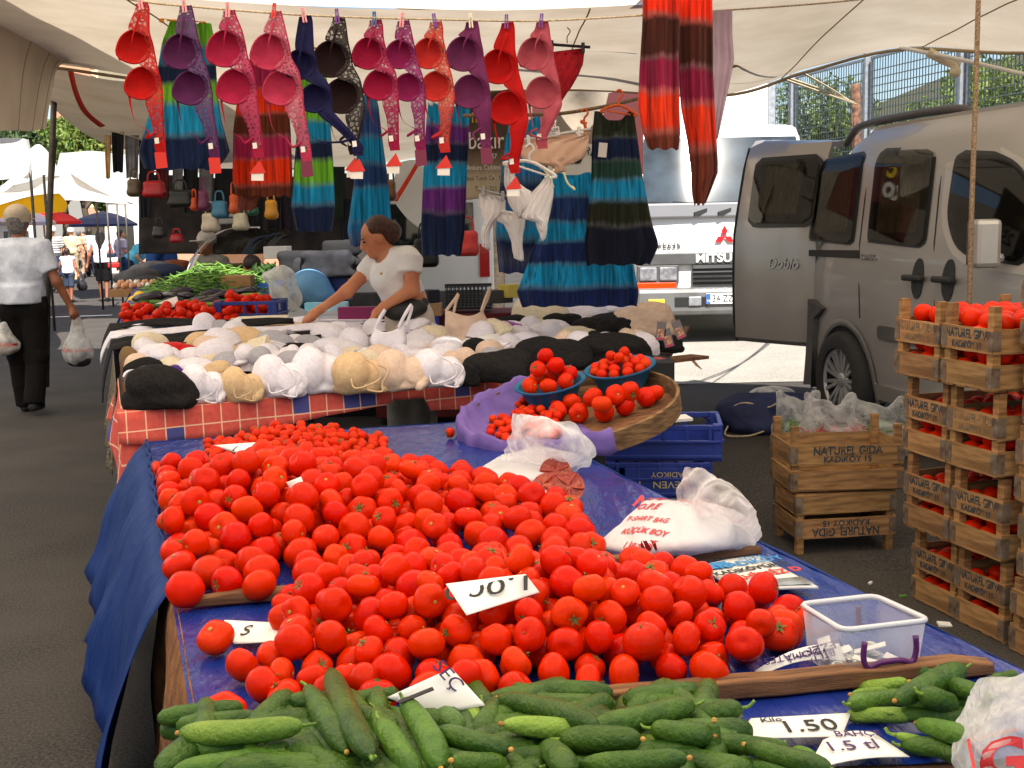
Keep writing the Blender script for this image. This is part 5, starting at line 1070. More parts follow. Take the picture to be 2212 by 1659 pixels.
crumple('bag_stack', [[(1085, 985, .03), (1170, 965, .03), (1250, 985, .03)], [(1050, 1005, .03), (1150, 1000, .05), (1235, 1005, .04)], [(1012, 1025, .008), (1110, 1035, .03), (1200, 1035, .02)], [(1020, 1032, .003), (1110, 1046, .003), (1205, 1044, .003)]], BAGW, bagA, .008, 20, 4)
crumple('loose_film', [[(1118, 896, .20), (1165, 905, .21), (1225, 920, .18), (1278, 958, .11)], [(1112, 930, .15), (1165, 940, .17), (1225, 950, .15), (1280, 975, .08)], [(1098, 970, .08), (1160, 975, .10), (1220, 985, .09), (1268, 1000, .03)], [(1085, 995, .04), (1150, 1000, .05), (1200, 1010, .04), (1240, 1020, .01)]], film('bag_film_a', (.88, .88, .90, 1), alpha=.34), bagA, .034, 18, 8, 14)
bagC = thing('plastic_bag', onz(2190, 1640, TZ), 'translucent white bag with red lettering at the near corner of the table', 'plastic bag')
bC = crumple('bag_film', [[(2098, 1520, .06), (2140, 1470, .13), (2190, 1450, .16), (2260, 1430, .18)], [(2072, 1590, .05), (2130, 1550, .10), (2190, 1530, .13), (2270, 1520, .15)], [(2066, 1640, .03), (2130, 1620, .08), (2200, 1610, .10), (2280, 1600, .12)], [(2080, 1690, .004), (2140, 1700, .03), (2220, 1700, .05), (2300, 1700, .06)]], film('bag_film_near', (.84, .84, .84, 1), alpha=.55, cov=(.2, .7)), bagC, .022, 20, 18, 12)
onbag(bC, 'GU', .075, onz(2216, 1640, TZ+.09), V3(.95, -.15, 0), V3(.1, .6, .7), RE, .003)
for p, q in (((2090, 1600), (2200, 1575)), ((2092, 1602), (2105, 1665))): m = MB(); m.tube([onz(*p, TZ+.075), onz((p[0]+q[0])/2, (p[1]+q[1])/2, TZ+.09), onz(*q, TZ+.10)], .0025, 5); m.build('printed_line', RE, bagC)
# ------------------------------------------------------------ round wooden tray with bowls
TC = W(1236, 905, 4.75); TR = .43
tray_m = Matrix.Rotation(R(-9), 3, 'Y') @ Matrix.Rotation(R(9), 3, 'X')
tn = tray_m @ V3(0, 0, 1)
def ontray(x, y, h=0):
    d = ray(x, y); o = V3(0, 0, CAMH); p0 = TC+tn*h; return o+d*((p0-o).dot(tn)/d.dot(tn))
def TP(a, r, h): return TC+tray_m @ V3(math.cos(a)*r, math.sin(a)*r, h)
tray = thing('round_tray', TC, 'round wooden sieve tray lined with purple paper, propped on blue crates', 'tray')
m = MB(); m.lathe([(.001, 0), (TR-.004, 0)], TC, 48, tray_m); m.lathe([(.001, -.008), (TR-.004, -.008)], TC, 48, tray_m); m.build('bottom', MT['lath'], tray)
m = MB(); m.lathe([(TR, -.012), (TR+.014, -.012), (TR+.015, .065), (TR+.002, .067), (TR, -.012)], TC, 64, tray_m); m.build('rim', M('tray_wood', lin(140, 106, 70), lin(88, 62, 40), ns=5, rough=.8, bump=.3, bs=30, st=(3, 3, 20)), tray, smooth=40)
PAP = M('purple_paper', lin(124, 100, 172), lin(106, 84, 156), ns=8, rough=.85, bump=.4, bs=14, thin=.1)
rows = []; r7 = random.Random(9); AN = np.linspace(R(84), R(286), 56); jag = [.008*math.sin(k*.9)+.005*math.sin(k*2.3+1) for k in range(56)]
for rr, hh in ((.08, .006), (.2, .008), (.33, .010), (.40, .022), (.428, .062), (.436, .086), (.456, .088), (.466, .06), (.468, .03), (.470, .0)):
    rows.append([TP(a, rr+.006*math.sin(a*23+rr*40)*(rr > .3), hh+jag[k]*(rr > .4)) for k, a in enumerate(AN)])
m = MB(); m.sheet(rows, .0015); m.build('paper_lining', PAP, tray, smooth=True)
BOWL = M('blue_bowl', lin(30, 108, 150), lin(26, 96, 140), ns=4, rough=.3, thin=.1)
def bowl(x, y, r, label):
    c = ontray(x, y, .012); m = MB(); m.lathe([(.001, .0), (r*.62, 0), (r*.72, .02), (r*.93, .085), (r*1.05, .092), (r*1.05, .098), (r*.92, .094), (r*.70, .026), (r*.60, .008), (.001, .008)], c, 40, tray_m)
    m.thing('plastic_bowl', BOWL, label, 'bowl', smooth=50, loc=c); return c
b1 = bowl(1196, 872, .145, 'blue plastic bowl of large tomatoes standing on the tray'); b2 = bowl(1346, 838, .145, 'blue plastic bowl of small tomatoes at the back of the tray')
def pile_on(c, pts, rad, label, grp, cherry=False):
    for i, (x, y, z) in enumerate(pts):
        p = c+tray_m @ V3(x, y, z); (put_cherry if cherry else put_tomato)(p.x, p.y, p.z, rad*(1+.08*math.sin(i*3)), label, grp)
pile_on(b1, [(-.085, -.04, .105), (-.01, -.07, .10), (.065, -.06, .105), (.085, .03, .11), (-.05, .05, .11), (.02, .07, .11), (-.04, -.01, .165), (.035, .01, .16), (0, .03, .205)], .037, 'tomato piled in the blue bowl on the tray', 'tomatoes in the blue bowl')
rb = random.Random(3)
pile_on(b2, [(.115*math.cos(a)*q, .115*math.sin(a)*q, .095+.03*(1-q)) for q, n in ((.95, 12), (.6, 8), (.2, 3)) for a in np.linspace(0, 6.0, n)]+[(-.03, 0, .15), (.03, .02, .15), (0, -.04, .148)], .023, 'small tomato in the back bowl on the tray', 'small tomatoes in the back bowl', True)
TT = [(1205, 880), (1250, 885), (1305, 882), (1350, 868), (1395, 850), (1330, 845), (1280, 850), (1235, 862), (1412, 842), (1360, 838), (1300, 865)]
for i, (x, y) in enumerate(TT):
    lv = .042+(.055 if i in (5, 6, 10, 9) else 0); p = ontray(x, y+8, lv); put_tomato(p.x, p.y, p.z, .042, 'tomato lying on the tray in front of the bowls', 'tomatoes on the tray', calp=.6)
for i in range(85):
    a = rb.uniform(R(120), R(262)); q = math.sqrt(rb.uniform(.04, 1))*.34; p = TP(a, q, .028+(.026 if i > 45 else 0)*(1-q/.36)); u = cam_px(*p)
    if 1025 < u[0] < 1205: put_cherry(p.x, p.y, p.z, .0185, 'cherry tomato loose on the purple paper of the tray', 'cherry tomatoes on the tray', .15)
# ------------------------------------------------------------ blue plastic crates under the tray
def blue_crate(c, L, Wd, H, rot, label, txt=False, upside=False):
    """open crate with posts, ribs and slots; c = centre of the base"""
    t = thing('plastic_crate', c, label, 'crate'); q = Matrix.Rotation(rot, 3, 'Z'); c = Vector(c); mt = MT['bluecrate']
    def bx(name, p, d, par=t, mt_=mt):
        mm = MB(); mm.box(c+q @ Vector(p), d, q); return mm.build(name, mt_, par, bevel=.003)
    bx('base', (0, 0, .008), (L, Wd, .016))
    for sy in (-1, 1):
        s_ = bx('side_wall', (0, sy*(Wd/2-.006), H*.28), (L-.02, .012, H*.5)); bx('rail', (0, sy*(Wd/2-.004), H-.012), (L-.01, .020, .024), s_)
        for k in range(5): bx('rib', (-L/2+L*(k+.5)/5, sy*(Wd/2+.002), H*.74), (.016, .014, H*.48), s_)
        bx('ledge', (0, sy*(Wd/2+.004), H*.54), (L-.01, .016, .014), s_); bx('ledge', (0, sy*(Wd/2+.004), .02), (L, .016, .016), s_)
    for sx in (-1, 1):
        s_ = bx('end_wall', (sx*(L/2-.006), 0, H*.28), (.012, Wd-.02, H*.5)); bx('rail', (sx*(L/2-.004), 0, H-.012), (.020, Wd-.01, .024), s_)
        for k in range(3): bx('rib', (sx*(L/2+.002), -Wd/2+Wd*(k+.5)/3, H*.74), (.014, .016, H*.48), s_)
        bx('ledge', (sx*(L/2+.004), 0, H*.54), (.016, Wd-.01, .014), s_)
        for sy in (-1, 1): bx('corner_post', (sx*(L/2-.018), sy*(Wd/2-.018), H/2), (.04, .04, H+.006))
    if txt:
        f = q @ Matrix.Rotation(R(90), 3, 'X') @ (Matrix.Rotation(R(180), 3, 'Z') if upside else Matrix.Identity(3)); YL = M('yellow_line', lin(196, 176, 110), rough=.6)
        pan = bx('label_panel', (0, -Wd/2-.004, H*.5), (L*.66, .008, H*.72))
        for s_, dz, sz, dx in (('SEVEN', .60, .046, -.045), ('19', .60, .046, .10), ('KADIKÖY', .32, .034, -.05)):
            z = H*((1-dz) if upside else dz); text(s_, sz, YL, 'lettering', pan, c+q @ V3(-dx if upside else dx, -Wd/2-.009, z), f, .0006, sx=1.15)
    return t
def at_y(x, Y): p = W(x, 900, Y); return p.x
BY = 5.45; cx = at_y(1420, BY)
blue_crate((cx-.02, BY, .02), .50, .36, .19, R(-6), 'blue plastic crate at the bottom of the stack under the tray')
m = MB(); m.box((cx-.02, BY, .255), (.42, .34, .075), Matrix.Rotation(R(-4), 3, 'Z')); m.thing('foam_box', M('foam', (.72, .70, .66), rough=.9), 'white foam slab between the blue crates', 'foam box', bevel=.01)
blue_crate((cx, BY, .295), .47, .36, .165, R(-5), 'blue crate with upside down yellow lettering under the tray', True, True)
blue_crate((cx+.03, BY+.02, .465), .52, .38, .165, R(-7), 'blue plastic crate on top of the stack, right under the tray')
m = MB(); P_ = [W(1395, 880, 5.3), W(1480, 866, 5.45), W(1497, 885, 5.3), W(1400, 897, 5.2)]; P_ = [V3(p.x, p.y, .636+.004*i) for i, p in enumerate(P_)]; m.poly(P_, .012, (0, 0, 1)); m.thing('paper_sheet', MT['white'], 'white paper pad on the top blue crate', 'paper')
# dark trestle leg under the lingerie table end
# ------------------------------------------------------------ wooden crates
def plank_mesh(L, h, th, seed):
    r = random.Random(seed); m = MB(); n = 6; rr = []
    for i in range(n+1):
        x = -L/2+L*i/n; e = r.uniform(-.0015, .0015); rr.append([(x, -th/2, -h/2+e), (x, th/2, -h/2+e), (x, th/2, h/2+r.uniform(-.0015, .0015)), (x, -th/2, h/2+e)])
    m.grid(rr, closed=True); m.add(rr[0], [(3, 2, 1, 0)]); m.add(rr[-1], [(0, 1, 2, 3)]); return m.mesh('plank', MT['woodx'])
_pk = {}
def plank(par, c, q, L, h, th, name='plank', seed=0):
    k = (round(L, 3), round(h, 3), round(th, 3), seed % 3)
    if k not in _pk: _pk[k] = plank_mesh(L, h, th, seed)
    o = link(name, _pk[k], par); mm = q.to_4x4(); mm.translation = Vector(c)-chainloc(par); o.matrix_basis = mm; return o
WL, WW, WH = .50, .275, .285      # length, width, height with posts
def wood_crate(c, rot, label, face='end', txt=True, flip=False, seed=0, grp=None, tomatoes=0, posts=.08, L=WL, Wd=WW, H=.225):
    """crate: four posts, two boards on each side, floor boards, tin straps; text on the long (side) or short (end) face"""
    c = Vector(c); t = thing('wooden_crate', c, label, 'crate', grp); q = Matrix.Rotation(rot, 3, 'Z'); q2 = q @ Matrix.Rotation(R(90), 3, 'Z'); r = random.Random(seed)
    def zf(z): return (H+posts-z) if flip else z
    bh = .088; th = .009
    for sx in (-1, 1):
        for sy in (-1, 1):
            mm = MB(); mm.box(c+q @ V3(sx*(L/2-.02), sy*(Wd/2-.02), zf((H+posts)/2)), (.032, .032, H+posts), q); mm.build('corner_post', MT['wood'], t)
            for z in (.052, H-.045):
                mm = MB(); p = c+q @ V3(sx*(L/2+.0005), sy*(Wd/2+.0005), zf(z)); mm.box(p+q @ V3(-sx*.012, sy*.0052, 0), (.032, .002, .07), q); mm.box(p+q @ V3(sx*.0052, -sy*.012, 0), (.002, .032, .07), q); mm.build('tin_strap', MT['strap'], t)
    for z, n in ((.052, 0), (H-.045, 1)):
        for s_ in (-1, 1):
            tilt = q @ Matrix.Rotation(r.uniform(-.012, .012), 3, 'Y')
            o = plank(t, c+q @ V3(0, s_*Wd/2, zf(z+r.uniform(-.004, .004))), tilt, L+.004, bh, th, seed=seed+n)
            if txt and face == 'side' and s_ == -1 and n == 1: stencil(t, c+q @ V3(0, s_*Wd/2-.0055, zf(z)), q @ Matrix.Rotation(R(90), 3, 'X'), L, flip)
            o2 = plank(t, c+q @ V3(s_*L/2, 0, zf(z+r.uniform(-.004, .004))), q2, Wd+.004, bh, th, seed=seed+n+1)
            if txt and face == 'end' and s_ == -1 and n == 1: stencil(t, c+q @ V3(s_*L/2-.0055, 0, zf(z)), q2 @ Matrix.Rotation(R(180), 3, 'Z') @ Matrix.Rotation(R(90), 3, 'X'), Wd, flip)
    for k in range(4): plank(t, c+q @ V3(0, -Wd/2+Wd*(k+.5)/4, zf(.006)), q @ Matrix.Rotation(R(90), 3, 'X'), L, Wd/4-.012, .008, 'floor_board', seed)
    return t
def stencil(par, p, f, w_, flip):
    if flip: f = f @ Matrix.Rotation(R(180), 3, 'Z')
    up = f @ V3(0, 1, 0); ik = MT[tr_.choice(['ink', 'ink', 'ink2'])]; k = w_/.275 if w_ < .4 else 1.35
    text('NATUREL GIDA', .045*min(k, 1.2), ik, 'stencil', par, p+up*.017, f, .0004, sx=.74*k/min(k, 1.2), bold=.0014); text('KADIKÖY 15', .032*min(k, 1.2), ik, 'stencil', par, p-up*.022, f, .0004, sx=.9*k/min(k, 1.2), bold=.001)
def fill_tomatoes(c, rot, z0, label, grp, n=(6, 3), seed=0, L=WL, Wd=WW, layers=2, only=None):
    r = random.Random(seed); q = Matrix.Rotation(rot, 3, 'Z'); c = Vector(c); hid = []
    for ly in range(layers):
        for i in range(n[0]):
            for j in range(n[1]):
                rad = r.uniform(.037, .043); x = -L/2+.055+(L-.11)*i/(n[0]-1)+r.uniform(-.008, .008); y = -Wd/2+.055+(Wd-.11)*j/(n[1]-1)+r.uniform(-.006, .006); z = z0+rad+ly*.060+r.uniform(0, .012)
                p = c+q @ V3(x+(.03 if ly % 2 else 0)*(i < n[0]-1), y, z)
                hid.append((p.x, p.y, p.z, rad))
    return hid
# two stacks of four, short ends towards the table; the third stack at the picture's edge
s0, s1 = ong(1972, 1288), ong(2180, 1392); cd = (s1-s0); cd.z = 0; cl = cd.length; cd.normalize(); cn = V3(-cd.y, cd.x, 0); cn = cn if cn.x > 0 else -cn
crot = math.atan2(cn.y, cn.x); hidc = []
# at rot the crate's long axis runs along cn and its -x end faces the table
tops = [1, 2, 3, 4]; nmv = ('bottom', 'second', 'third', 'top')
for st, off in ((0, .5), (1, 1.5)):
    for lv in range(4):
        jit = random.Random(st*10+lv); ctr = s0+cd*(cl/2*off)+cn*(WL/2-.02+jit.uniform(-.012, .012)-.028*lv); z = float(gz(ctr.x, ctr.y))*.5+lv*.308
        ctr = V3(ctr.x, ctr.y, z)+cd*jit.uniform(-.006, .006); ro = crot+jit.uniform(-.03, .03)
        lab = ('%s crate of tomatoes in the stack %s' % (nmv[lv], ('nearer the van', 'beside the edge stack')[st]))
        wood_crate(ctr, ro, 'wooden '+lab+', stencilled in blue', 'end', True, False, seed=st*7+lv, grp='tomato crates in the two stacks', posts=.076)
        hidc += fill_tomatoes(ctr, ro, .016, 'tomato in the %s' % lab, 'tomatoes in crates', seed=st*9+lv, layers=4 if lv == 3 else 3)
for lv in range(6):
    ctr = s0+cd*(cl/2*2.62)+cn*(WL/2-.03+.02*(lv % 2)); ctr.z = lv*.272
    wood_crate(ctr, crot+.02*(lv % 2), 'wooden crate at the picture\'s right edge, %s' % ('lowest', 'second from below', 'third from below', 'fourth from below', 'fifth from below', 'topmost')[lv], 'end', False, False, seed=40+lv, grp='crates of the edge stack', posts=.045)
    hidc += fill_tomatoes(ctr, crot, .016, '', '', n=(2, 3), seed=70+lv, layers=2, only=1) if False else []
low_balls(hidc, 16, 11).thing('crate_tomato_layer', TOM[1], 'tomatoes deep inside the wooden crates', 'tomato', smooth=True, kind='stuff')
# empty crates on the ground: one upright on one upside down
e0 = ong(1742, 1192); e1 = ong(1922, 1196); eg = V3((e0.x+e1.x)/2-.03, (e0.y+e1.y)/2+.15, float(gz((e0.x+e1.x)/2, e0.y))); EL, EW = .46, .31; er = R(6)
wood_crate(eg, er, 'empty wooden crate turned upside down under the other empty crate', 'side', True, True, seed=31, posts=.075, L=EL, Wd=EW, H=.205)
wood_crate(eg+V3(.01, .01, .285), er+R(-3), 'empty wooden crate standing upright on the upturned crate', 'side', True, False, seed=33, posts=.085, L=EL+.05, Wd=EW+.02, H=.215)
m = MB(); c = eg+V3(.05, .02, .305); m.box(c, (.20, .10, .012), Matrix.Rotation(.3, 3, 'Z')); m.box(c+V3(-.02, -.01, .010), (.06, .05, .012), Matrix.Rotation(.5, 3, 'Z')); m.thing('paper_packet', M('packet', (.7, .72, .75), lin(60, 110, 180), ns=12, rough=.5), 'crumpled white and blue packet inside the upright empty crate', 'packet', bevel=.004)
# ------------------------------------------------------------ bags of greens and the navy cloth bundle on the road
GRN = M('greens', lin(120, 160, 60), lin(60, 105, 35), ns=14, rough=.6, thin=.2)
def veg_bag(x, y, Y, sx, sz, label, content, seed):
    b = W(x, y, Y); g0 = float(gz(b.x, b.y)); t = thing('vegetable_bag', (b.x, b.y, g0), label, 'plastic bag'); b = V3(b.x, b.y, g0); r = random.Random(seed)
    mm = MB()
    for i in range(70):
        a = r.uniform(0, 6.28); q = math.sqrt(r.random())*sx*.8; p = b+V3(math.cos(a)*q, math.sin(a)*q*.8, .02+r.random()*sz*.55); d = V3(r.gauss(0, 1), r.gauss(0, 1), r.gauss(0, .5)).normalized()*r.uniform(.05, .09); mm.tube([p-d, p+V3(0, 0, .01), p+d], [.004, .010, .003], 6)
    mm.build('contents', content, t, smooth=True)
    soft('bag_film', [('e', b+V3(0, 0, sz*.38), (sx, sx*.85, sz*.42)), ('e', b+V3(-sx*.3, 0, sz*.75), (sx*.45, sx*.35, sz*.35)), ('c', b+V3(-sx*.5, 0, sz*.9), b+V3(-sx*.75, 0, sz*1.25), .04, .012), ('c', b+V3(sx*.3, 0, sz*.8), b+V3(sx*.55, .02, sz*1.2), .04, .012)], .010, film('bag_film_c%d' % seed, (.86, .86, .87, 1), alpha=.22) if seed % 2 else film('bag_film_b%d' % seed, (.84, .84, .85, 1), alpha=.25), t, k=.06, wr=[(-.035, 12, seed, (1, 1, .6)), (-.014, 36, seed+1, (1, 1, 1))])
    return t
veg_bag(1730, 870, 7.0, .17, .26, 'thin plastic bag of green beans beside the navy bundle', GRN, 3)
veg_bag(1800, 870, 6.7, .20, .30, 'milky plastic bag with red peppers behind the empty crates', M('red_pepper', lin(190, 60, 45), lin(150, 40, 30), ns=10, rough=.4), 4)
veg_bag(1905, 870, 6.8, .22, .26, 'clear plastic bag of long green peppers at the van wheel', GRN, 5)
nb = W(1660, 870, 7.6); g0 = float(gz(nb.x, nb.y)); NAV = M('navy_canvas', lin(38, 46, 88), lin(26, 32, 66), ns=6, rough=.8, bump=.3, bs=40)
nt_b = thing('navy_bundle', (nb.x, nb.y, g0), 'navy canvas bundle with a cord lying on the road by the van', 'bundle'); B0 = V3(nb.x, nb.y, g0)
soft('canvas', [('e', B0+V3(-.12, 0, .09), (.22, .20, .12)), ('e', B0+V3(.10, .06, .10), (.24, .20, .12)), ('e', B0+V3(.30, .1, .06), (.16, .16, .07)), ('e', B0+V3(-.02, -.16, .04), (.22, .12, .05))], .012, NAV, nt_b, k=.06, wr=[(-.035, 9, 3, (1, 1, 1)), (-.018, 24, 4, (1, 1, 1))])
mm = MB(); mm.tube(smoothpath([B0+V3(*p) for p in ((-.33, -.1, .10), (-.2, -.15, .19), (-.05, -.17, .16), (.05, -.18, .20), (.2, -.16, .19), (.28, -.1, .15))], 5), .006, 6); mm.tube(smoothpath([B0+V3(*p) for p in ((-.3, -.2, .05), (-.33, -.3, .01), (-.2, -.34, .01), (-.08, -.28, .03))], 5), .006, 6); mm.build('cord', MT['rope'], nt_b, smooth=True)
soft('film', [('e', B0+V3(.05, .12, .2), (.16, .1, .06))], .012, BAGC, nt_b, k=.03, wr=[(.012, 16, 5, (1, 1, 1))])
mm = MB(); mm.box(B0+V3(-.36, .0, .05), (.06, .22, .01), Euler((0, .8, .3)).to_matrix()); mm.thing('cardboard_scrap', M('cardboard', lin(165, 125, 85), lin(140, 102, 66), ns=5, rough=.9), 'brown cardboard flap beside the navy bundle', 'cardboard')
# ------------------------------------------------------------ lingerie table: sloping top behind the tomato table
lFL, lFR, lBL, lBR = W(270, 893, 5.2), W(1432, 778, 6.5), W(250, 700, 7.7), W(1490, 695, 8.0)
def lt(u, v): return (lFL*(1-u)+lFR*u)*(1-v)+(lBL*(1-u)+lBR*u)*v
ln = (lFR-lFL).cross(lBL-lFL).normalized()
def ontab(x, y, h=0):
    d = ray(x, y); o = V3(0, 0, CAMH)
    p = lFL+ln*h; q = o+d*((p-o).dot(ln)/d.dot(ln))
    for _ in range(5):                      # the top is slightly twisted: settle on the bilinear surface
        best = None
        e1, e2 = lFR-lFL, lBL-lFL; r_ = q-lFL; a11, a12, a22 = e1.dot(e1), e1.dot(e2), e2.dot(e2); b1_, b2_ = r_.dot(e1), r_.dot(e2); det = a11*a22-a12*a12
        u, v = (b1_*a22-b2_*a12)/det, (b2_*a11-b1_*a12)/det; z = lt(min(max(u, 0), 1.1), min(max(v, 0), 1.1)).z+h; q = o+d*((z-CAMH)/d.z) if abs(d.z) > 1e-4 else q
        if abs(q.z-z) < 1e-4: break
    return q
ltab = thing('display_table', V3(*((lFL+lBR)/2).xy, 0), 'sloping stall table heaped with bras behind the tomato table', 'table')
m = MB(); m.sheet([[lt(u, v)-V3(0, 0, .03) for u in np.linspace(0, 1, 12)] for v in np.linspace(0, 1, 6)], .022); m.build('table_top', MT['lath'], ltab)
for u, v in ((.04, .06), (.30, .06), (.52, .06), (.97, .08), (.04, .92), (.5, .92), (.96, .92)):
    p = lt(u, v); m = MB(); g0 = float(gz(p.x, p.y)); m.box((p.x, p.y, (p.z-.03+g0)/2), (.035, .035, p.z-.03-g0)); m.build('leg', MT['darksteel'], ltab)
m = MB(); m.bar(W(1425, 780, 6.55), W(1512, 770, 6.75), .14, .018); m.thing('wooden_plank', MT['lath'], 'pale plank sticking out of the lingerie table end', 'plank')
# checked cloth
def check_mat():
    m = bpy.data.materials.new('checked_cloth'); m.use_nodes = True; n = m.node_tree.nodes; L = m.node_tree.links; b = n['Principled BSDF']; b.inputs['Roughness'].default_value = .85; b.inputs['Specular IOR Level'].default_value = .2
    uv = n.new('ShaderNodeUVMap'); sp = n.new('ShaderNodeSeparateXYZ'); L.new(uv.outputs[0], sp.inputs[0]); lines = []
    for ax in ('X', 'Y'):
        f = n.new('ShaderNodeMath'); f.operation = 'FRACT'; L.new(sp.outputs[ax], f.inputs[0]); c = n.new('ShaderNodeMath'); c.operation = 'LESS_THAN'; c.inputs[1].default_value = .07; L.new(f.outputs[0], c.inputs[0]); lines.append(c.outputs[0])
    mx = n.new('ShaderNodeMath'); mx.operation = 'MAXIMUM'; L.new(lines[0], mx.inputs[0]); L.new(lines[1], mx.inputs[1])
    fl = n.new('ShaderNodeVectorMath'); fl.operation = 'FLOOR'; L.new(uv.outputs[0], fl.inputs[0]); wn = n.new('ShaderNodeTexWhiteNoise'); L.new(fl.outputs[0], wn.inputs['Vector']); g = n.new('ShaderNodeMath'); g.operation = 'GREATER_THAN'; g.inputs[1].default_value = .90; L.new(wn.outputs['Value'], g.inputs[0])
    no = n.new('ShaderNodeTexNoise'); no.inputs['Scale'].default_value = 3; L.new(uv.outputs[0], no.inputs['Vector'])
    r0 = n.new('ShaderNodeMix'); r0.data_type = 'RGBA'; r0.inputs['A'].default_value = lin(196, 62, 58); r0.inputs['B'].default_value = lin(224, 108, 94); L.new(no.outputs['Fac'], r0.inputs['Factor'])
    r1 = n.new('ShaderNodeMix'); r1.data_type = 'RGBA'; r1.inputs['B'].default_value = lin(78, 78, 140); L.new(g.outputs[0], r1.inputs['Factor']); L.new(r0.outputs['Result'], r1.inputs['A'])
    r2 = n.new('ShaderNodeMix'); r2.data_type = 'RGBA'; r2.inputs['B'].default_value = lin(240, 190, 160); L.new(mx.outputs[0], r2.inputs['Factor']); L.new(r1.outputs['Result'], r2.inputs['A']); L.new(r2.outputs['Result'], b.inputs['Base Color'])
    return m
def pattern_mat(name, a, b_, sc_, thr=.5):
    m = bpy.data.materials.new(name); m.use_nodes = True; n = m.node_tree.nodes; L = m.node_tree.links; b = n['Principled BSDF']; b.inputs['Roughness'].default_value = .9
    tc = n.new('ShaderNodeTexCoord'); v = n.new('ShaderNodeTexVoronoi'); v.inputs['Scale'].default_value = sc_; L.new(tc.outputs['Object'], v.inputs['Vector']); w_ = n.new('ShaderNodeMath'); w_.operation = 'SINE'; mu = n.new('ShaderNodeMath'); mu.operation = 'MULTIPLY'; mu.inputs[1].default_value = 26; L.new(v.outputs['Distance'], mu.inputs[0]); L.new(mu.outputs[0], w_.inputs[0])
    r = n.new('ShaderNodeValToRGB'); r.color_ramp.elements[0].position = thr-.05; r.color_ramp.elements[1].position = thr+.05; r.color_ramp.elements[0].color = a; r.color_ramp.elements[1].color = b_; L.new(w_.outputs[0], r.inputs[0]); L.new(r.outputs[0], b.inputs['Base Color']); return m
CHK = check_mat()
def uvgrid(name, rows, uvs, mat, par, th=.003, smooth=True):
    A = rows; h, w_ = len(A), len(A[0]); me = bpy.data.meshes.new(name); off = chainloc(par) if par else V3(0, 0, 0)
    me.from_pydata([tuple(q-off) for r in A for q in r], [], [(i*w_+j, i*w_+j+1, (i+1)*w_+j+1, (i+1)*w_+j) for i in range(h-1) for j in range(w_-1)])
    l = me.uv_layers.new(name='UVMap'); flat = [q for r in uvs for q in r]
    for lp in me.loops: l.data[lp.index].uv = flat[lp.vertex_index]
    me.materials.append(mat); me.polygons.foreach_set('use_smooth', [True]*len(me.polygons)); o = link(name, me, par)
    sm = o.modifiers.new('thickness', 'SOLIDIFY'); sm.thickness = th; return o
lf = -(lBL-lFL).normalized(); lf = V3(lf.x, lf.y, 0).normalized(); lside = (lFL-lFR).normalized()
rows = []; uvs = []; N = 90
for j, (inn, dz, o_) in enumerate([(.10, .006, 0), (.02, .006, 0), (-.004, .002, .006), (0, -.03, .012), (0, -.065, .016), (0, -.10, .02), (0, -.13, .024)]):
    rw = []; uw = []
    for i in range(N+1):
        u = -.012+1.02*i/N; e = lt(u, 0); fl_ = .012*math.sin(u*55)+.008*math.sin(u*23+1); k = .9+.25*math.sin(u*9+.6)+(.35 if .50 < u < .995 else 0)-.15*(u > .44 and u < .5)
        rw.append(e-lf*inn+lf*(o_+fl_*max(0, -dz)*5)+V3(0, 0, dz*(k if dz < 0 else 1))); uw.append((u*2.9/.085, (inn if dz > 0 else dz*k)/.085+50))
    rows.append(rw); uvs.append(uw)
uvgrid('checked_cloth', rows, uvs, CHK, ltab)
# long corner of the cloth hanging at the street side
rows = []; uvs = []
for j in range(16):
    t = j/15; rw = []; uw = []
    for i in range(22):
        s_ = i/21; e = lt(0, .30*(1-s_)) if s_ < .8 else lt(.10*(s_-.8)/.2, 0); d = .20+.34*math.exp(-((s_-.78)/.22)**2); fold = .02*math.sin(s_*15+t*2)*t
        rw.append(e+lside*(.015+.05*t+fold)+lf*(.02*t if s_ > .7 else 0)+V3(0, 0, .004-d*t)); uw.append((s_*6.5, 20-d*t/.12))
    rows.append(rw); uvs.append(uw)
uvgrid('checked_cloth_corner', rows, uvs, CHK, ltab)
FLW = pattern_mat('patterned_cloth', lin(112, 98, 72), lin(40, 34, 30), 14)
rows = []; uvs = []
for j in range(12):
    t = j/11; rows.append([lt(0, v)+lside*(.03+.06*t+.015*math.sin(v*50)*t)+V3(0, 0, -(.42-.18*(v-.3))*t) for v in np.linspace(.22, .62, 24)]); uvs.append([(v*10, t*3) for v in np.linspace(.22, .62, 24)])
uvgrid('patterned_drape', rows, uvs, FLW, ltab)
# ------------------------------------------------------------ garments: a few shapes, many pieces
def cl(name, r, g, b, **k): return M('cloth_'+name, lin(r, g, b), lin(max(0, r-14), max(0, g-15), max(0, b-13)), ns=16, rough=.85, bump=.12, bs=60, spec=.2, sheen=.1, **k)
C = dict(white=cl('white', 236, 231, 240), cream=cl('cream', 232, 218, 190), beige=cl('beige', 222, 190, 148), peach=cl('peach', 228, 200, 178), black=MT['dk'], grey=cl('grey', 176, 174, 182), red=cl('red', 205, 22, 22), purple=cl('purple', 84, 48, 128), violet=cl('violet', 158, 84, 168), pink=cl('pink', 232, 160, 190), magenta=cl('magenta', 206, 30, 110), pale=cl('palepink', 226, 190, 180),
         leopard=pattern_mat('leopard', lin(150, 120, 80), lin(40, 28, 22), 60), print=pattern_mat('blackprint', lin(16, 15, 18), lin(200, 200, 205), 45, .8), lace=lace('lace_white', (.78, .76, .76, 1), 60, 1.5))
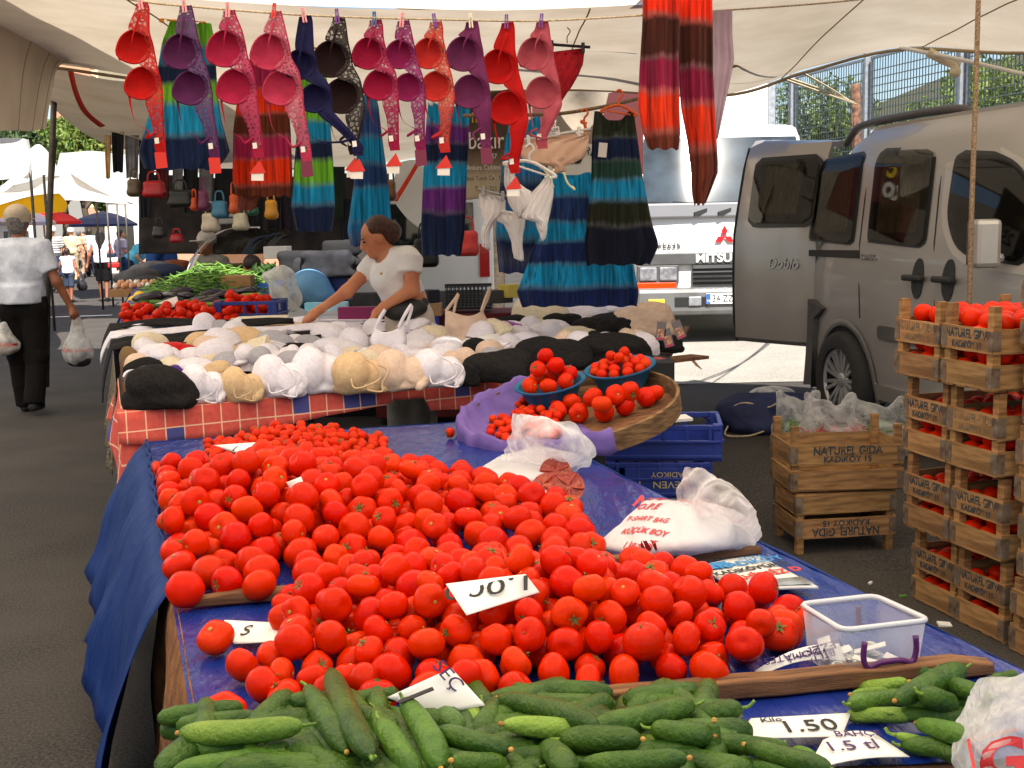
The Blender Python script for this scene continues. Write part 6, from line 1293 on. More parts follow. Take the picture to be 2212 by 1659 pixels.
def tmpl(name, prims, vox=.035, k=.12, wr=(), cuts=(((0, 0, 0), (0, 0, -1)),)):
    o = soft(name, prims, vox, MT['wcloth'], None, k=k, wr=list(wr), cuts=cuts); me = o.data; bpy.data.objects.remove(o); me.materials.clear(); me.materials.append(MT['wcloth']); return me
def cup_t(seed, pt=.0, lay=3):
    m = MB(); r = random.Random(seed); n = 24; rows = []
    for L_ in range(lay):
        dx = .09*L_; k = 1-.05*L_; rws = []
        for i in range(9):
            th = math.pi/2*i/8; rr = math.sin(th)**.85*.46*k; z = (math.cos(th)**(.9-pt*.3))*(.62+pt*.3)*k
            rws.append([Vector((rr*math.cos(a)*1.05+dx-pt*.1*math.cos(th), rr*math.sin(a), max(0, z-(.0 if L_ == 0 else .02)+.02*math.sin(3*a+seed)*math.sin(th)))) for a in np.linspace(0, 2*math.pi, n+1)[:-1]])
        m.grid(rws, closed=True)
        m.tube([q+V3(0, 0, .012+.012*math.sin(k*1.3)) for k, q in enumerate(rws[-1])], .014, 6, closed=True)
        if L_ == 0:
            m.tube([r_[2] for r_ in rws[1:]], .008, 5); m.tube([r_[10] for r_ in rws[1:]], .008, 5); m.tube([q+V3(0, 0, .006) for q in rws[6]], .006, 5, closed=True)
    return m.mesh('padded_bra', MT['wcloth'], True)
def lump_t(seed):
    r = random.Random(seed); pr = [('e', (r.uniform(-.2, .2), r.uniform(-.15, .15), r.uniform(.15, .4)), (r.uniform(.25, .4), r.uniform(.25, .38), r.uniform(.2, .34))) for _ in range(4)]+[('e', (0, 0, .1), (.48, .42, .22))]
    return tmpl('folded_bra', pr, .032, .08, [(-.10, 4, seed, (1, 1, 1)), (-.035, 9, seed+3, (1, 1, 1))])
def bra_t(seed):
    r = random.Random(seed)
    pr = [('e', (-.16, -.05, .34), (.30, .34, .36)), ('e', (.20, .05, .26), (.28, .32, .28)), ('e', (0, .1, .08), (.46, .36, .12)), ('c', (.40, -.15, .1), (.46, .2, .3), .06, .05), ('c', (.34, -.28, .06), (.46, -.1, .18), .05, .04)]
    return tmpl('seamed_bra', pr, .028, .05, [(-.06, 4, seed, (1, 1, 1)), (-.025, 9, seed+5, (1, 1, .5))])
def flat_t(seed):
    r = random.Random(seed); pr = [('b', (r.uniform(-.05, .05), r.uniform(-.05, .05), .08+.13*i), (.46-.02*i, .36, .055), None, .05) for i in range(4)]
    return tmpl('folded_garment', pr, .035, .05, [(.03, 5, seed, (1, 1, 1)), (-.035, 9, seed+2, (1, 1, 2))])
T_ = dict(cup=[cup_t(i, p) for i, p in enumerate((0, .5, .2))], lump=[lump_t(i) for i in (1, 2, 3, 4)], bra=[bra_t(i) for i in (1, 5, 9)], flat=[flat_t(i) for i in (2, 6, 8)])
rg = random.Random(21); cnt_ = 0
def garment(kind, x, y, w_, h_, col, label, group=None, rz=None, straps=False, cat='bra', dep=.8, name=None):
    global cnt_; cnt_ += 1
    p = ontab(x, y+h_*.36); me = T_[kind][cnt_ % len(T_[kind])]; s_ = cam_px(*p)[2]/FPX
    nm = name or {'cup': 'padded_bra', 'lump': 'folded_bra', 'bra': 'seamed_bra', 'flat': 'folded_garment'}[kind]
    o = link(nm, me, None, p+V3(0, .0, .004)); wd = w_*s_*1.25; o.scale = (wd, wd*dep, h_*s_*{'cup': 1.3, 'lump': 1.3, 'bra': 1.4, 'flat': 1.0}[kind]); o.rotation_euler = (0, 0, rz if rz is not None else rg.uniform(-.5, .5)); tag(o, label, cat, group)
    o.material_slots[0].link = 'OBJECT'; o.material_slots[0].material = C[col]
    if straps:
        m = MB(); L0 = Vector(o.location); mt = C[col]
        for k in range(2):
            h = h_*s_; a = p+V3(wd*(.1+.22*k), -wd*.28, h*(.85-.15*k)); m.tube(smoothpath([a, a+V3(wd*.16, -wd*.10, -h*.12), a+V3(wd*(.26-.2*k), -wd*.14, -h*.42), a+V3(wd*.06, -wd*.16, -h*.60), a+V3(-wd*.16, -wd*.14, -h*(.66-.1*k)), a+V3(-wd*.22, -wd*.1, -h*.45)], 5), wd*.016, 5)
        so = m.mesh('strap', mt, True, L0); t = bpy.data.objects.new('strap', so); COL.objects.link(t); t.parent = o; t.matrix_parent_inverse = (Matrix.Translation(L0) @ o.rotation_euler.to_matrix().to_4x4() @ Matrix.Diagonal((*o.scale, 1))).inverted(); t.location = L0
    return o
GA = [
 ('lump', 345, 842, 128, 108, 'black', 'big black heap of bras at the street corner of the checked cloth', 0), ('lump', 305, 862, 60, 60, 'black', 'black bra tucked behind the big black heap', 0),
 ('bra', 440, 842, 82, 84, 'white', 'white seamed bra right beside the big black heap', 1), ('bra', 525, 840, 72, 78, 'beige', 'beige bra between two white ones in the front row', 1), ('bra', 604, 826, 96, 92, 'white', 'white bra right of the beige one in the front row', 1), ('bra', 690, 815, 100, 100, 'white', 'large white bra with ribbed side in the front row', 0), ('bra', 782, 815, 106, 90, 'beige', 'wide beige bra in the front row', 1), ('bra', 868, 812, 92, 88, 'peach', 'pale peach bra in the front row', 0), ('bra', 946, 808, 96, 82, 'white', 'white lace bra with a loose strap in the front row', 1), ('lump', 1000, 812, 60, 54, 'black', 'small black bra with peach straps in the front row', 1),
 ('lump', 1075, 792, 122, 86, 'black', 'black heap left of the tomato bowl', 0), ('lump', 1192, 768, 150, 78, 'black', 'black heap behind the tomato bowl', 0), ('lump', 1322, 758, 150, 78, 'black', 'black heap with a white label near the table end', 0), ('lump', 1390, 694, 120, 84, 'peach', 'big peach heap with card tags at the table end', 0), ('lump', 1300, 704, 118, 58, 'black', 'black bra behind the labelled black heap', 0), ('lump', 1440, 745, 60, 44, 'black', 'black garment under the hanging card tags', 0),
 ('cup', 278, 770, 34, 40, 'leopard', 'leopard print bra at the street edge', 0), ('cup', 312, 758, 56, 40, 'grey', 'pale grey cup beside the leopard print', 0), ('cup', 322, 742, 60, 38, 'cream', 'pointed cream cup at the street edge', 0), ('cup', 372, 762, 84, 42, 'red', 'bright red padded bra among the pale ones', 0), ('cup', 315, 792, 80, 44, 'black', 'black padded cup in front of the grey one', 0), ('lump', 310, 818, 60, 54, 'print', 'black bra with white print behind the big black heap', 0), ('cup', 360, 790, 66, 42, 'cream', 'cream nested cups in front of the red bra', 0), ('cup', 386, 803, 56, 32, 'purple', 'purple cup beside the cream nested cups', 0), ('lump', 424, 796, 74, 46, 'white', 'white coiled bra behind the front row', 0), ('lump', 470, 802, 60, 46, 'beige', 'beige wrinkled bra behind the front row', 0),
 ('cup', 436, 738, 66, 46, 'beige', 'beige cone cup left of the white stack', 0), ('cup', 476, 742, 66, 52, 'white', 'stack of white cups between the beige cones', 0), ('cup', 528, 736, 84, 58, 'beige', 'large beige cone cups in the middle', 0), ('cup', 490, 764, 76, 38, 'beige', 'flat beige cups before the white stack', 0), ('cup', 592, 746, 72, 50, 'grey', 'grey marled cup right of the beige cones', 0), ('cup', 420, 772, 70, 40, 'white', 'white cup right of the red bra', 0), ('cup', 560, 778, 100, 58, 'white', 'big white lace cup in the middle', 0), ('cup', 500, 786, 70, 40, 'grey', 'grey marled cup left of the big white one', 0), ('cup', 628, 790, 66, 60, 'grey', 'grey cup behind the large white bra', 0), ('cup', 606, 772, 40, 34, 'red', 'small red cup behind the grey one', 0), ('cup', 640, 762, 80, 32, 'black', 'black cup behind the small red one', 0), ('cup', 665, 742, 66, 34, 'grey', 'grey cup in the middle rear', 0), ('cup', 712, 738, 54, 24, 'pale', 'pale pink cup by the dark gap', 0), ('cup', 722, 754, 90, 36, 'white', 'fan of white cups behind the beige bra', 0), ('cup', 700, 786, 66, 44, 'white', 'white cup above the ribbed white bra', 0), ('cup', 768, 770, 90, 44, 'cream', 'cream cups behind the wide beige bra', 0), ('cup', 786, 748, 46, 34, 'grey', 'grey cup beside the standing white bra', 0), ('lump', 812, 786, 60, 44, 'pale', 'pale lace bra beside the cream cups', 0), ('cup', 540, 756, 60, 34, 'cream', 'cream cup under the beige cones', 0), ('cup', 640, 742, 40, 30, 'white', 'white cup behind the grey marled one', 0), ('cup', 455, 778, 60, 34, 'cream', 'cream cup in front of the flat beige cups', 0), ('cup', 585, 800, 50, 40, 'white', 'white cup wedged behind the front row', 0), ('cup', 750, 790, 46, 34, 'white', 'white cup behind the wide beige bra', 0), ('lump', 890, 776, 66, 40, 'white', 'white folded bra behind the peach one', 0),
 ('cup', 905, 712, 70, 42, 'white', 'white cup before the seller', 0), ('cup', 940, 728, 76, 38, 'cream', 'cream cup right of the standing white bra', 0), ('lump', 975, 752, 92, 46, 'peach', 'peach bra in front of the standing corset', 0), ('cup', 912, 748, 80, 34, 'white', 'white cup between the seller and the lace bra', 0), ('lump', 935, 770, 90, 34, 'black', 'black strip of garments behind the lace bra', 0), ('cup', 1085, 716, 86, 42, 'violet', 'violet lace bra with cups up', 0), ('lump', 1062, 745, 70, 46, 'lace', 'white lace bra in front of the violet one', 0), ('lump', 1125, 742, 84, 46, 'white', 'white bra right of the violet one', 0), ('lump', 1182, 714, 90, 48, 'white', 'white folded bra with a peach edge', 0), ('cup', 1242, 726, 80, 46, 'cream', 'cream cup before the black bra', 0), ('cup', 1162, 676, 100, 62, 'cream', 'large cream cup under the plastic', 0), ('lump', 1255, 680, 110, 42, 'white', 'white garments in film behind the black bra', 0), ('lump', 1110, 692, 70, 26, 'black', 'black bra behind the violet one', 0), ('lump', 1215, 694, 70, 34, 'black', 'black bra behind the white ones', 0), ('lump', 1330, 672, 80, 34, 'white', 'white garments behind the peach heap', 0),
]
for kind, x, y, w_, h_, col, lb, stp in GA: garment(kind, x, y, w_, h_, col, lb, straps=bool(stp))
for i in range(76):
    x, y = rg.uniform(300, 1400), rg.uniform(715, 800); y = min(y, 860-(x-270)*.1); col = rg.choice(['white', 'white', 'white', 'white', 'white', 'cream', 'grey', 'peach', 'white', 'black' if x > 950 else 'white'])
    o = garment(rg.choice(['cup', 'cup', 'bra', 'lump', 'flat']), x, y, rg.uniform(48, 74), rg.uniform(34, 52), col, '%s padded bra wedged in the crowded middle of the lingerie heap' % {'white': 'white', 'cream': 'cream', 'beige': 'beige', 'grey': 'grey', 'peach': 'peach', 'black': 'black'}[col], '%s bras in the middle of the heap' % col, rz=rg.uniform(0, 6.3))
    o.location.z += rg.uniform(.0, .045); o.rotation_euler = (rg.uniform(-.45, .45), rg.uniform(-.45, .45), rg.uniform(0, 6.3))
# second white layer under them so that no bare board shows
under = MB()
for i in range(150):
    x, y = rg.uniform(275, 1420), rg.uniform(705, 870)
    if y > 893-(x-270)*.1-38: continue
    p = ontab(x, y); s_ = cam_px(*p)[2]/FPX; r = rg.uniform(28, 44)*s_
    under.lathe([(max(.001, math.sin(a))*r, math.cos(a)*r*.55) for a in np.linspace(math.pi/2, 0.01, 5)], p+V3(0, 0, .002), 10)
under.thing('bra_underlayer', C['white'], 'pale bras buried under the top layer of the lingerie table', 'bra', smooth=True, kind='stuff')
# folded rows at the back
FB_ = [('flat', 330, 722, 110, 26, 'white', 'white stack of folded undershirts by the black ones'), ('flat', 425, 712, 110, 24, 'white', 'white folded garments in the back row near the vegetables'), ('flat', 505, 706, 70, 28, 'grey', 'grey printed garment folded in the back row'), ('flat', 560, 712, 80, 26, 'white', 'white folded garment right of the grey print'), ('flat', 560, 690, 110, 26, 'cream', 'cream pile of folded undershirts before the blue crate'), ('flat', 625, 702, 90, 22, 'beige', 'beige folded garment under the seller\'s hand'), ('flat', 655, 690, 60, 22, 'white', 'white garment right under the seller\'s hand'), ('flat', 572, 726, 70, 20, 'white', 'white folded briefs before the cream pile'), ('flat', 605, 712, 46, 16, 'pink', 'pink folded briefs before the beige garment'), ('flat', 640, 722, 56, 16, 'black', 'black folded briefs in the coloured row'), ('flat', 690, 712, 66, 18, 'grey', 'grey lace briefs in the coloured row'), ('flat', 718, 704, 50, 12, 'purple', 'purple folded briefs in the coloured row'), ('flat', 632, 734, 60, 16, 'beige', 'beige briefs in the front coloured row'), ('flat', 672, 728, 36, 18, 'white', 'white briefs beside the magenta pair'), ('flat', 692, 732, 44, 18, 'magenta', 'magenta briefs in the coloured row'), ('flat', 722, 728, 60, 18, 'cream', 'cream briefs beside the magenta pair'), ('flat', 756, 722, 60, 20, 'pink', 'pink briefs at the end of the coloured row'), ('flat', 790, 712, 60, 22, 'white', 'white briefs before the seller\'s belt bag'), ('flat', 740, 692, 130, 20, 'white', 'long white garment laid before the seller'), ('flat', 790, 735, 60, 20, 'beige', 'beige briefs behind the standing white bra')]
for kind, x, y, w_, h_, col, lb in FB_: garment(kind, x, y, w_, h_, col, lb, cat='garment', dep=.9, rz=rg.uniform(-.2, .2))
# black and white undershirts draped over the street edge
def strip_cloth(vv, drop, col, label, uend, seed):
    A = []
    for j in range(20):
        t = j/19; rw = []
        for v in np.linspace(vv[0], vv[1], 10):
            if t < .72: u = uend*(1-t/.72); p = lt(u, v+.05*u)+V3(0, 0, .035+.01*math.sin(v*90+t*8)+.012*math.sin(t*13+seed))
            else: q = (t-.72)/.28; p = lt(0, v)+lside*(.03+.03*math.sin(q*2)+.05*q)+V3(0, 0, .03-drop*q+.004*math.sin(v*80))
            rw.append(p)
        A.append(rw)
    m = MB(); m.sheet(A, .006); m.thing('undershirt', C[col], label, 'garment', smooth=True)
strip_cloth((.86, .97), .20, 'black', 'black undershirt draped over the street edge, farthest one', .30, 1); strip_cloth((.76, .85), .16, 'white', 'white undershirt draped over the street edge between two black ones', .36, 2); strip_cloth((.62, .75), .32, 'black', 'black undershirt draped over the street edge, nearest one', .34, 3)
# standing corset and standing white bra with straps up
def standing(x, y, w_, h_, col, label, rz, up=False):
    p = ontab(x, y+h_*.45); s_ = cam_px(*p)[2]/FPX; W_, H_ = w_*s_, h_*s_; t = thing('standing_bra', p, label, 'bra'); q = Matrix.Rotation(rz, 3, 'Z'); m = MB(); A = []
    for j in range(14):
        v = j/13; rw = []
        for i in range(30):
            a = math.pi*1.15*(i/29-.5)-math.pi/2; cupz = math.exp(-((v-.62)/.22)**2)*(.16*math.exp(-((i-8)/4.5)**2)+.16*math.exp(-((i-21)/4.5)**2)); top = .12*math.cos((i-8)/29*9)+.12*math.cos((i-21)/29*9)
            rr = .42+cupz; z = v*(.66+top*.5)
            rw.append(p+q @ V3(math.cos(a)*rr*W_, (math.sin(a)*rr+.30)*W_*.8, z*H_+.004))
        A.append(rw)
    m.sheet(A, .004); b = m.build('body', C[col], t, smooth=True)
    for i, (e, hh) in enumerate(((8, 1.0), (21, .9))):
        a = A[-1][e]; b2 = A[-1][2 if i == 0 else 27]; m = MB(); c = (a+b2)/2+q @ V3(.25*W_, .12*W_, 0)*(1 if up else .5); c.z = p.z+H_*(1.05+.1*i if up else .95)
        path = smoothpath([a, a*.5+c*.5+V3(0, 0, .01), c, (c+b2)/2+V3(.01, 0, .01), b2], 6); rows = [[q_+V3(0, 0, .008)+V3(-.006, 0, 0), q_-V3(0, 0, .008)+V3(.006, 0, 0)] for q_ in path]; m.sheet(rows, .002); m.build('strap', C[col], t, smooth=True)
    return t
standing(1012, 700, 100, 108, 'peach', 'pale peach corset bra standing upright with its straps up', R(20), True)
standing(838, 735, 84, 108, 'white', 'white bra standing upright with a long strap before the seller', R(-15), True)
# card tags at the table end, label on the black heap, film
for i, (x, y, r_, lb) in enumerate(((1442, 730, -.25, 'printed card tag hanging from the peach heap'), (1466, 712, -.4, 'printed card tag at the outermost end of the peach heap'), (1428, 715, .1, 'narrow card tag half hidden in the peach heap'))):
    c = W(x, y, 6.35); t = thing('card_tag', c, lb, 'tag'); q = Matrix.Rotation(r_, 3, 'Y'); m = MB(); m.box(c, (.05, .003, .10), q); m.build('card', M('tag_grey', lin(110, 104, 108), rough=.5), t); m = MB(); m.box(c+q @ V3(0, -.0022, -.012), (.036, .001, .046), q); m.build('picture', M('tag_photo', lin(222, 170, 140), lin(110, 60, 45), ns=60, rough=.5), t); m = MB(); m.box(c+q @ V3(0, -.0022, -.042), (.04, .001, .008), q); m.build('band', M('tag_pink', lin(205, 40, 90), rough=.5), t)
c = W(1502, 785, 6.6); m = MB(); m.box(c, (.055, .09, .003), Euler((.5, .5, .6)).to_matrix()); m.thing('card_tag', M('tag_photo', lin(222, 170, 140), lin(110, 60, 45), ns=60, rough=.5), 'small card tag dangling under the plank', 'tag')
for x, y, lb in ((1325, 728, 'small white label on the black heap near the table end'), (1092, 768, 'small white label on the black heap left of the tomato bowl')):
    c = W(x, y, ontab(x, y+20).y-.12); m = MB(); m.lathe([(.001, 0), (.026, 0), (.026, .002), (.001, .002)], c, 14, Matrix.Rotation(R(65), 3, 'X')); m.thing('round_label', MT['white'], lb, 'label')
fp = ontab(1180, 660); t = thing('plastic_film', fp, 'crumpled clear plastic rising behind the cream cup', 'plastic film'); soft('film', [('c', fp+V3(0, .1, 0), fp+V3(0, .1, .22), .10, .015), ('e', fp+V3(.15, .12, .02), (.25, .1, .07))], .012, BAGC, t, k=.06, wr=[(-.03, 12, 4, (1, 1, .5))])
m = MB(); c = W(772, 676, 8.25); m.box(c, (.26, .08, .085), Matrix.Rotation(-.1, 3, 'Z')); o = m.thing('carton', M('magenta_card', lin(140, 34, 92), rough=.5), 'magenta carton lying before the seller', 'box', bevel=.003)
m = MB(); c = W(706, 662, 8.4); m.box(c, (.30, .10, .06)); m.thing('carton', M('cyan_card', lin(110, 190, 215), lin(170, 210, 225), ns=6, rough=.4), 'pale blue packet behind the seller\'s outstretched arm', 'box', bevel=.004)
# blue crate and dark box under the lingerie table
blue_crate((-.55, 6.3, .02), 1.1, .42, .42, R(12), 'long blue crate in the shade under the lingerie table')
blue_crate((.05, 6.7, .02), .5, .4, .42, R(12), 'second blue crate under the lingerie table')
m = MB(); c = W(1000, 905, 5.9); m.box((c.x, c.y+.3, .2), (.5, .3, .4)); m.thing('sack', M('sack_white', (.55, .53, .5), (.4, .38, .36), ns=6, rough=.9, bump=.6, bs=12), 'pale sack standing under the lingerie table', 'sack', bevel=.05)
c = W(1430, 830, 6.4); m = MB(); m.box((c.x-.08, c.y+.15, .4), (.3, .3, .78)); m.thing('black_crate_stack', M('black_plastic', (.012, .012, .013), rough=.5), 'black plastic crate supporting the end of the lingerie table', 'crate', bevel=.01)
# ------------------------------------------------------------ bras pegged to the line
def pin(x, y, Y, col, label, ang=0):
    c = W(x, y, Y); s_ = Y/FPX; q = Matrix.Rotation(ang, 3, 'Y'); t = thing('clothes_peg', c, label, 'clothes peg', 'pegs on the bra line')
    for sx in (-1, 1):
        m = MB(); m.bar(c+q @ V3(sx*.004, -.01, .028), c+q @ V3(sx*.006, -.01, -.034), .007, .010, up=(0, 1, 0)); m.build('jaw', col, t, bevel=.0015)
    m = MB(); m.lathe([(.004, -.006), (.006, -.006), (.006, .006), (.004, .006)], c+q @ V3(0, -.01, .004), 8, Matrix.Rotation(R(90), 3, 'X')); m.build('spring', MT['steel'], t)
def hang_bra(top, c1, c2, bot, d, Y, col, lcol, label, lacy=True, tagc=None, loop=True, tagt=None):
    """one bra hung by its wing: two hollow cups one above the other, side wings, strap loops, hook band, card tag; pixels of the photograph, real size at depth Y"""
    s_ = Y/FPX; O = W(top[0], top[1], Y); t = thing('hanging_bra', O, label, 'bra', 'bras on the line')
    L = lambda x, y, dy=0: O+V3((x-top[0])*s_, dy, -(y-top[1])*s_)
    def cup(cx, cy, dd, ang):
        m = MB(); rr = dd/2*s_; n = 30; rows = []; c = L(cx, cy); inner = []; outer = []
        q = Matrix.Rotation(R(8), 3, 'Z') @ Matrix.Rotation(R(-6), 3, 'X')
        def rad(a): return rr*(1+.16*math.exp(-((a-ang)/.45)**2)+.16*math.exp(-((a-ang-2*math.pi)/.45)**2)+.03*math.sin(2*a))
        for k in range(9):
            f = 1-k/8; inner.append([c+q @ V3(math.cos(a)*rad(a)*f, rr*.55*(1-f**2.2), math.sin(a)*rad(a)*f*1.02) for a in np.linspace(0, 2*math.pi, n+1)[:-1]])
        for k in range(9):
            f = 1-k/8; outer.append([c+q @ V3(math.cos(a)*rad(a)*f*1.03, rr*.55*(1-f**2.2)+.008, math.sin(a)*rad(a)*f*1.04) for a in np.linspace(0, 2*math.pi, n+1)[:-1]])
        m.grid(inner, closed=True); m.grid(outer[::-1], closed=True); m.grid([outer[0], inner[0]], closed=True)
        o = m.build('cup', col, t, smooth=True); m = MB(); m.tube(inner[0], .0045, 6, closed=True); m.build('piping', col, o, smooth=True)
        return c, rr, q
    A = R(205)
    cup(c1[0], c1[1], d, A); cup(c2[0], c2[1], d*.96, A)
    # side band: from the peg along the right of the cups down to the hook end
    h = d/2; dx, dy = c2[0]-c1[0], c2[1]-c1[1]
    edge = [(top[0]-9, top[1], top[0]+14, top[1]-2), (top[0]-13, top[1]+14, top[0]+17, top[1]+12), (c1[0]-h*.30, c1[1]-h*1.05, c1[0]+h*.98, c1[1]-h*.95), (c1[0]+h*.45, c1[1]-h*.80, c1[0]+h*1.12, c1[1]-h*.2), (c1[0]+h*.80, c1[1]+h*.2, c1[0]+h*1.18, c1[1]+h*.4), (c1[0]+h*.2, c1[1]+h*.98, c2[0]+h*1.02, c2[1]-h*.9), (c2[0]+h*.70, c2[1]-h*.55, c2[0]+h*1.14, c2[1]-h*.3), (c2[0]+h*.80, c2[1]+h*.3, c2[0]+h*1.20, c2[1]+h*.3), (c2[0]+h*.15, c2[1]+h*1.02, c2[0]+h*1.22, c2[1]+h*.9), (c2[0]+(bot[0]-c2[0])*.5, c2[1]+h+(bot[1]-c2[1]-h)*.42, c2[0]+h*1.05+(bot[0]-c2[0]-h*.6)*.5, c2[1]+h+(bot[1]-c2[1]-h)*.38), (bot[0]-12, bot[1]-14, bot[0]+10, bot[1]-14), (bot[0]-11, bot[1], bot[0]+10, bot[1]+2)]
    PL = smoothpath([V3(a, b, 0) for a, b, _, _ in edge], 4); PR = smoothpath([V3(a, b, 0) for _, _, a, b in edge], 4); N = len(PL); rows = []
    for i in range(N):
        a, b = PL[i], PR[i]; rows.append([L(a.x+(b.x-a.x)*k/4, a.y+(b.y-a.y)*k/4, -.004+.006*math.sin(i*.5)+.004*math.sin(k*1.6)) for k in range(5)])
    m = MB(); m.sheet(rows, .0018); m.build('side_wing', lcol if lacy else col, t, smooth=True)
    m = MB(); m.tube([r[-1] for r in rows], .0032, 5); m.build('edging', col, t, smooth=True)
    # straps: narrow ribbons
    def ribbon(pts, w_=5.0):
        P = smoothpath([L(x, y, dy) for x, y, dy in pts], 6); rws = []
        for i, p in enumerate(P):
            tn = (P[min(i+1, len(P)-1)]-P[max(i-1, 0)]).normalized(); sd = tn.cross(V3(0, 1, 0)).normalized()*w_*s_/2; tw = math.cos(i*.25)*.5+.6; rws.append([p+sd*tw, p-sd*tw])
        m = MB(); m.sheet(rws, .0012); m.build('strap', col, t, smooth=True)
    ax, ay = c1[0]+math.cos(A)*h*1.1, c1[1]-math.sin(A)*h*1.1
    ribbon([(top[0]+2, top[1]+22, -.02), (c1[0]+2, c1[1]-h*.6, -.03), (c1[0]-4, c1[1]+h*.1, -.03), (ax+6, ay+12, -.02), (ax, ay, -.004)])
    if loop:
        bx, by = c2[0]+math.cos(A)*h*1.05, c2[1]-math.sin(A)*h*1.05
        ribbon([(bx+4, by+2, -.004), (bx+8, by+36, -.012), (bx+18, by+h*1.6+14, -.02), (bx+42, by+h*1.6+30, -.02), (bot[0]-26, bot[1]-22, -.012), (bot[0]-8, bot[1]-34, -.006)])
    m = MB(); m.poly([L(bot[0]-12, bot[1]-12, -.006), L(bot[0]+11, bot[1]-14, -.006), L(bot[0]+13, bot[1]+8, -.006), L(bot[0]-8, bot[1]+9, -.006)], .003, (0, 1, 0)); m.build('hook_band', col, t)
    m = MB(); m.poly([L(bot[0]-10, bot[1]-22, -.010), L(bot[0]-1, bot[1]-23, -.010), L(bot[0], bot[1]-11, -.010), L(bot[0]-9, bot[1]-10, -.010)], .001, (0, 1, 0)); m.build('care_label', MT['white'], t)
    if tagc:
        kind = tagt or 'tri'
        if kind == 'tri':
            m = MB(); m.poly([L(bot[0]-20, bot[1]+42, -.012), L(bot[0]+16, bot[1]+41, -.012), L(bot[0]+4, bot[1]+14, -.012)], .002, (0, 1, 0)); m.build('card_tag', tagc, t); m = MB(); m.poly([L(bot[0]-16, bot[1]+56, -.009), L(bot[0]+10, bot[1]+57, -.009), L(bot[0]+11, bot[1]+36, -.009), L(bot[0]-15, bot[1]+36, -.009)], .002, (0, 1, 0)); m.build('price_tag', MT['white'], t)
        else:
            m = MB(); m.poly([L(bot[0]-9, bot[1]+42, -.012), L(bot[0]+15, bot[1]+40, -.012), L(bot[0]+13, bot[1]+8, -.012), L(bot[0]-11, bot[1]+8, -.012)], .002, (0, 1, 0)); m.build('card_tag', tagc, t)
    return t
def bm(n, r, g, b): return M('bra_'+n, lin(int(r*.80), int(g*.52), int(b*.64)), lin(int(r*.72), int(g*.44), int(b*.56)), ns=20, rough=.7, bump=.12, bs=90, spec=.2, thin=.14, sheen=.05)
RT = M('tag_red', lin(205, 40, 28), rough=.5); PT = M('tag_plum', lin(110, 24, 62), rough=.5)
BR = [((303, 8), (286, 95), (297, 170), (327, 306), 68, 5.05, 'red', (232, 22, 14), 'bright red bra, first one on the line', 1, RT, 'rect', 'pink'),
 ((398, 14), (388, 105), (403, 180), (444, 318), 72, 5.08, 'purple', (108, 58, 128), 'purple bra with a lace wing, second on the line', 1, RT, 'rect', 'pink'),
 ((492, 24), (484, 100), (500, 178), (541, 318), 74, 5.1, 'rose', (214, 52, 110), 'deep pink lace bra in front of the red dress', 1, RT, 'tri', 'pink'),
 ((592, 26), (580, 106), (600, 181), (646, 326), 74, 5.13, 'candy', (232, 100, 136), 'candy pink bra beside the navy one', 1, PT, 'rect', 'red'),
 ((656, 36), (645, 133), (672, 203), (758, 316), 60, 5.15, 'navy', (26, 40, 108), 'navy blue bra with its band swinging out', 0, RT, 'tri', 'pink'),
 ((728, 38), (713, 122), (733, 198), (752, 312), 74, 5.2, 'brown', (44, 30, 30), 'black brown lace bra in the middle of the line', 1, RT, 'tri', 'purple'),
 ((808, 44), (795, 111), (815, 176), (841, 304), 64, 5.25, 'magenta', (196, 22, 96), 'magenta lace bra right of the black brown one', 1, RT, 'tri', 'blue'),
 ((868, 46), (862, 113), (877, 181), (898, 304), 58, 5.28, 'plum', (170, 40, 128), 'plum coloured bra beside the magenta one', 1, PT, 'rect', 'pink'),
 ((938, 48), (925, 111), (938, 179), (952, 308), 62, 5.3, 'coral', (240, 84, 62), 'coral orange lace bra on the line', 1, RT, 'tri', 'purple'),
 ((1016, 48), (1001, 112), (1012, 190), (1042, 300), 70, 5.34, 'violet', (138, 80, 140), 'smooth violet bra with a strap loop', 0, PT, 'rect', 'white'),
 ((1093, 50), (1076, 138), (1092, 224), (1104, 352), 70, 5.38, 'scarlet', (232, 14, 14), 'scarlet bra with large smooth cups', 0, RT, 'tri', 'purple'),
 ((1168, 48), (1155, 112), (1168, 192), (1166, 300), 66, 5.42, 'blush', (222, 152, 148), 'pale blush pink bra, last on the line', 0, None, None, 'purple')]
PINC = dict(pink=M('peg_pink', lin(232, 150, 160), rough=.4), red=M('peg_red', lin(215, 30, 30), rough=.4), purple=M('peg_purple', lin(110, 50, 140), rough=.4), blue=M('peg_blue', lin(30, 90, 150), rough=.4), white=M('peg_white', lin(225, 215, 195), rough=.4))
for i, (tp_, c1, c2, bt, d, Y, nm, rgb, lb, lc, tg, tk, pc) in enumerate(BR):
    col = bm(nm, *rgb); hang_bra(tp_, c1, c2, bt, d, Y, col, lace('lace_'+nm, lin(*[int(v*.72) for v in rgb]), 55, .42), lb, bool(lc), tg, True, tk)
    pin(tp_[0]+1, tp_[1]-4, Y-.012, PINC[pc], '%s clothes peg holding the %s' % (pc, lb), R(-8+5*(i % 4)))
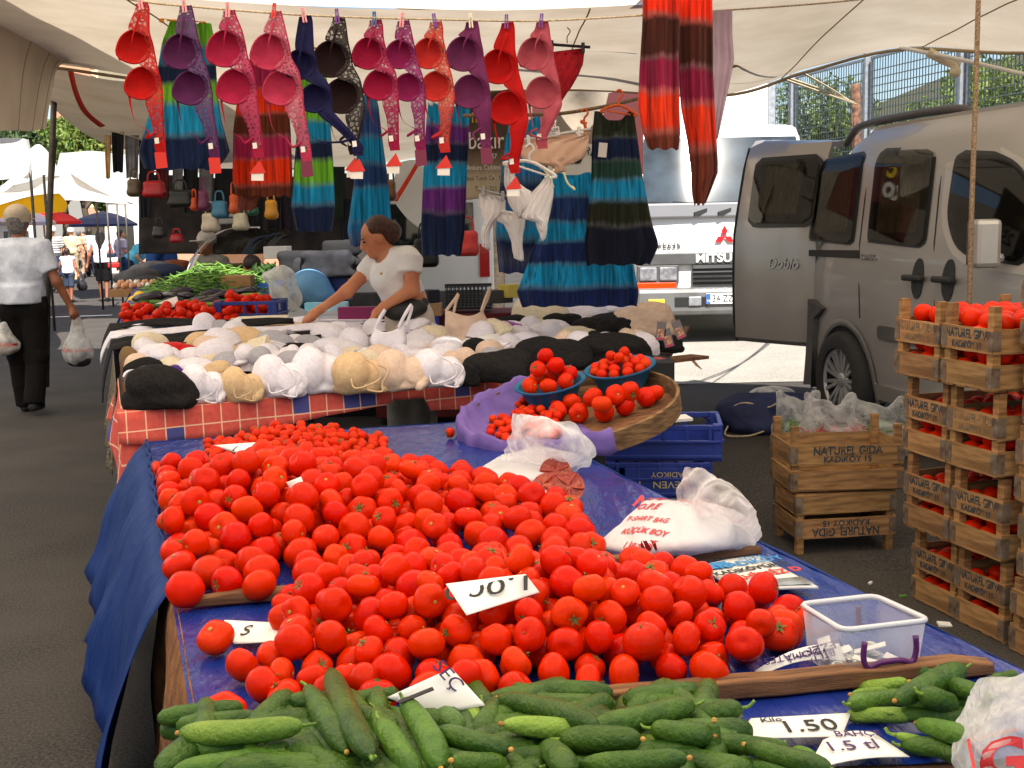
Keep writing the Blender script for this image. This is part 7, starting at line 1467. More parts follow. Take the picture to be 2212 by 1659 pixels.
# ------------------------------------------------------------ dresses and other hanging clothes
def hang_cloth(name, rows, Y, mat, label, cat='dress', folds=7, amp=.016, depth=.05, seed=0, group=None, par=None, vneck=0, lean=0, hem=.006, neck=0, n=56):
    """garment as a closed tube of cloth: rows of (y, left x, right x) pixels, pleats deepening towards the hem"""
    r = random.Random(seed); ph = [r.random()*6 for _ in range(4)]; s_ = Y/FPX; ys = [q[0] for q in rows]; y0, y1 = ys[0], ys[-1]; A = []; M_ = 26
    for j in range(M_+1):
        v = j/M_; y = y0+(y1-y0)*v; xl = np.interp(y, ys, [q[1] for q in rows]); xr = np.interp(y, ys, [q[2] for q in rows]); ring = []; k = .25+.75*v
        for i in range(n):
            a = 2*math.pi*i/n; c = math.cos(a); sn = math.sin(a); x = (xl+xr)/2+(xr-xl)/2*math.copysign(abs(c)**.8, c); f = math.sin(folds*math.acos(max(-1, min(1, c)))+ph[0]+v*.6)+.5*math.sin(folds*2.3*c*1.5+ph[1])
            dy = -sn*depth*(.35+.65*v)+f*amp*k*(1 if sn > 0 else -.6)
            yy = y+(hem/s_)*math.sin(c*folds*1.7+ph[2])*v**6+neck*(1 if sn >= 0 else .45)*math.exp(-(c/.5)**4)*max(0, 1-v*5.5)
            ring.append(W(x, yy, Y+dy+lean*v))
        A.append(ring)
    m = MB(); m.grid(A, closed=True)
    return (m.thing(name, mat, label, cat, group, smooth=True) if par is None else m.build(name, mat, par, smooth=True))
def hanger(x0, y0, x1, y1, Y, col, label, hook=True, clip=False):
    a, b = W(x0, y0, Y), W(x1, y1, Y); c = (a+b)/2+V3(0, 0, .035 if not clip else .012); m = MB()
    if clip: m.bar(a, b, .016, .012); m.tube(smoothpath([c, c+V3(0, 0, .03), c+V3(.015, 0, .055), c+V3(.0, 0, .075)], 4), .0025, 6)
    else:
        m.tube(smoothpath([a+V3(.012, 0, -.012), a, c, b, b+V3(-.012, 0, -.012)], 6), [.008]*25, 8); m.tube([a+V3(.03, 0, -.004), b+V3(-.03, 0, -.004)], .005, 6)
        if hook: m.tube(smoothpath([c, c+V3(0, 0, .03), c+V3(.02, 0, .055), c+V3(.005, 0, .08), c+V3(-.02, 0, .065)], 4), .006, 6)
    o = m.thing('clothes_hanger', col, label, 'hanger', smooth=True)
    if clip:
        for p in (a+(b-a)*.16, a+(b-a)*.84):
            mm = MB(); mm.box(p+V3(0, -.008, -.006), (.018, .012, .05)); mm.build('clip', col, o, bevel=.003)
    return o
ORH = M('orange_plastic', lin(245, 110, 50), rough=.35, thin=.15); BKH = M('black_plastic', (.012, .012, .013), rough=.5); WHH = M('white_plastic', (.75, .74, .72), rough=.4); GYH = M('grey_plastic', lin(150, 150, 150), rough=.4); YLH = M('yellow_plastic', lin(240, 165, 40), rough=.35)
G_, B_, N_, T2, P_2 = lin(124, 205, 58), lin(26, 160, 214), lin(24, 42, 82), lin(36, 130, 195), lin(112, 50, 140)
RO, BN, MG = lin(252, 66, 20), lin(112, 54, 34), lin(190, 44, 100)
def td(nm, st, **k):
    out = []
    for (p, c), (q, d) in zip(st, st[1:]):
        out.append((p, c))
        if c != d and len(out) < 28: out.append(((p+q)/2, tuple(min(1, (a+b)*.5*.8+.07) for a, b in zip(c[:3], d[:3]))+(1,)))
    return ramp_mat(nm, out+[st[-1]], **dict(dict(wob=.035, streak=.4, thin=.3), **k))
hang_cloth('tie_dyed_dress', [(30, 372, 452), (60, 362, 458), (90, 350, 464), (200, 332, 470), (260, 318, 478), (330, 298, 497), (366, 312, 470)], 6.3, td('dye_1', [(0, G_), (.19, G_), (.23, B_), (.30, B_), (.34, N_), (.42, N_), (.46, G_), (.55, G_), (.60, B_), (.74, B_), (.80, N_), (1, N_)]), 'tie dyed dress in green, blue and navy behind the purple bra', neck=26, folds=8, seed=1, depth=.07)
hanger(348, 42, 440, 44, 6.25, YLH, 'orange yellow hanger of the green and blue dress')
d2 = hang_cloth('tie_dyed_dress', [(126, 520, 612), (150, 522, 616), (200, 514, 620), (280, 504, 628), (380, 502, 632), (424, 506, 630)], 6.6, td('dye_2', [(0, MG), (.20, MG), (.24, RO), (.38, RO), (.42, BN), (.54, BN), (.58, MG), (.70, MG), (.74, RO), (.88, RO), (.93, BN), (1, BN)]), 'red, brown and magenta tie dyed dress behind the pink bras', neck=16, folds=9, seed=2)
hang_cloth('knotted_hem', [(415, 512, 580), (432, 516, 560), (446, 514, 558), (456, 520, 545)], 6.6, M('knot_brown', lin(110, 52, 34), lin(70, 30, 22), ns=12, rough=.9), '', par=d2, folds=5)
hang_cloth('tie_dyed_dress', [(150, 652, 702), (180, 648, 708), (250, 644, 712), (350, 636, 720), (450, 628, 724), (500, 640, 716)], 6.6, td('dye_3', [(0, G_), (.30, G_), (.34, B_), (.42, B_), (.46, N_), (.54, N_), (.58, G_), (.68, G_), (.72, B_), (.80, B_), (.85, N_), (1, N_)]), 'narrow green, blue and navy dress behind the navy bra', neck=18, folds=6, seed=3)
hanger(655, 150, 705, 152, 6.55, ORH, 'orange hanger of the narrow green dress')
hang_cloth('tie_dyed_dress', [(205, 784, 812), (230, 779, 818), (300, 774, 826), (400, 764, 840), (500, 750, 848), (532, 758, 842)], 8.4, td('dye_4', [(0, B_), (.12, lin(60, 92, 160)), (.24, lin(60, 92, 160)), (.30, B_), (.42, B_), (.48, lin(44, 80, 140)), (.58, lin(44, 80, 140)), (.63, B_), (.80, B_), (.86, T2), (1, lin(36, 66, 130))]), 'light blue banded dress above the seller', neck=14, folds=6, seed=4)
hang_cloth('tie_dyed_dress', [(222, 925, 1014), (250, 922, 1014), (300, 918, 1012), (400, 913, 1008), (500, 909, 1004), (552, 912, 996)], 6.9, td('dye_5', [(0, B_), (.12, B_), (.16, P_2), (.24, P_2), (.28, N_), (.37, N_), (.41, B_), (.53, B_), (.57, P_2), (.68, P_2), (.73, N_), (1, N_)]), 'blue, purple and navy dress behind the violet bra', neck=18, folds=7, seed=5)
hanger(930, 222, 1008, 222, 6.85, WHH, 'white hanger of the blue and purple dress')
hang_cloth('tie_dyed_dress', [(252, 1102, 1166), (300, 1092, 1170), (400, 1080, 1178), (500, 1070, 1200), (590, 1078, 1215)], 7.1, td('dye_6', [(0, B_), (.30, B_), (.36, T2), (.45, N_), (.6, T2), (.72, B_), (.8, N_), (1, lin(26, 44, 110))]), 'blue dress half hidden behind the scarlet bra', neck=14, folds=7, seed=6)
hang_cloth('tie_dyed_dress', [(372, 1196, 1276), (400, 1186, 1282), (440, 1184, 1294), (500, 1164, 1330), (570, 1140, 1368), (630, 1116, 1380), (662, 1128, 1376)], 6.9, td('dye_7', [(0, B_), (.15, B_), (.20, lin(40, 66, 120)), (.34, lin(40, 66, 120)), (.38, B_), (.48, B_), (.52, lin(30, 52, 110)), (.64, lin(30, 52, 110)), (.68, B_), (.80, B_), (.86, lin(24, 40, 92)), (1, lin(24, 40, 92))]), 'wide blue banded skirt dress hanging lowest', neck=14, folds=9, seed=7, depth=.10, amp=.02)
DG, DO = lin(52, 62, 48), lin(40, 44, 28)
d8 = hang_cloth('tie_dyed_dress', [(240, 1284, 1370), (262, 1282, 1372), (290, 1279, 1376), (380, 1277, 1388), (480, 1268, 1408), (530, 1262, 1424), (572, 1268, 1404)], 6.45, td('dye_8', [(0, DG), (.15, DG), (.19, N_), (.30, N_), (.34, lin(44, 82, 74)), (.42, lin(44, 82, 74)), (.46, B_), (.55, B_), (.60, DO), (.70, DO), (.76, lin(14, 20, 42)), (1, lin(14, 20, 42))]), 'dark green and blue sleeveless dress on an orange hanger', neck=44, folds=7, seed=8, depth=.08, amp=.018)
m = MB(); c = W(1302, 324, 6.36); m.box(c, (.045, .003, .075), Matrix.Rotation(.1, 3, 'Y')); m.build('size_label', MT['white'], d8)
hanger(1300, 238, 1374, 246, 6.4, ORH, 'orange hanger of the dark sleeveless dress')
hanger(1255, 262, 1270, 300, 6.7, ORH, 'orange hanger hanging edge on beside the dark dress')
# the red skirt at the top and lilac trousers behind it
RS = [(0, lin(238, 50, 16)), (.36, lin(238, 50, 16)), (.41, lin(74, 32, 22)), (.55, lin(74, 32, 22)), (.60, lin(142, 26, 66)), (.70, lin(142, 26, 66)), (.75, lin(226, 56, 22)), (.88, lin(226, 56, 22)), (.94, lin(112, 50, 34)), (1, lin(112, 50, 34))]
hang_cloth('tie_dyed_skirt', [(-150, 1392, 1470), (60, 1387, 1468), (150, 1381, 1467), (230, 1378, 1468), (290, 1388, 1470), (322, 1400, 1466)], 5.5, td('dye_9', RS), 'red, brown and magenta skirt, nearer panel with a lace hem', 'skirt', folds=5, seed=9, depth=.05)
hang_cloth('tie_dyed_skirt', [(-150, 1462, 1536), (60, 1464, 1540), (150, 1466, 1540), (230, 1470, 1544), (300, 1484, 1548), (370, 1492, 1552), (415, 1494, 1535), (442, 1500, 1524)], 5.6, td('dye_10', [(p*.86, c) for p, c in RS]), 'red, brown and magenta skirt, longer panel with a ragged brown hem', 'skirt', folds=5, seed=10, depth=.05)
hang_cloth('lilac_trousers', [(22, 1540, 1582), (80, 1538, 1582), (100, 1540, 1584), (130, 1540, 1586), (200, 1538, 1572), (298, 1536, 1552)], 6.0, M('lilac_cloth', lin(214, 190, 206), lin(196, 170, 190), ns=8, rough=.85, thin=.15), 'pale lilac trousers pegged behind the red skirt', 'trousers', folds=3, seed=11, depth=.03)
# briefs and bras on clip hangers
def flat_garment(name, pts, Y, mat, label, cat, bulge=.03, n=16, seed=0):
    """cloth piece from an outline: filled as rows, gently bulged"""
    ys = [p[1] for p in pts]; y0, y1 = min(ys)+.5, max(ys)-.5; A = []
    for j in range(n+1):
        y = y0+(y1-y0)*j/n; xs = []
        for i in range(len(pts)):
            a, b = pts[i], pts[(i+1) % len(pts)]
            if (a[1]-y)*(b[1]-y) <= 0 and a[1] != b[1]: xs.append(a[0]+(b[0]-a[0])*(y-a[1])/(b[1]-a[1]))
        l, r = min(xs), max(xs); A.append([W(l+(r-l)*k/14, y, Y-bulge*math.sin(math.pi*k/14)*(.6+.4*math.sin(math.pi*j/n))+.006*math.sin(k*1.9+j*.7+seed)) for k in range(15)])
    m = MB(); m.sheet(A, .004); return m.thing(name, mat, label, cat, smooth=True)
flat_garment('red_briefs', [(1182, 110), (1262, 106), (1260, 138), (1252, 155), (1232, 190), (1210, 225), (1196, 240), (1186, 238), (1180, 200), (1176, 150)], 6.0, M('red_lace', lin(196, 18, 40), lin(160, 10, 30), ns=40, rough=.8, thin=.15), 'dark red lace briefs on a black clip hanger', 'briefs')
hanger(1176, 95, 1275, 102, 5.98, BKH, 'black clip hanger of the red briefs', clip=True)
hp = flat_garment('peach_briefs', [(1126, 306), (1274, 286), (1270, 318), (1262, 340), (1240, 352), (1222, 358), (1222, 372), (1196, 374), (1192, 356), (1165, 348), (1140, 352), (1124, 335)], 6.1, M('peach_cloth', lin(240, 204, 178), lin(228, 186, 158), ns=10, rough=.8, thin=.12), 'pale peach briefs on a white clip hanger', 'briefs')
ho = hanger(1116, 304, 1276, 278, 6.08, WHH, 'white clip hanger of the peach briefs', clip=True)
m = MB(); c = W(1192, 285, 6.05); m.box(c, (.08, .006, .045), Matrix.Rotation(-.15, 3, 'Y')); pl_ = m.build('name_plate', WHH, ho, bevel=.004); text('GÜLER', .022, MT['black'], 'lettering', pl_, c+V3(0, -.004, .006), Matrix.Rotation(R(90), 3, 'X') @ Matrix.Rotation(.15, 3, 'Z'), .0004); text('GİYİM', .012, MT['black'], 'lettering', pl_, c+V3(0, -.004, -.012), Matrix.Rotation(R(90), 3, 'X') @ Matrix.Rotation(.15, 3, 'Z'), .0004)
WT = M('white_stretch', (.80, .77, .76), (.74, .71, .70), ns=14, rough=.8, bump=.15, bs=40, thin=.12)
def two_piece(name, polys, Y, label, cat):
    t = thing(name, W(*polys[0][0], Y), label, cat)
    for i, p in enumerate(polys):
        o = flat_garment('panel', p, Y-.005*i, WT, None, None, .035, seed=i); L = o.location.copy(); o.parent = t; o.location = L-t.location
        for k in ('label', 'category'):
            if k in o: del o[k]
    return t
wt1 = two_piece('white_camisole', [[(1092, 358), (1106, 360), (1118, 395), (1140, 412), (1150, 416), (1146, 445), (1128, 455), (1122, 472), (1100, 440), (1090, 400)], [(1150, 416), (1166, 400), (1180, 382), (1194, 386), (1196, 410), (1186, 470), (1176, 520), (1170, 522), (1158, 480), (1146, 445), (1122, 472), (1128, 455)]], 5.75, 'white camisole with scalloped straps hanging crookedly', 'camisole')
hanger(1090, 352, 1198, 378, 5.72, WHH, 'small white hanger of the white camisole')
wt2 = two_piece('white_corselet', [[(1036, 418), (1092, 428), (1092, 470), (1080, 470), (1066, 480), (1056, 500), (1058, 540), (1042, 536), (1040, 500), (1046, 478), (1036, 450)], [(1080, 455), (1118, 458), (1136, 462), (1134, 480), (1128, 510), (1130, 564), (1110, 562), (1106, 520), (1086, 480), (1066, 474)]], 5.95, 'white underwired corselet hanging from a grey clip hanger', 'corselet')
hanger(1034, 408, 1096, 424, 5.92, GYH, 'grey clip hanger of the white corselet', clip=True)
# loops of yellowish ribbon under the peach briefs
for i, (a, b, c) in enumerate((((1152, 352), (1180, 372), (1196, 404)), ((1218, 372), (1226, 395), (1242, 410)), ((1196, 366), (1192, 385), (1190, 408)))):
    m = MB(); m.tube(smoothpath([W(*a, 6.05), W(*b, 6.03), W(*c, 6.03), W(c[0]-6, c[1]-8, 6.04)], 5), .005, 6); m.thing('ribbon_loop', M('ribbon_pale', lin(224, 222, 170), rough=.6), ('pale ribbon running to the camisole', 'pale ribbon loop under the peach briefs', 'pale ribbon end beside the camisole strap')[i], 'ribbon', smooth=True)
# ------------------------------------------------------------ banner behind the dresses
bx0, bx1, by0, by1, BYd = 1008, 1085, 190, 432, 8.6
t = thing('banner', W((bx0+bx1)/2, by1, BYd), 'brown advertising banner with white lettering behind the dresses', 'banner')
def bq(x, y, o=0): return W(x, y, BYd-o)
m = MB(); m.sheet(patch([[bq(bx0, by0+25), bq((bx0+bx1)/2, by0+12), bq(bx1+20, by0)], [bq(bx0, 310), bq((bx0+bx1)/2, 312), bq(bx1+20, 310)], [bq(bx0-4, by1), bq((bx0+bx1)/2, by1-5), bq(bx1+20, by1-12)]], wr=.008), .004); m.build('cloth', ramp_mat('banner_print', [(0, lin(70, 58, 50)), (.55, lin(92, 76, 64)), (.70, lin(140, 124, 104)), (.80, lin(200, 186, 160)), (1, lin(196, 180, 152))], wob=.02, streak=.05, thin=.1), t, smooth=True)
f = Matrix.Rotation(R(90), 3, 'X')
for s_, x, y, sz, mt in (('bakır', 1050, 305, .17, MT['white']), ('1957', 1062, 338, .05, MT['white']), ('Ankara Caddesi', 1045, 362, .05, MT['white']), ('Merkezi Tunalı Cad. No:7', 1045, 385, .045, MT['black']), ('Tel: 0. 321', 1050, 408, .05, MT['black']), ('ın', 1030, 250, .16, M('gold', lin(190, 150, 60), rough=.6))):
    text(s_, sz, mt, 'lettering', t, bq(x, y, .025), f, .0005, sx=.75)
t = thing('banner', W(1270, 320, 9.3), 'dark red sign with white and yellow letters behind the dresses', 'sign'); m = MB(); c = W(1270, 290, 9.3); m.box(c, (.85, .02, .62)); m.build('board', M('sign_red', lin(84, 30, 30), rough=.6), t)
text('ko', .24, MT['white'], 'lettering', t, W(1232, 275, 9.28), f, .001, bold=.008); text('c', .22, M('sign_yellow', lin(232, 200, 40), rough=.5), 'lettering', t, W(1256, 232, 9.28), f, .001, bold=.008)
t = thing('price_board', W(1240, 365, 8.0), 'white price board with black numbers behind the blue dress', 'sign'); m = MB(); c = W(1235, 345, 8.0); m.box(c, (.32, .015, .20)); m.build('board', MT['white'], t); text('25', .13, MT['black'], 'lettering', t, W(1238, 340, 7.985), f, .0006, bold=.003); text('DİRENÇ', .07, MT['black'], 'lettering', t, W(1278, 330, 7.98), f @ Matrix.Rotation(R(-25), 3, 'Z'), .0006)
# ------------------------------------------------------------ people
def hand_prims(wr, d, side, s_, curl=.5, dn=None):
    """palm, four fingers of unequal length with a knuckle bend, thumb leaving the side of the palm"""
    wr, d, side = Vector(wr), Vector(d).normalized(), Vector(side).normalized(); nrm = d.cross(side).normalized()
    if dn is not None and nrm.dot(Vector(dn)) < 0: nrm = -nrm
    p = [('c', wr, wr+d*.045*s_, .024*s_, .030*s_), ('c', wr+d*.05*s_-side*.018*s_, wr+d*.07*s_+side*.02*s_, .020*s_, .018*s_)]
    for k, L in enumerate((.070, .078, .072, .056)):
        b = wr+d*.085*s_+side*((k-1.5)*.019*s_); m = b+(d*(1-curl*.3)+nrm*curl*.5).normalized()*L*.5*s_; e = m+(d*(1-curl)+nrm*curl).normalized()*L*.5*s_
        p += [('c', b-d*.02*s_, m, .0095*s_, .0088*s_), ('c', m, e, .0088*s_, .007*s_)]
    t0 = wr+d*.03*s_-side*.026*s_; t1 = t0+(d*.6-side*.7+nrm*.25).normalized()*.036*s_; t2 = t1+(d*.9-side*.1+nrm*.4).normalized()*.03*s_
    return p+[('c', t0, t1, .013*s_, .011*s_), ('c', t1, t2, .0105*s_, .008*s_)]
CM = lambda n, r, g, b, **k: M('wear_'+n, lin(r, g, b), lin(int(r*.88), int(g*.88), int(b*.88)), ns=10, rough=.9, bump=.3, bs=40, spec=.15, **k)
def head_prims(c, f, s_, up=V3(0, 0, 1)):
    """skull, jaw, nose, ears, brow; f = facing"""
    c, f = Vector(c), Vector(f).normalized(); r = f.cross(up).normalized(); u = r.cross(f).normalized(); q = Matrix((r, f, u)).transposed()
    P = lambda x, y, z: c+q @ V3(x*s_, y*s_, z*s_)
    return [('e', P(0, -.01, .025), (.076*s_, .094*s_, .09*s_), q), ('e', P(0, .03, -.045), (.056*s_, .062*s_, .068*s_), q), ('c', P(0, .088, .012), P(0, .108, -.022), .010*s_, .015*s_), ('e', P(0, .085, -.06), (.024*s_, .012*s_, .008*s_), q), ('e', P(0, .07, -.095), (.026*s_, .022*s_, .018*s_), q), ('e', P(-.076, -.005, -.01), (.010*s_, .022*s_, .032*s_), q), ('e', P(.076, -.005, -.01), (.010*s_, .022*s_, .032*s_), q)], P
def walker(x, y, H, rz, label, top, bottom, hair, skin='skin', long=False, hairlen=0, arms=((.06, -.25), (.06, -.2)), stride=.14, vox=.02, shorts=False, sleeve=.55, cap=None, bend=0, child=1.0, loc=None, skirt=False):
    """standing or walking figure; rz = 0 walks away from the camera, bend leans the trunk forward"""
    b = loc or ong(x, y); t = thing('person', b, label, 'person'); k = H/1.75; q = Matrix.Rotation(rz, 3, 'Z'); hip = V3(0, 0, .93)
    def P(px, py, pz):
        v = V3(px, py, pz)
        if pz > .93 and bend: d = v-hip; v = hip+Matrix.Rotation(-bend, 3, 'X') @ d
        return b+q @ (v*k)
    sh = [P(-.18, 0, 1.42), P(.18, 0, 1.42)]; el = []; wr = []
    for i, (ox, fy) in enumerate(arms):
        sx = -1 if i == 0 else 1; el.append(P(sx*(.22+ox), fy*.1-.02, 1.13)); wr.append(P(sx*(.23+ox*1.9), fy*.4+.06, .90+max(0, fy)*.5))
    hips = [P(-.09, 0, .92), P(.09, 0, .92)]; kn = [P(-.09, stride*.5, .50), P(.09, -stride*.2, .49)]; an = [P(-.085, stride, .085), P(.095, -stride*1.3, .13)]
    f = q @ V3(0, math.cos(bend), -math.sin(bend)*.7); hp, PH = head_prims(P(0, .03, 1.63), f, k*(1.12 if child > 1 else 1.0))
    body = hp+[('c', P(0, 0, 1.42), P(0, .015, 1.56), .058*k, .052*k), ('e', P(0, 0, 1.25), (.15*k, .10*k, .24*k))]
    for i in (0, 1):
        body += [('c', sh[i], el[i], .050*k, .040*k), ('c', el[i], wr[i], .040*k, .026*k), ('c', hips[i], kn[i], .08*k, .056*k), ('c', kn[i], an[i], .054*k, .034*k), ('c', an[i]-V3(0, 0, .03*k), an[i]+q @ V3(0, .14*k, -.055*k), .035*k, .03*k)]
        body += hand_prims(wr[i], (wr[i]-el[i]), q @ V3(0, 1, 0), k, .55, (b-wr[i]))
    soft('body', body, vox, MT[skin], t, k=.035*k)
    s_ = [('e', P(0, 0, 1.27), (.205*k, .135*k, .23*k)), ('e', P(0, 0, 1.06), (.185*k, .132*k, .19*k)), ('c', sh[0], sh[1], .078*k, .078*k), ('f', P(0, 0, .93), P(0, 0, 1.1), .185*k, .17*k)]
    if sleeve:
        for i in (0, 1): s_ += [('f', sh[i]-(el[i]-sh[i])*.05, sh[i]+(el[i]-sh[i])*sleeve*1.25, .078*k, .072*k)]
    soft('shirt', s_, vox*.9, top, t, k=.05*k, cuts=((P(0, 0, .955 if not skirt else .5), (0, 0, -1)),) if not bend else (), wr=[(-.012*k, 14, 3, (1, 1, .7)), (-.006*k, 34, 4, (1, 1, 1))])
    low = [('e', P(0, 0, .93), (.175*k, .13*k, .12*k)), ('c', hips[0], hips[1], .11*k, .11*k)]
    for i in (0, 1):
        if skirt: continue
        low += [('f', hips[i], kn[i]+(kn[i]-hips[i])*(.02 if not shorts else -.05), .105*k, .088*k)]
        if not shorts: low += [('c', kn[i], kn[i], .088*k, .088*k), ('f', kn[i], an[i]-V3(0, 0, .03*k), .086*k, .080*k)]
    if skirt: low += [('f', P(0, 0, .95), P(0, .02, .42), .16*k, .24*k)]
    soft('trousers' if not skirt else 'skirt', low, vox*.9, bottom, t, k=.04*k, cuts=((P(0, 0, 1.0), (0, 0, 1)),), wr=[(-.012*k, 13, 7, (1, 1, .5)), (-.006*k, 30, 8, (1, 1, 1))])
    for i in (0, 1): soft('shoe', [('c', an[i]+q @ V3(0, -.03*k, -.045*k), an[i]+q @ V3(0, .16*k, -.06*k), .042*k, .036*k)], vox*.8, MT['rubber'], t, k=.02)
    if hair:
        hh = [('e', PH(0, -.025, .045), (.086*k, .10*k, .088*k)), ('e', PH(0, -.06, -.01), (.075*k, .06*k, .085*k))]
        if long: hh += [('c', PH(0, -.09, .03), PH(0, -.11, -.20-hairlen), .085*k, .07*k), ('c', PH(-.05, -.07, 0), PH(-.08, -.08, -.18-hairlen), .05*k, .045*k), ('c', PH(.05, -.07, 0), PH(.08, -.08, -.18-hairlen), .05*k, .045*k)]
        soft('hair', hh, vox*.7, MT[hair], t, k=.03, wr=[(-.012, 30, 2, (1, 1, .4))])
    if cap:
        soft('cap', [('e', PH(0, -.01, .065), (.104*k, .124*k, .098*k)), ('f', PH(0, -.01, .0), PH(0, -.01, .07), .108*k, .106*k), ('b', PH(0, .15, .035), (.07*k, .07*k, .007*k), None, .006)], vox*.5, cap, t, k=.02, cuts=((PH(0, 0, .005), (0, 0, -1)),))
    return t, P, wr, PH
WS = CM('shirt', 212, 216, 230); BKT = CM('trousers', 24, 21, 20)
man, mP, mw, mH = walker(66, 876, 1.76, R(2), 'man in a cap and white shirt walking away with plastic bags', WS, BKT, 'hairgrey', 'skin2', arms=((.04, -.2), (.09, -.1)), vox=.013, cap=CM('cap', 190, 172, 150), stride=.13, loc=W(66, 876, 10.2)-V3(0, 0, W(66, 876, 10.2).z))
m = MB(); c = mP(.19, -.03, .955); m.box(c, (.05, .07, .11)); m.build('phone_pouch', BKT, man, bevel=.015)
m = MB(); m.lathe([(.186, -.015), (.19, -.015), (.19, .02), (.186, .02)], mP(0, 0, .975), 28, Matrix.Diagonal((1, .72, 1)).to_3x3()); m.build('belt', MT['rubber'], man)
m = MB(); pp_ = [mH(math.sin(a)*.036, -.128, .012+.042*math.cos(a)) for a in np.linspace(-1.57, 1.57, 9)]; m.poly(pp_, .004, (0, -1, 0)); m.build('cap_opening', MT['hairgrey'], man)
def carry_bag(top, drop, w_, label, dark, seed, txt):
    top = Vector(top); t = thing('carrier_bag', top-V3(0, 0, drop), label, 'plastic bag'); z0 = top.z-drop
    bB = soft('bag_film', [('c', top+V3(0, -.02, -.02), top+V3(0, -.02, -drop*.45), .022, w_*.55), ('e', V3(top.x, top.y-.02, z0+drop*.30), (w_*.95, w_*.65, drop*.30)), ('c', top, top+V3(.02, -.02, -.08), .02, .03)], .010, film('carry_film%d' % seed, (.82, .80, .78, 1), alpha=.55), t, k=.06, wr=[(-.022, 13, seed, (1, 1, .35)), (-.008, 40, seed+1, (1, 1, 1))])
    soft('contents', [('e', V3(top.x, top.y-.02, z0+drop*.12), (w_*.8, w_*.5, drop*.14)), ('e', V3(top.x+.03, top.y-.02, z0+drop*.2), (w_*.5, w_*.4, drop*.12))], .012, dark, t, k=.03, wr=[(.02, 22, seed, (1, 1, 1))])
    onbag(bB, txt, .055, V3(top.x, top.y-.2, z0+drop*.36), V3(1, 0, 0), V3(0, 0, 1), M('red_print', lin(205, 80, 60), rough=.6))
carry_bag(mw[1]+V3(.03, .02, -.10), .40, .135, 'thin carrier bag of dark fruit in the capped man\'s hand', M('dark_fruit', lin(40, 26, 30), rough=.5), 5, 'afiyet olsun')
carry_bag(W(8, 700, 10.1), .26, .14, 'carrier bag at the picture\'s edge in the capped man\'s other hand', M('pale_goods', lin(150, 130, 110), rough=.6), 8, 'bizim dükkan')
# people farther down the street
walker(226, 652, 1.62, R(4), 'woman with long dark hair, white top and black shorts walking away', CM('tank', 236, 234, 240), CM('shorts', 22, 20, 22), 'hairdk', 'skin2', long=True, hairlen=.12, shorts=True, sleeve=0, stride=.10, vox=.018)
wb = ong(226, 652); m = MB(); c = wb+V3(.28, -.05, .80)
t = thing('shoulder_bag', c, 'red, white and navy bag on the long haired woman\'s shoulder', 'bag')
for i, (z, col) in enumerate(((.02, lin(190, 30, 30)), (.14, lin(225, 215, 205)), (.24, lin(30, 34, 60)))):
    m = MB(); m.box(c+V3(-.02*i, 0, z), (.26-.03*i, .12, .12)); m.build('panel', M('bag_col%d' % i, col, rough=.6), t, bevel=.03)
m = MB(); m.tube(smoothpath([c+V3(-.1, 0, .26), wb+V3(.16, .0, 1.36), c+V3(.02, 0, .26)], 6), .012, 6); m.build('strap', M('bag_col0', lin(190, 30, 30)), t, smooth=True)
walker(152, 654, 1.22, R(-4), 'child in a white sleeveless shirt and jeans shorts walking away', CM('vest', 214, 216, 228), CM('jeans', 62, 72, 92), 'hairdk', 'skin2', shorts=True, sleeve=0, stride=.08, vox=.016, child=2)
t = thing('black_bag', ong(165, 652)+V3(.12, 0, .25), 'black plastic bag dangling from the child\'s hand', 'plastic bag'); c = chainloc(t); soft('bag_film', [('c', c+V3(0, 0, .42), c+V3(.02, 0, .15), .03, .10), ('e', c+V3(.03, 0, .10), (.12, .06, .10))], .014, M('black_film', (.02, .02, .022), rough=.35), t, k=.04, wr=[(-.03, 14, 3, (1, 1, .5))])
stripes = ramp_mat('striped_shirt', [(p/18, (lin(225, 220, 215) if i % 2 else lin(80, 76, 82))) for i in range(18) for p in (i, i+.8)][:30], wob=.0, streak=.05, thin=.02)
walker(122, 632, 1.72, R(178), 'man in a striped polo shirt and white cap walking closer', stripes, CM('jeans2', 48, 58, 84), None, vox=.018, cap=CM('whitecap', 232, 230, 228), stride=.08)
walker(160, 612, 1.70, R(10), 'man in a beige shirt and white hat far down the street', CM('beige', 214, 188, 150), CM('khaki', 170, 150, 120), None, vox=.022, cap=CM('whitecap', 232, 230, 228))
walker(176, 600, 1.66, R(-10), 'elderly figure in tan clothes beside a pushchair far away', CM('tan', 190, 160, 134), CM('tan2', 170, 146, 124), 'hairgrey', vox=.024, stride=.05)
walker(199, 598, 1.70, R(30), 'figure in a pale blue shirt far behind the long haired woman', CM('palebl', 176, 200, 212), CM('dk2', 40, 40, 50), 'hairdk', 'skin2', vox=.024)
walker(188, 592, 1.60, R(160), 'figure in dark blue far away between the shoppers', CM('dkbl', 40, 60, 92), CM('dk2', 40, 40, 50), 'hairdk', vox=.026)
walker(267, 630, 1.62, R(-50), 'woman in a lavender blouse standing at the clothes stall', CM('lav', 214, 196, 224), CM('dkbl', 40, 60, 92), 'hairdk', vox=.018, arms=((.05, .2), (.05, .3)))
walker(285, 640, 1.60, R(-70), 'woman in a turquoise top bending over the clothes stall', CM('turq', 108, 196, 214), CM('dkbl', 40, 60, 92), 'hairdk', vox=.016, bend=R(48), arms=((.05, .5), (.05, .5)))
walker(348, 660, 1.66, R(-100), 'stallkeeper in blue behind the hanging bags', CM('blue3', 50, 84, 150), CM('dk2', 40, 40, 50), 'hairdk', vox=.02, loc=V3(W(352, 600, 15).x, 15, 0))
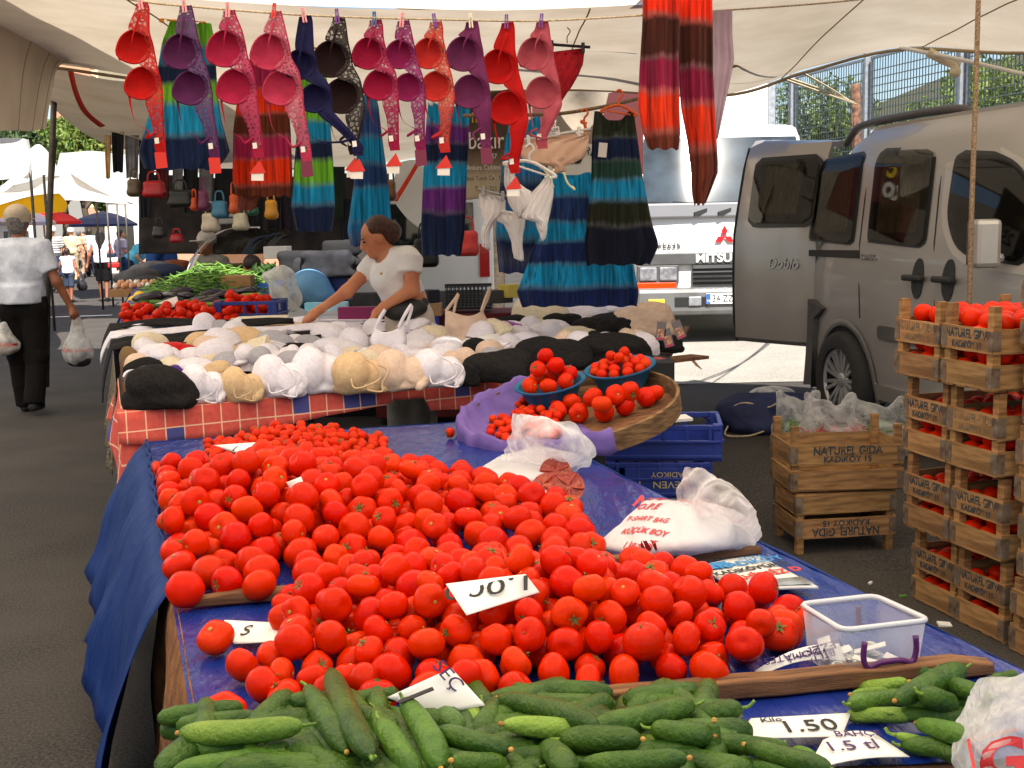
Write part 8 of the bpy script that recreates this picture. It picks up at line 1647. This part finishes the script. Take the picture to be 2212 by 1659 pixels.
tw = walker(432, 680, 1.60, R(150), 'stallkeeper in white with a pale headscarf behind the glass case', CM('white4', 232, 226, 224), CM('dk2', 40, 40, 50), None, vox=.016, cap=CM('scarf', 214, 206, 200), loc=V3(W(432, 600, 12).x, 12.4, -.08))
walker(505, 680, 1.55, R(-160), 'figure in dark red bending behind the vegetable stall', CM('dkred', 120, 20, 36), CM('dk2', 40, 40, 50), 'hairdk', vox=.02, bend=R(50), loc=V3(W(520, 600, 11).x, 11.2, 0))
# pushchair far away
c = ong(172, 602)+V3(.1, -.6, 0); t = thing('pushchair', c, 'dark pushchair on the sunlit street far away', 'pushchair')
for sx in (-1, 1):
    for sy in (-1, 1): m = MB(); m.lathe([(.06, -.02), (.10, -.02), (.10, .02), (.06, .02)], c+V3(sx*.2, sy*.25, .1), 14, Matrix.Rotation(R(90), 3, 'Y')); m.build('wheel', MT['rubber'], t)
m = MB(); m.box(c+V3(0, 0, .5), (.38, .5, .3)); m.build('seat', BKT, t, bevel=.08); m = MB(); m.tube([c+V3(-.2, -.25, .1), c+V3(-.2, .3, .95), c+V3(.2, .3, .95), c+V3(.2, -.25, .1)], .012, 6); m.build('frame', MT['darksteel'], t)
# ------------------------------------------------------------ the seller, traced at her own depth
SY = 7.75; ss = SY/FPX
def S(x, y, dy=0): return W(x, y, SY+dy)
sel = thing('person', V3(S(880, 700).x, SY, .12), 'woman in a white T-shirt and belt bag reaching over the lingerie table', 'person')
fdir = V3(-.90, -.22, -.42); hp, PH = head_prims(S(812, 513), fdir, 1.02, V3(-.2, 0, 1))
body = hp+[('c', S(834, 545), S(820, 525), .056, .054), ('c', S(800, 578, .10), S(749, 630, .02), .050, .042), ('c', S(749, 630, .02), S(692, 668, -.04), .041, .025), ('c', S(888, 575, -.13), S(890, 626, -.16), .056, .046), ('c', S(890, 626, -.16), S(829, 662, -.22), .046, .026), ('e', S(855, 590), (.13, .10, .17)), ('c', S(880, 650), S(890, 720), .13, .15), ('c', S(870, 730), S(868, 960), .09, .06), ('c', S(908, 730), S(912, 960), .09, .06)]
body += hand_prims(S(692, 668, -.04), S(668, 684, -.06)-S(692, 668, -.04), V3(0, 1, .3), 1.0, .5, (0, 0, -1)) + hand_prims(S(829, 662, -.22), S(812, 682, -.24)-S(829, 662, -.22), V3(.5, .8, 0), 1.0, .55, (-.3, 0, -1))
soft('body', body, .0085, MT['skin'], sel, k=.03)
TS = M('white_tshirt', (.82, .80, .80), (.76, .74, .75), ns=12, rough=.85, bump=.2, bs=35, spec=.2)
soft('shirt', [('e', S(850, 592, -.02), (.135, .135, .15)), ('e', S(830, 606, -.05), (.085, .10, .085)), ('e', S(832, 606, .06), (.085, .09, .08)), ('e', S(868, 628), (.135, .125, .13)), ('c', S(826, 566, .07), S(880, 560, -.09), .075, .085), ('f', S(812, 566, .09), S(784, 594, .10), .075, .062), ('f', S(884, 558, -.11), S(884, 590, -.14), .075, .080), ('f', S(866, 620), S(872, 652), .125, .135), ('-', ('e', S(824, 550, -.04), (.055, .085, .07)))], .009, TS, sel, k=.045, cuts=((S(870, 652), (0, 0, -1)),), wr=[(-.008, 16, 4, (1, 1, .8)), (-.004, 38, 6, (1, 1, 1))])
soft('trousers', [('e', S(884, 690), (.155, .13, .16)), ('f', S(880, 655), S(888, 720), .125, .17), ('c', S(870, 730), S(868, 960), .11, .09), ('c', S(906, 730), S(910, 960), .11, .09)], .014, M('cream_trousers', lin(214, 202, 188), lin(190, 176, 160), ns=8, rough=.9, bump=.3, bs=30), sel, k=.04, wr=[(-.01, 14, 3, (1, 1, 1))])
soft('belt_bag', [('e', S(866, 672, -.16), (.115, .055, .065)), ('e', S(890, 666, -.13), (.10, .05, .06)), ('c', S(840, 660, -.10), S(915, 654, -.05), .035, .035)], .009, M('bag_black', (.02, .02, .02), (.035, .034, .033), ns=14, rough=.6), sel, k=.03, wr=[(.005, 24, 3, (1, 1, 1))])
soft('hair', [('e', PH(0, -.032, .045), (.083, .094, .082)), ('e', PH(0, -.075, .0), (.078, .055, .08)), ('e', S(847, 503), (.05, .055, .058)), ('c', PH(0, -.06, .05), S(846, 498), .062, .05)], .0085, MT['hair'], sel, k=.03, wr=[(-.010, 34, 2, (.4, 1, 1))])
EYE = M('eye_dark', (.02, .014, .01), rough=.2)
for sx in (-1, 1): soft('eye', [('e', PH(sx*.032, .083, .005), (.012, .008, .006))], .004, EYE, sel, k=.005); soft('eyebrow', [('c', PH(sx*.018, .093, .028), PH(sx*.050, .078, .028), .004, .003)], .003, MT['hair'], sel, k=.003)
soft('mouth', [('e', PH(0, .094, -.062), (.020, .006, .005))], .004, M('lips', lin(165, 84, 74), rough=.5), sel, k=.004)
m = MB(); m.tube(smoothpath([S(838, 550, -.09), S(828, 570, -.125), S(824, 588, -.145)], 5), .0025, 5); m.tube(smoothpath([S(816, 556, .0), S(820, 575, -.11), S(824, 588, -.145)], 5), .0025, 5); m.lathe([(.001, -.012), (.011, -.004), (.011, .004), (.001, .012)], S(824, 591, -.148), 8); m.build('necklace', M('gold_chain', lin(200, 160, 80), rough=.3, metal=.8), sel)
# ------------------------------------------------------------ vegetable stall behind the lingerie
vFL, vFR, vBL, vBR = W(255, 712, 8.0), W(512, 700, 8.3), W(292, 622, 9.7), W(620, 612, 10.0)
def v2(u, v, h=0): return (vFL*(1-u)+vFR*u)*(1-v)+(vBL*(1-u)+vBR*u)*v+V3(0, 0, h)
vs_ = thing('vegetable_stall', V3(*((vFL+vBR)/2).xy, 0), 'sloping vegetable stall with a blue cover beside the street', 'table')
m = MB(); m.sheet([[v2(u, v) for u in np.linspace(0, 1, 8)] for v in np.linspace(0, 1, 6)], -.03); m.build('table_top', MT['bluetarp'], vs_)
m = MB(); m.sheet([[v2(0, v)+V3(-.03-.04*t, 0, -.45*t) for v in np.linspace(0, 1, 8)] for t in (0, .3, .6, 1)], .003); m.build('hanging_cover', MT['tarpdrape'], vs_)
for u, v in ((.05, .05), (.95, .05), (.05, .95), (.95, .95)): p = v2(u, v); m = MB(); m.box((p.x, p.y, p.z/2-.02), (.04, .04, p.z-.04)); m.build('leg', MT['darksteel'], vs_)
rv = random.Random(17); bl = []
for i in range(150): p = v2(rv.uniform(.02, 1), rv.uniform(.0, .24), rv.choice([.035, .035, .085])); bl.append((p.x, p.y, p.z, rv.uniform(.030, .038)))
low_balls(bl, 12, 8).thing('far_tomato_heap', TOM[0], 'heap of tomatoes at the front of the vegetable stall', 'tomato', smooth=True, kind='stuff')
EGG = M('aubergine', lin(42, 26, 40), lin(26, 16, 26), ns=6, rough=.25, coat=.3)
for i in range(16):
    u, v = rv.uniform(.08, .95), rv.uniform(.30, .55); p = v2(u, v, .05+rv.uniform(0, .05)); a = rv.uniform(-.5, .9); d = V3(math.cos(a), math.sin(a), 0)*.10
    m = MB(); m.tube(smoothpath([p-d, p-d*.4, p+d*.4+V3(0, 0, .01), p+d], 3), [.006, .018, .028, .034, .036, .036, .035, .033, .026, .008], 9); o = m.thing('aubergine', EGG, 'dark aubergine in the middle of the vegetable stall', 'aubergine', 'aubergines on the vegetable stall', smooth=True)
for i in range(34):
    u, v = rv.uniform(.03, .98), rv.uniform(.22, .42); p = v2(u, v, .03+rv.uniform(0, .05)); a = rv.uniform(-.4, .7); d = V3(math.cos(a), math.sin(a), 0)*.075
    cucumber(p-d, p+d, .021, rv.choice([0, 1, 2]), .03, 'cucumber on the vegetable stall behind its tomatoes', 'cucumbers on the vegetable stall', stem=False, seed=300+i)
BN_ = M('bean_green', lin(112, 152, 58), lin(64, 104, 34), ns=9, rough=.5); m = MB()
for i in range(620):
    u, v = rv.gauss(.50, .24), rv.gauss(.74, .13)
    if not (.08 < u < .98 and .48 < v < 1.02): continue
    p = v2(u, v, .02+.20*math.exp(-((u-.55)/.3)**2-((v-.78)/.2)**2)*rv.uniform(.2, 1)+.02); a = rv.uniform(0, 3.14); d = V3(math.cos(a), math.sin(a)*.7, rv.gauss(0, .25))*.075; m.tube([p-d, p+V3(0, 0, rv.uniform(-.015, .02)), p+d], [.003, .006, .003], 5)
m.thing('bean_heap', BN_, 'heap of green beans at the back of the vegetable stall', 'beans', smooth=True, kind='stuff')
LEM = M('lemon', lin(236, 190, 40), lin(220, 170, 30), ns=30, rough=.45)
for i, (x, y) in enumerate(((288, 650), (300, 640), (280, 662))): c = W(x, y, 9.0); m = MB(); m.lathe([(.001, -.05), (.018, -.044), (.036, -.02), (.04, 0), (.036, .02), (.018, .044), (.001, .052)], c, 12, Matrix.Rotation(R(70), 3, 'Y')); m.thing('lemon', LEM, ('lemon nearest the beans on the vegetable stall', 'lemon half behind the other lemons', 'lemon nearest the street on the vegetable stall')[i], 'lemon', smooth=True)
t = thing('egg_basket', W(292, 632, 9.6), 'open carton of brown and white eggs beside the beans', 'basket'); c = W(292, 626, 9.6); m = MB(); m.box(c+V3(0, 0, -.02), (.34, .25, .06)); m.build('carton', M('cardboard', lin(165, 125, 85)), t)
for i in range(20): p = c+V3(-.13+.065*(i % 5), -.09+.06*(i//5), .035+.02*(i > 9)); m = MB(); m.lathe([(.001, -.024), (.018, -.014), (.022, 0), (.016, .018), (.001, .028)], p, 8); m.build('egg', M('egg_brown', lin(206, 150, 112), rough=.5) if i % 4 else M('egg_white', lin(228, 220, 210), rough=.5), t, smooth=True)
m = MB(); c = W(356, 660, 8.5); m.box(c, (.20, .012, .07), Euler((R(-25), R(-18), .1)).to_matrix()); m.thing('price_card', MT['white'], 'small white price card among the aubergines', 'price card')
cb = W(545, 702, 8.55); blue_crate((cb.x, cb.y, cb.z-.02), .44, .34, .20, R(-4), 'blue plastic crate of tomatoes on the vegetable stall'); bl = []
for i in range(46): bl.append((cb.x+rv.uniform(-.18, .10), cb.y+rv.uniform(-.13, .13), cb.z+rv.uniform(.05, .19)+.05*(i % 3 == 0), .036))
low_balls(bl, 12, 8).thing('crate_tomato_heap', TOM[0], 'tomatoes piled in the blue crate of the vegetable stall', 'tomato', smooth=True, kind='stuff')
m = MB(); c = W(515, 618, 9.4); m.box(c, (.23, .2, .17), Matrix.Rotation(.05, 3, 'Z')); m.thing('cardboard_box', M('cardboard', lin(165, 125, 85)), 'brown cardboard box behind the blue tomato crate', 'box', bevel=.004)
c = W(548, 588, 10.0); lc = leafcloud([(c.x, c.y, c.z, .22, .18, .10), (c.x+.08, c.y, c.z-.03, .18, .15, .08)], 420, .055, 77); lc.thing('leafy_greens', M('spinach', lin(66, 96, 44), lin(36, 62, 28), ns=8, rough=.5, thin=.2), 'bunch of dark leafy greens behind the cardboard box', 'greens', kind='stuff')
def soft_thing(name, label, cat, prims, vox, mat, k=.05, wr=()):
    lo = np.min([bnd(p)[0] for p in prims], axis=0); hi = np.max([bnd(p)[1] for p in prims], axis=0); L = Vector(((lo[0]+hi[0])/2, (lo[1]+hi[1])/2, lo[2])); o = soft(name, prims, vox, mat, None, k=k, wr=list(wr)); o.data.transform(Matrix.Translation(-L)); o.location = L; return tag(o, label, cat)
def blob(x, y, Y, rx, ry, rz): return ('e', W(x, y, Y), (rx, ry, rz))
CR = [(-.022, 8, 3, (1, 1, 1.6)), (-.008, 26, 4, (1, 1, 1))]
soft_thing('plastic_bag', 'white plastic bag hanging behind the blue tomato crate', 'plastic bag', [blob(612, 620, 9.2, .10, .08, .16), blob(622, 645, 9.2, .10, .08, .10), blob(600, 598, 9.2, .12, .06, .05)], .014, film('bag_mid', (.86, .84, .80, 1), alpha=.45), .05, CR)
soft_thing('sack', 'pale blue stuffed sack left of the seller', 'sack', [blob(668, 625, 9.6, .17, .15, .16), blob(690, 645, 9.6, .14, .14, .10)], .018, M('sack_blue', lin(104, 156, 196), lin(84, 134, 178), ns=6, rough=.7), .05, [(-.02, 8, 3, (1, 1, 1))])
for i, (x, y, Y, w_, lb) in enumerate(((712, 575, 9.8, .20, 'pile of dark grey garments wrapped in film left of the seller'), (735, 552, 9.9, .15, 'folded dark garments on the wrapped pile'), (672, 590, 9.9, .14, 'dark garments behind the pale blue sack'), (640, 575, 10.2, .12, 'black bundle behind the leafy greens'))):
    soft_thing('garment_pile', lb, 'garments', [('b', W(x, y, Y)+V3(rv.uniform(-.03, .03), 0, -.06+.05*j), (w_, .15, .03), None, .025) for j in range(4)], .016, M('darkpile%d' % (i % 2), lin(46, 46, 54) if i % 2 == 0 else lin(28, 26, 30), lin(26, 26, 30), ns=9, rough=.9), .03, CR)
m = MB(); c = W(712, 615, 9.9); m.box(c-V3(0, 0, .02), (.34, .3, .22)); m.thing('plastic_crate', MT['bluecrate'], 'blue crate under the wrapped dark garments', 'crate', bevel=.01)
m = MB(); c = W(700, 700, 9.7); m.box((c.x, c.y+.3, .35), (1.9, .7, .7)); m.thing('goods_table', MT['dk'], 'dark covered table behind the seller', 'table', bevel=.01)
# glass display case with curved front
c0 = W(470, 612, 11.0); gt = thing('display_case', V3(c0.x, c0.y, 0), 'refrigerated glass case with a curved chrome edge behind the beans', 'display case')
arc = [W(402, 606, 10.7), W(410, 575, 10.7), W(430, 540, 10.8), W(460, 512, 10.9), W(500, 496, 11), W(560, 494, 11)]
PA = smoothpath(arc, 5); m = MB(); m.sheet([[p+V3(0, .03, 0) for p in PA], [p+V3(.02, -.05, .0) for p in PA]], .02); m.build('chrome_edge', MT['chrome'], gt, smooth=True)
m = MB(); m.sheet([[p+V3(.03, .0, -.01) for p in PA], [p+V3(.6, .25, -.01) for p in PA]], .006); m.build('glass', glass, gt, smooth=True)
m = MB(); m.box(c0+V3(.25, .35, -.42), (1.1, .6, .86)); m.build('cabinet', M('cabinet_white', (.7, .69, .66), rough=.4), gt, bevel=.02)
for i in range(7): m = MB(); m.box(W(468+22*(i % 4), 600-22*(i//4), 10.95), (.09, .12, .08)); m.thing('cheese_block', M('cheese', lin(236, 222, 170), lin(226, 206, 140), ns=6, rough=.5), 'pale cheese block inside the glass case', 'cheese', 'cheese blocks in the case', bevel=.008)
m = MB(); c = W(485, 478, 11.0); m.box(c, (.36, .2, .05)); m.box(c+V3(0, 0, .05), (.3, .2, .03)); m.thing('weighing_scale', M('cabinet_white', (.7, .69, .66)), 'white weighing scale on top of the glass case', 'scale', bevel=.01)
# ------------------------------------------------------------ clothes stall along the street: dark table, hanging trousers and bags
tA, tB = W(250, 640, 11.5), W(395, 600, 14.0); m = MB(); m.sheet([[tA, W(420, 640, 11.3)], [W(285, 585, 15), tB]], -.03); m.box((tA.x+.55, 12.6, .4), (.9, 2.4, .78)); m.thing('clothes_table', MT['dk'], 'black covered clothes table beyond the egg carton', 'table')
for i, (x, y, Y, cr_) in enumerate(((290, 600, 11.8, (92, 92, 98)), (325, 585, 12.4, (120, 120, 126)), (350, 592, 12.2, (40, 56, 92)), (372, 580, 13, (150, 84, 50)), (310, 618, 11.6, (60, 60, 66)))):
    soft_thing('garment_pile', 'heap of %s garments on the black clothes table' % ('mid grey', 'light grey', 'navy', 'rust brown', 'charcoal')[i], 'garments', [blob(x, y, Y, .22, .2, .08), blob(x+14, y-4, Y, .18, .2, .07)], .022, M('heap%d' % i, lin(*cr_), lin(*[int(v*.7) for v in cr_]), ns=8, rough=.8), .05, CR)
TRS = [(226, 292, 240, 386, (190, 150, 92)), (241, 286, 268, 372, (18, 18, 22)), (270, 292, 300, 384, (128, 126, 130)), (300, 302, 334, 470, (22, 22, 30)), (336, 330, 366, 430, (84, 14, 20)), (372, 346, 396, 440, (120, 118, 120)), (396, 360, 428, 460, (20, 20, 26)), (430, 362, 462, 452, (118, 116, 118)), (464, 364, 504, 480, (18, 18, 24)), (505, 380, 530, 480, (24, 24, 36)), (535, 400, 570, 505, (20, 20, 26)), (575, 400, 605, 520, (18, 18, 22)), (606, 400, 632, 515, (36, 24, 40)), (706, 360, 745, 470, (18, 36, 22)), (735, 430, 770, 535, (16, 18, 30))]
nm = ('beige trousers, first on the far line', 'black trousers beside the beige pair', 'grey trousers between two black pairs', 'long black trousers right of the grey pair', 'dark red trousers behind the red handbag', 'grey rolled trousers right of the dark red pair', 'black trousers above the black handbag', 'second grey rolled trousers on the far line', 'black trousers left of the red dress hem', 'navy trousers below the red dress', 'black trousers above the yellow handbag', 'black trousers right of the yellow handbag', 'dark purple trousers beside the narrow dress', 'dark green garment right of the narrow dress', 'dark navy garment beside the light blue dress')
for i, (x0, y0, x1, y1, c_) in enumerate(TRS): hang_cloth('hanging_trousers', [(y0, x0, x1), ((y0+y1)/2, x0+1, x1-1), (y1, x0+3, x1-2)], 11.2+.03*i, M('trs%d' % i, lin(*c_), lin(*[int(v*.7) for v in c_]), ns=8, rough=.9), nm[i], 'trousers', folds=3, seed=60+i, depth=.04)
rope([W(200, 275, 11.2), W(300, 300, 11.2), W(400, 352, 11.4), W(520, 368, 11.6), W(700, 360, 11.6)], .006, 'cord that the dark trousers hang from')
m = MB(); m.sheet(patch([[W(300, 372, 13.4), W(520, 385, 13.2), W(765, 372, 12.6)], [W(300, 450, 13.4), W(520, 450, 13.3), W(765, 450, 12.6)], [W(300, 545, 13.4), W(520, 545, 13.2), W(765, 540, 12.6)]], wr=.05), .01); m.thing('shade_backing', M('shade_backing_dark', lin(30, 28, 30), lin(58, 50, 48), ns=5, rough=.95), 'dark sheet standing for the shade at the back of the bag stall', 'shade_backing', smooth=True)  # dark fill put in for the deep shade behind the hanging trousers
BGS = [(290, 405, 26, 36, (96, 78, 52), 'khaki handbag under the grey trousers'), (333, 408, 44, 34, (188, 26, 34), 'red handbag on the far line'), (390, 428, 48, 36, (34, 34, 30), 'black handbag right of the red one'), (420, 440, 14, 28, (224, 84, 30), 'orange tassel bag between the handbags'), (440, 432, 20, 44, (120, 46, 84), 'plum handbag beside the orange one'), (475, 452, 32, 36, (66, 130, 160), 'light blue handbag on the far line'), (506, 440, 18, 42, (226, 92, 30), 'orange handbag under the red dress'), (546, 450, 20, 28, (40, 110, 80), 'green handbag left of the yellow one'), (586, 452, 24, 40, (226, 150, 30), 'yellow handbag with a red flower'), (455, 480, 34, 40, (214, 196, 170), 'cream shopping bag under the handbags'), (520, 478, 30, 36, (214, 200, 168), 'pale canvas bag beside the glass case'), (845, 410, 20, 44, (120, 78, 30), 'brown handbag right of the light blue dress'), (345, 500, 26, 26, (34, 32, 34), 'round black bag low on the stall'), (382, 514, 26, 18, (180, 28, 44), 'small red purse low on the stall'), (1010, 525, 46, 52, (232, 70, 66), 'large coral red handbag right of the purple dress'), (920, 545, 50, 60, (20, 20, 22), 'black rucksack behind the seller')]
for i, (x, y, w_, h_, c_, lb) in enumerate(BGS):
    Y = 10.6 if x < 800 else 9.2; s_ = Y/FPX; c = W(x, y, Y); t = thing('handbag', c-V3(0, 0, h_*s_/2), lb, 'bag'); mt = M('bagc%d' % i, lin(*c_), lin(*[int(v*.8) for v in c_]), ns=8, rough=.45)
    soft('body', [('b', c, (w_*s_/2, .05, h_*s_/2), None, .03), ('b', c-V3(0, 0, h_*s_*.3), (w_*s_*.53, .06, h_*s_*.2), None, .03)], .013, mt, t, k=.03)
    m = MB(); m.tube(smoothpath([c+V3(-w_*s_*.3, 0, h_*s_*.45), c+V3(-w_*s_*.2, 0, h_*s_*1.0), c+V3(w_*s_*.2, 0, h_*s_*1.0), c+V3(w_*s_*.3, 0, h_*s_*.45)], 4), .008, 6); m.build('handle', mt, t, smooth=True)
# behind the seller on the right: black crate, boxes, small tree foot, bench
c = W(1012, 640, 9.4); m = MB(); t = thing('plastic_crate', c-V3(0, 0, .1), 'black lattice crate behind the standing corset', 'crate')
for sy in (-1, 1):
    for i in range(12): m.box(c+V3(-.17+.031*i, sy*.12, 0), (.008, .008, .18))
    for k in range(5): m.box(c+V3(0, sy*.12, -.08+.04*k), (.36, .009, .008))
tag(m.build('lattice', M('black_plastic', (.012, .012, .013)), t), kind='stuff'); m = MB(); m.box(c-V3(0, 0, .09), (.37, .27, .012)); m.box(c+V3(0, .0, .09), (.37, .02, .02)); m.build('rim', M('black_plastic', (.012, .012, .013)), t)
m = MB(); c = W(960, 690, 9.3); m.box((c.x, c.y+.2, c.z/2+.05), (1.1, .6, c.z)); m.thing('goods_table', M('red_cover', lin(110, 30, 34), lin(80, 20, 28), ns=5, rough=.8), 'dark red covered table behind the standing corset', 'table', bevel=.01)
for i, (x, y, w_, col, lb) in enumerate(((935, 668, .14, lin(176, 140, 100), 'brown carton right of the seller'), (935, 690, .08, lin(40, 60, 170), 'blue plastic box right of the seller'), (1075, 640, .2, lin(60, 58, 60), 'dark cloth pile behind the corset'), (1105, 628, .16, lin(200, 180, 80), 'yellow printed paper behind the blue dress'), (925, 640, .12, lin(30, 32, 48), 'dark box beside the seller\'s elbow'))):
    c = W(x, y, 9.1); m = MB(); m.box(c, (w_, .14, .10), Matrix.Rotation(.2*i, 3, 'Z')); m.thing('small_box', M('smallbox%d' % i, col, rough=.6), lb, 'box', bevel=.006)
c = V3(W(1070, 560, 18).x, 18, 0)
tree('street_tree', c, [(c.x+rr_.uniform(-.8, .8), 18, 3.4+rr_.uniform(-.5, .6), .8, .8, .6) for _ in range(5)], 2500, .10, 91, 'small street tree behind the banner', LF[0], .12)
c = W(640, 548, 10.6)
for i, (x, y) in enumerate(((600, 545), (632, 560))): c = W(x, y, 10.8); m = MB(); m.box(c, (.22, .2, .11)); m.thing('foam_box', M('foam', (.72, .70, .66)), ('white foam box on the stall under the narrow dress', 'white and blue packet beside the foam box')[i], 'box', bevel=.008)
# litter on the road
for i, (x, y, s_) in enumerate(((2040, 1352, .05), (1445, 1008, .02), (275, 770, .02), (1950, 1290, .03), (1880, 1262, .02))):
    c = ong(x, y); m = MB(); m.box(c+V3(0, 0, .006), (s_, s_*.6, .008), Euler((.2, .1, i)).to_matrix()); m.thing('litter_scrap', MT['white'] if i % 2 == 0 else GRN, ('pale paper scrap on the road by the tomato crates', 'green leaf scrap near the blue crates', 'white scrap on the road by the patterned cloth', 'green leaf scrap at the foot of the tomato crates', 'pale scrap between the empty crates and the stack')[i], 'litter')
bpy.data.scenes.remove(_TS)
# small groups of look-alikes: say which one
ORD = ['leftmost', 'second from the left', 'third from the left', 'fourth from the left', 'fifth from the left', 'sixth from the left', 'seventh from the left', 'eighth from the left', 'ninth from the left', 'tenth from the left', 'eleventh from the left', 'twelfth from the left', 'thirteenth from the left', 'fourteenth from the left', 'fifteenth from the left', 'sixteenth from the left']
same = {}
for o in COL.objects:
    if o.parent is None and 'group' in o and 'label' in o and o.get('kind') is None: same.setdefault(o['label'], []).append(o)
for lb, os_ in same.items():
    if 2 <= len(os_) <= 16 and len(lb.split()) <= 11:
        for k, o in enumerate(sorted(os_, key=lambda o: cam_px(*o.location)[0])): o['label'] = lb+', '+ORD[k]
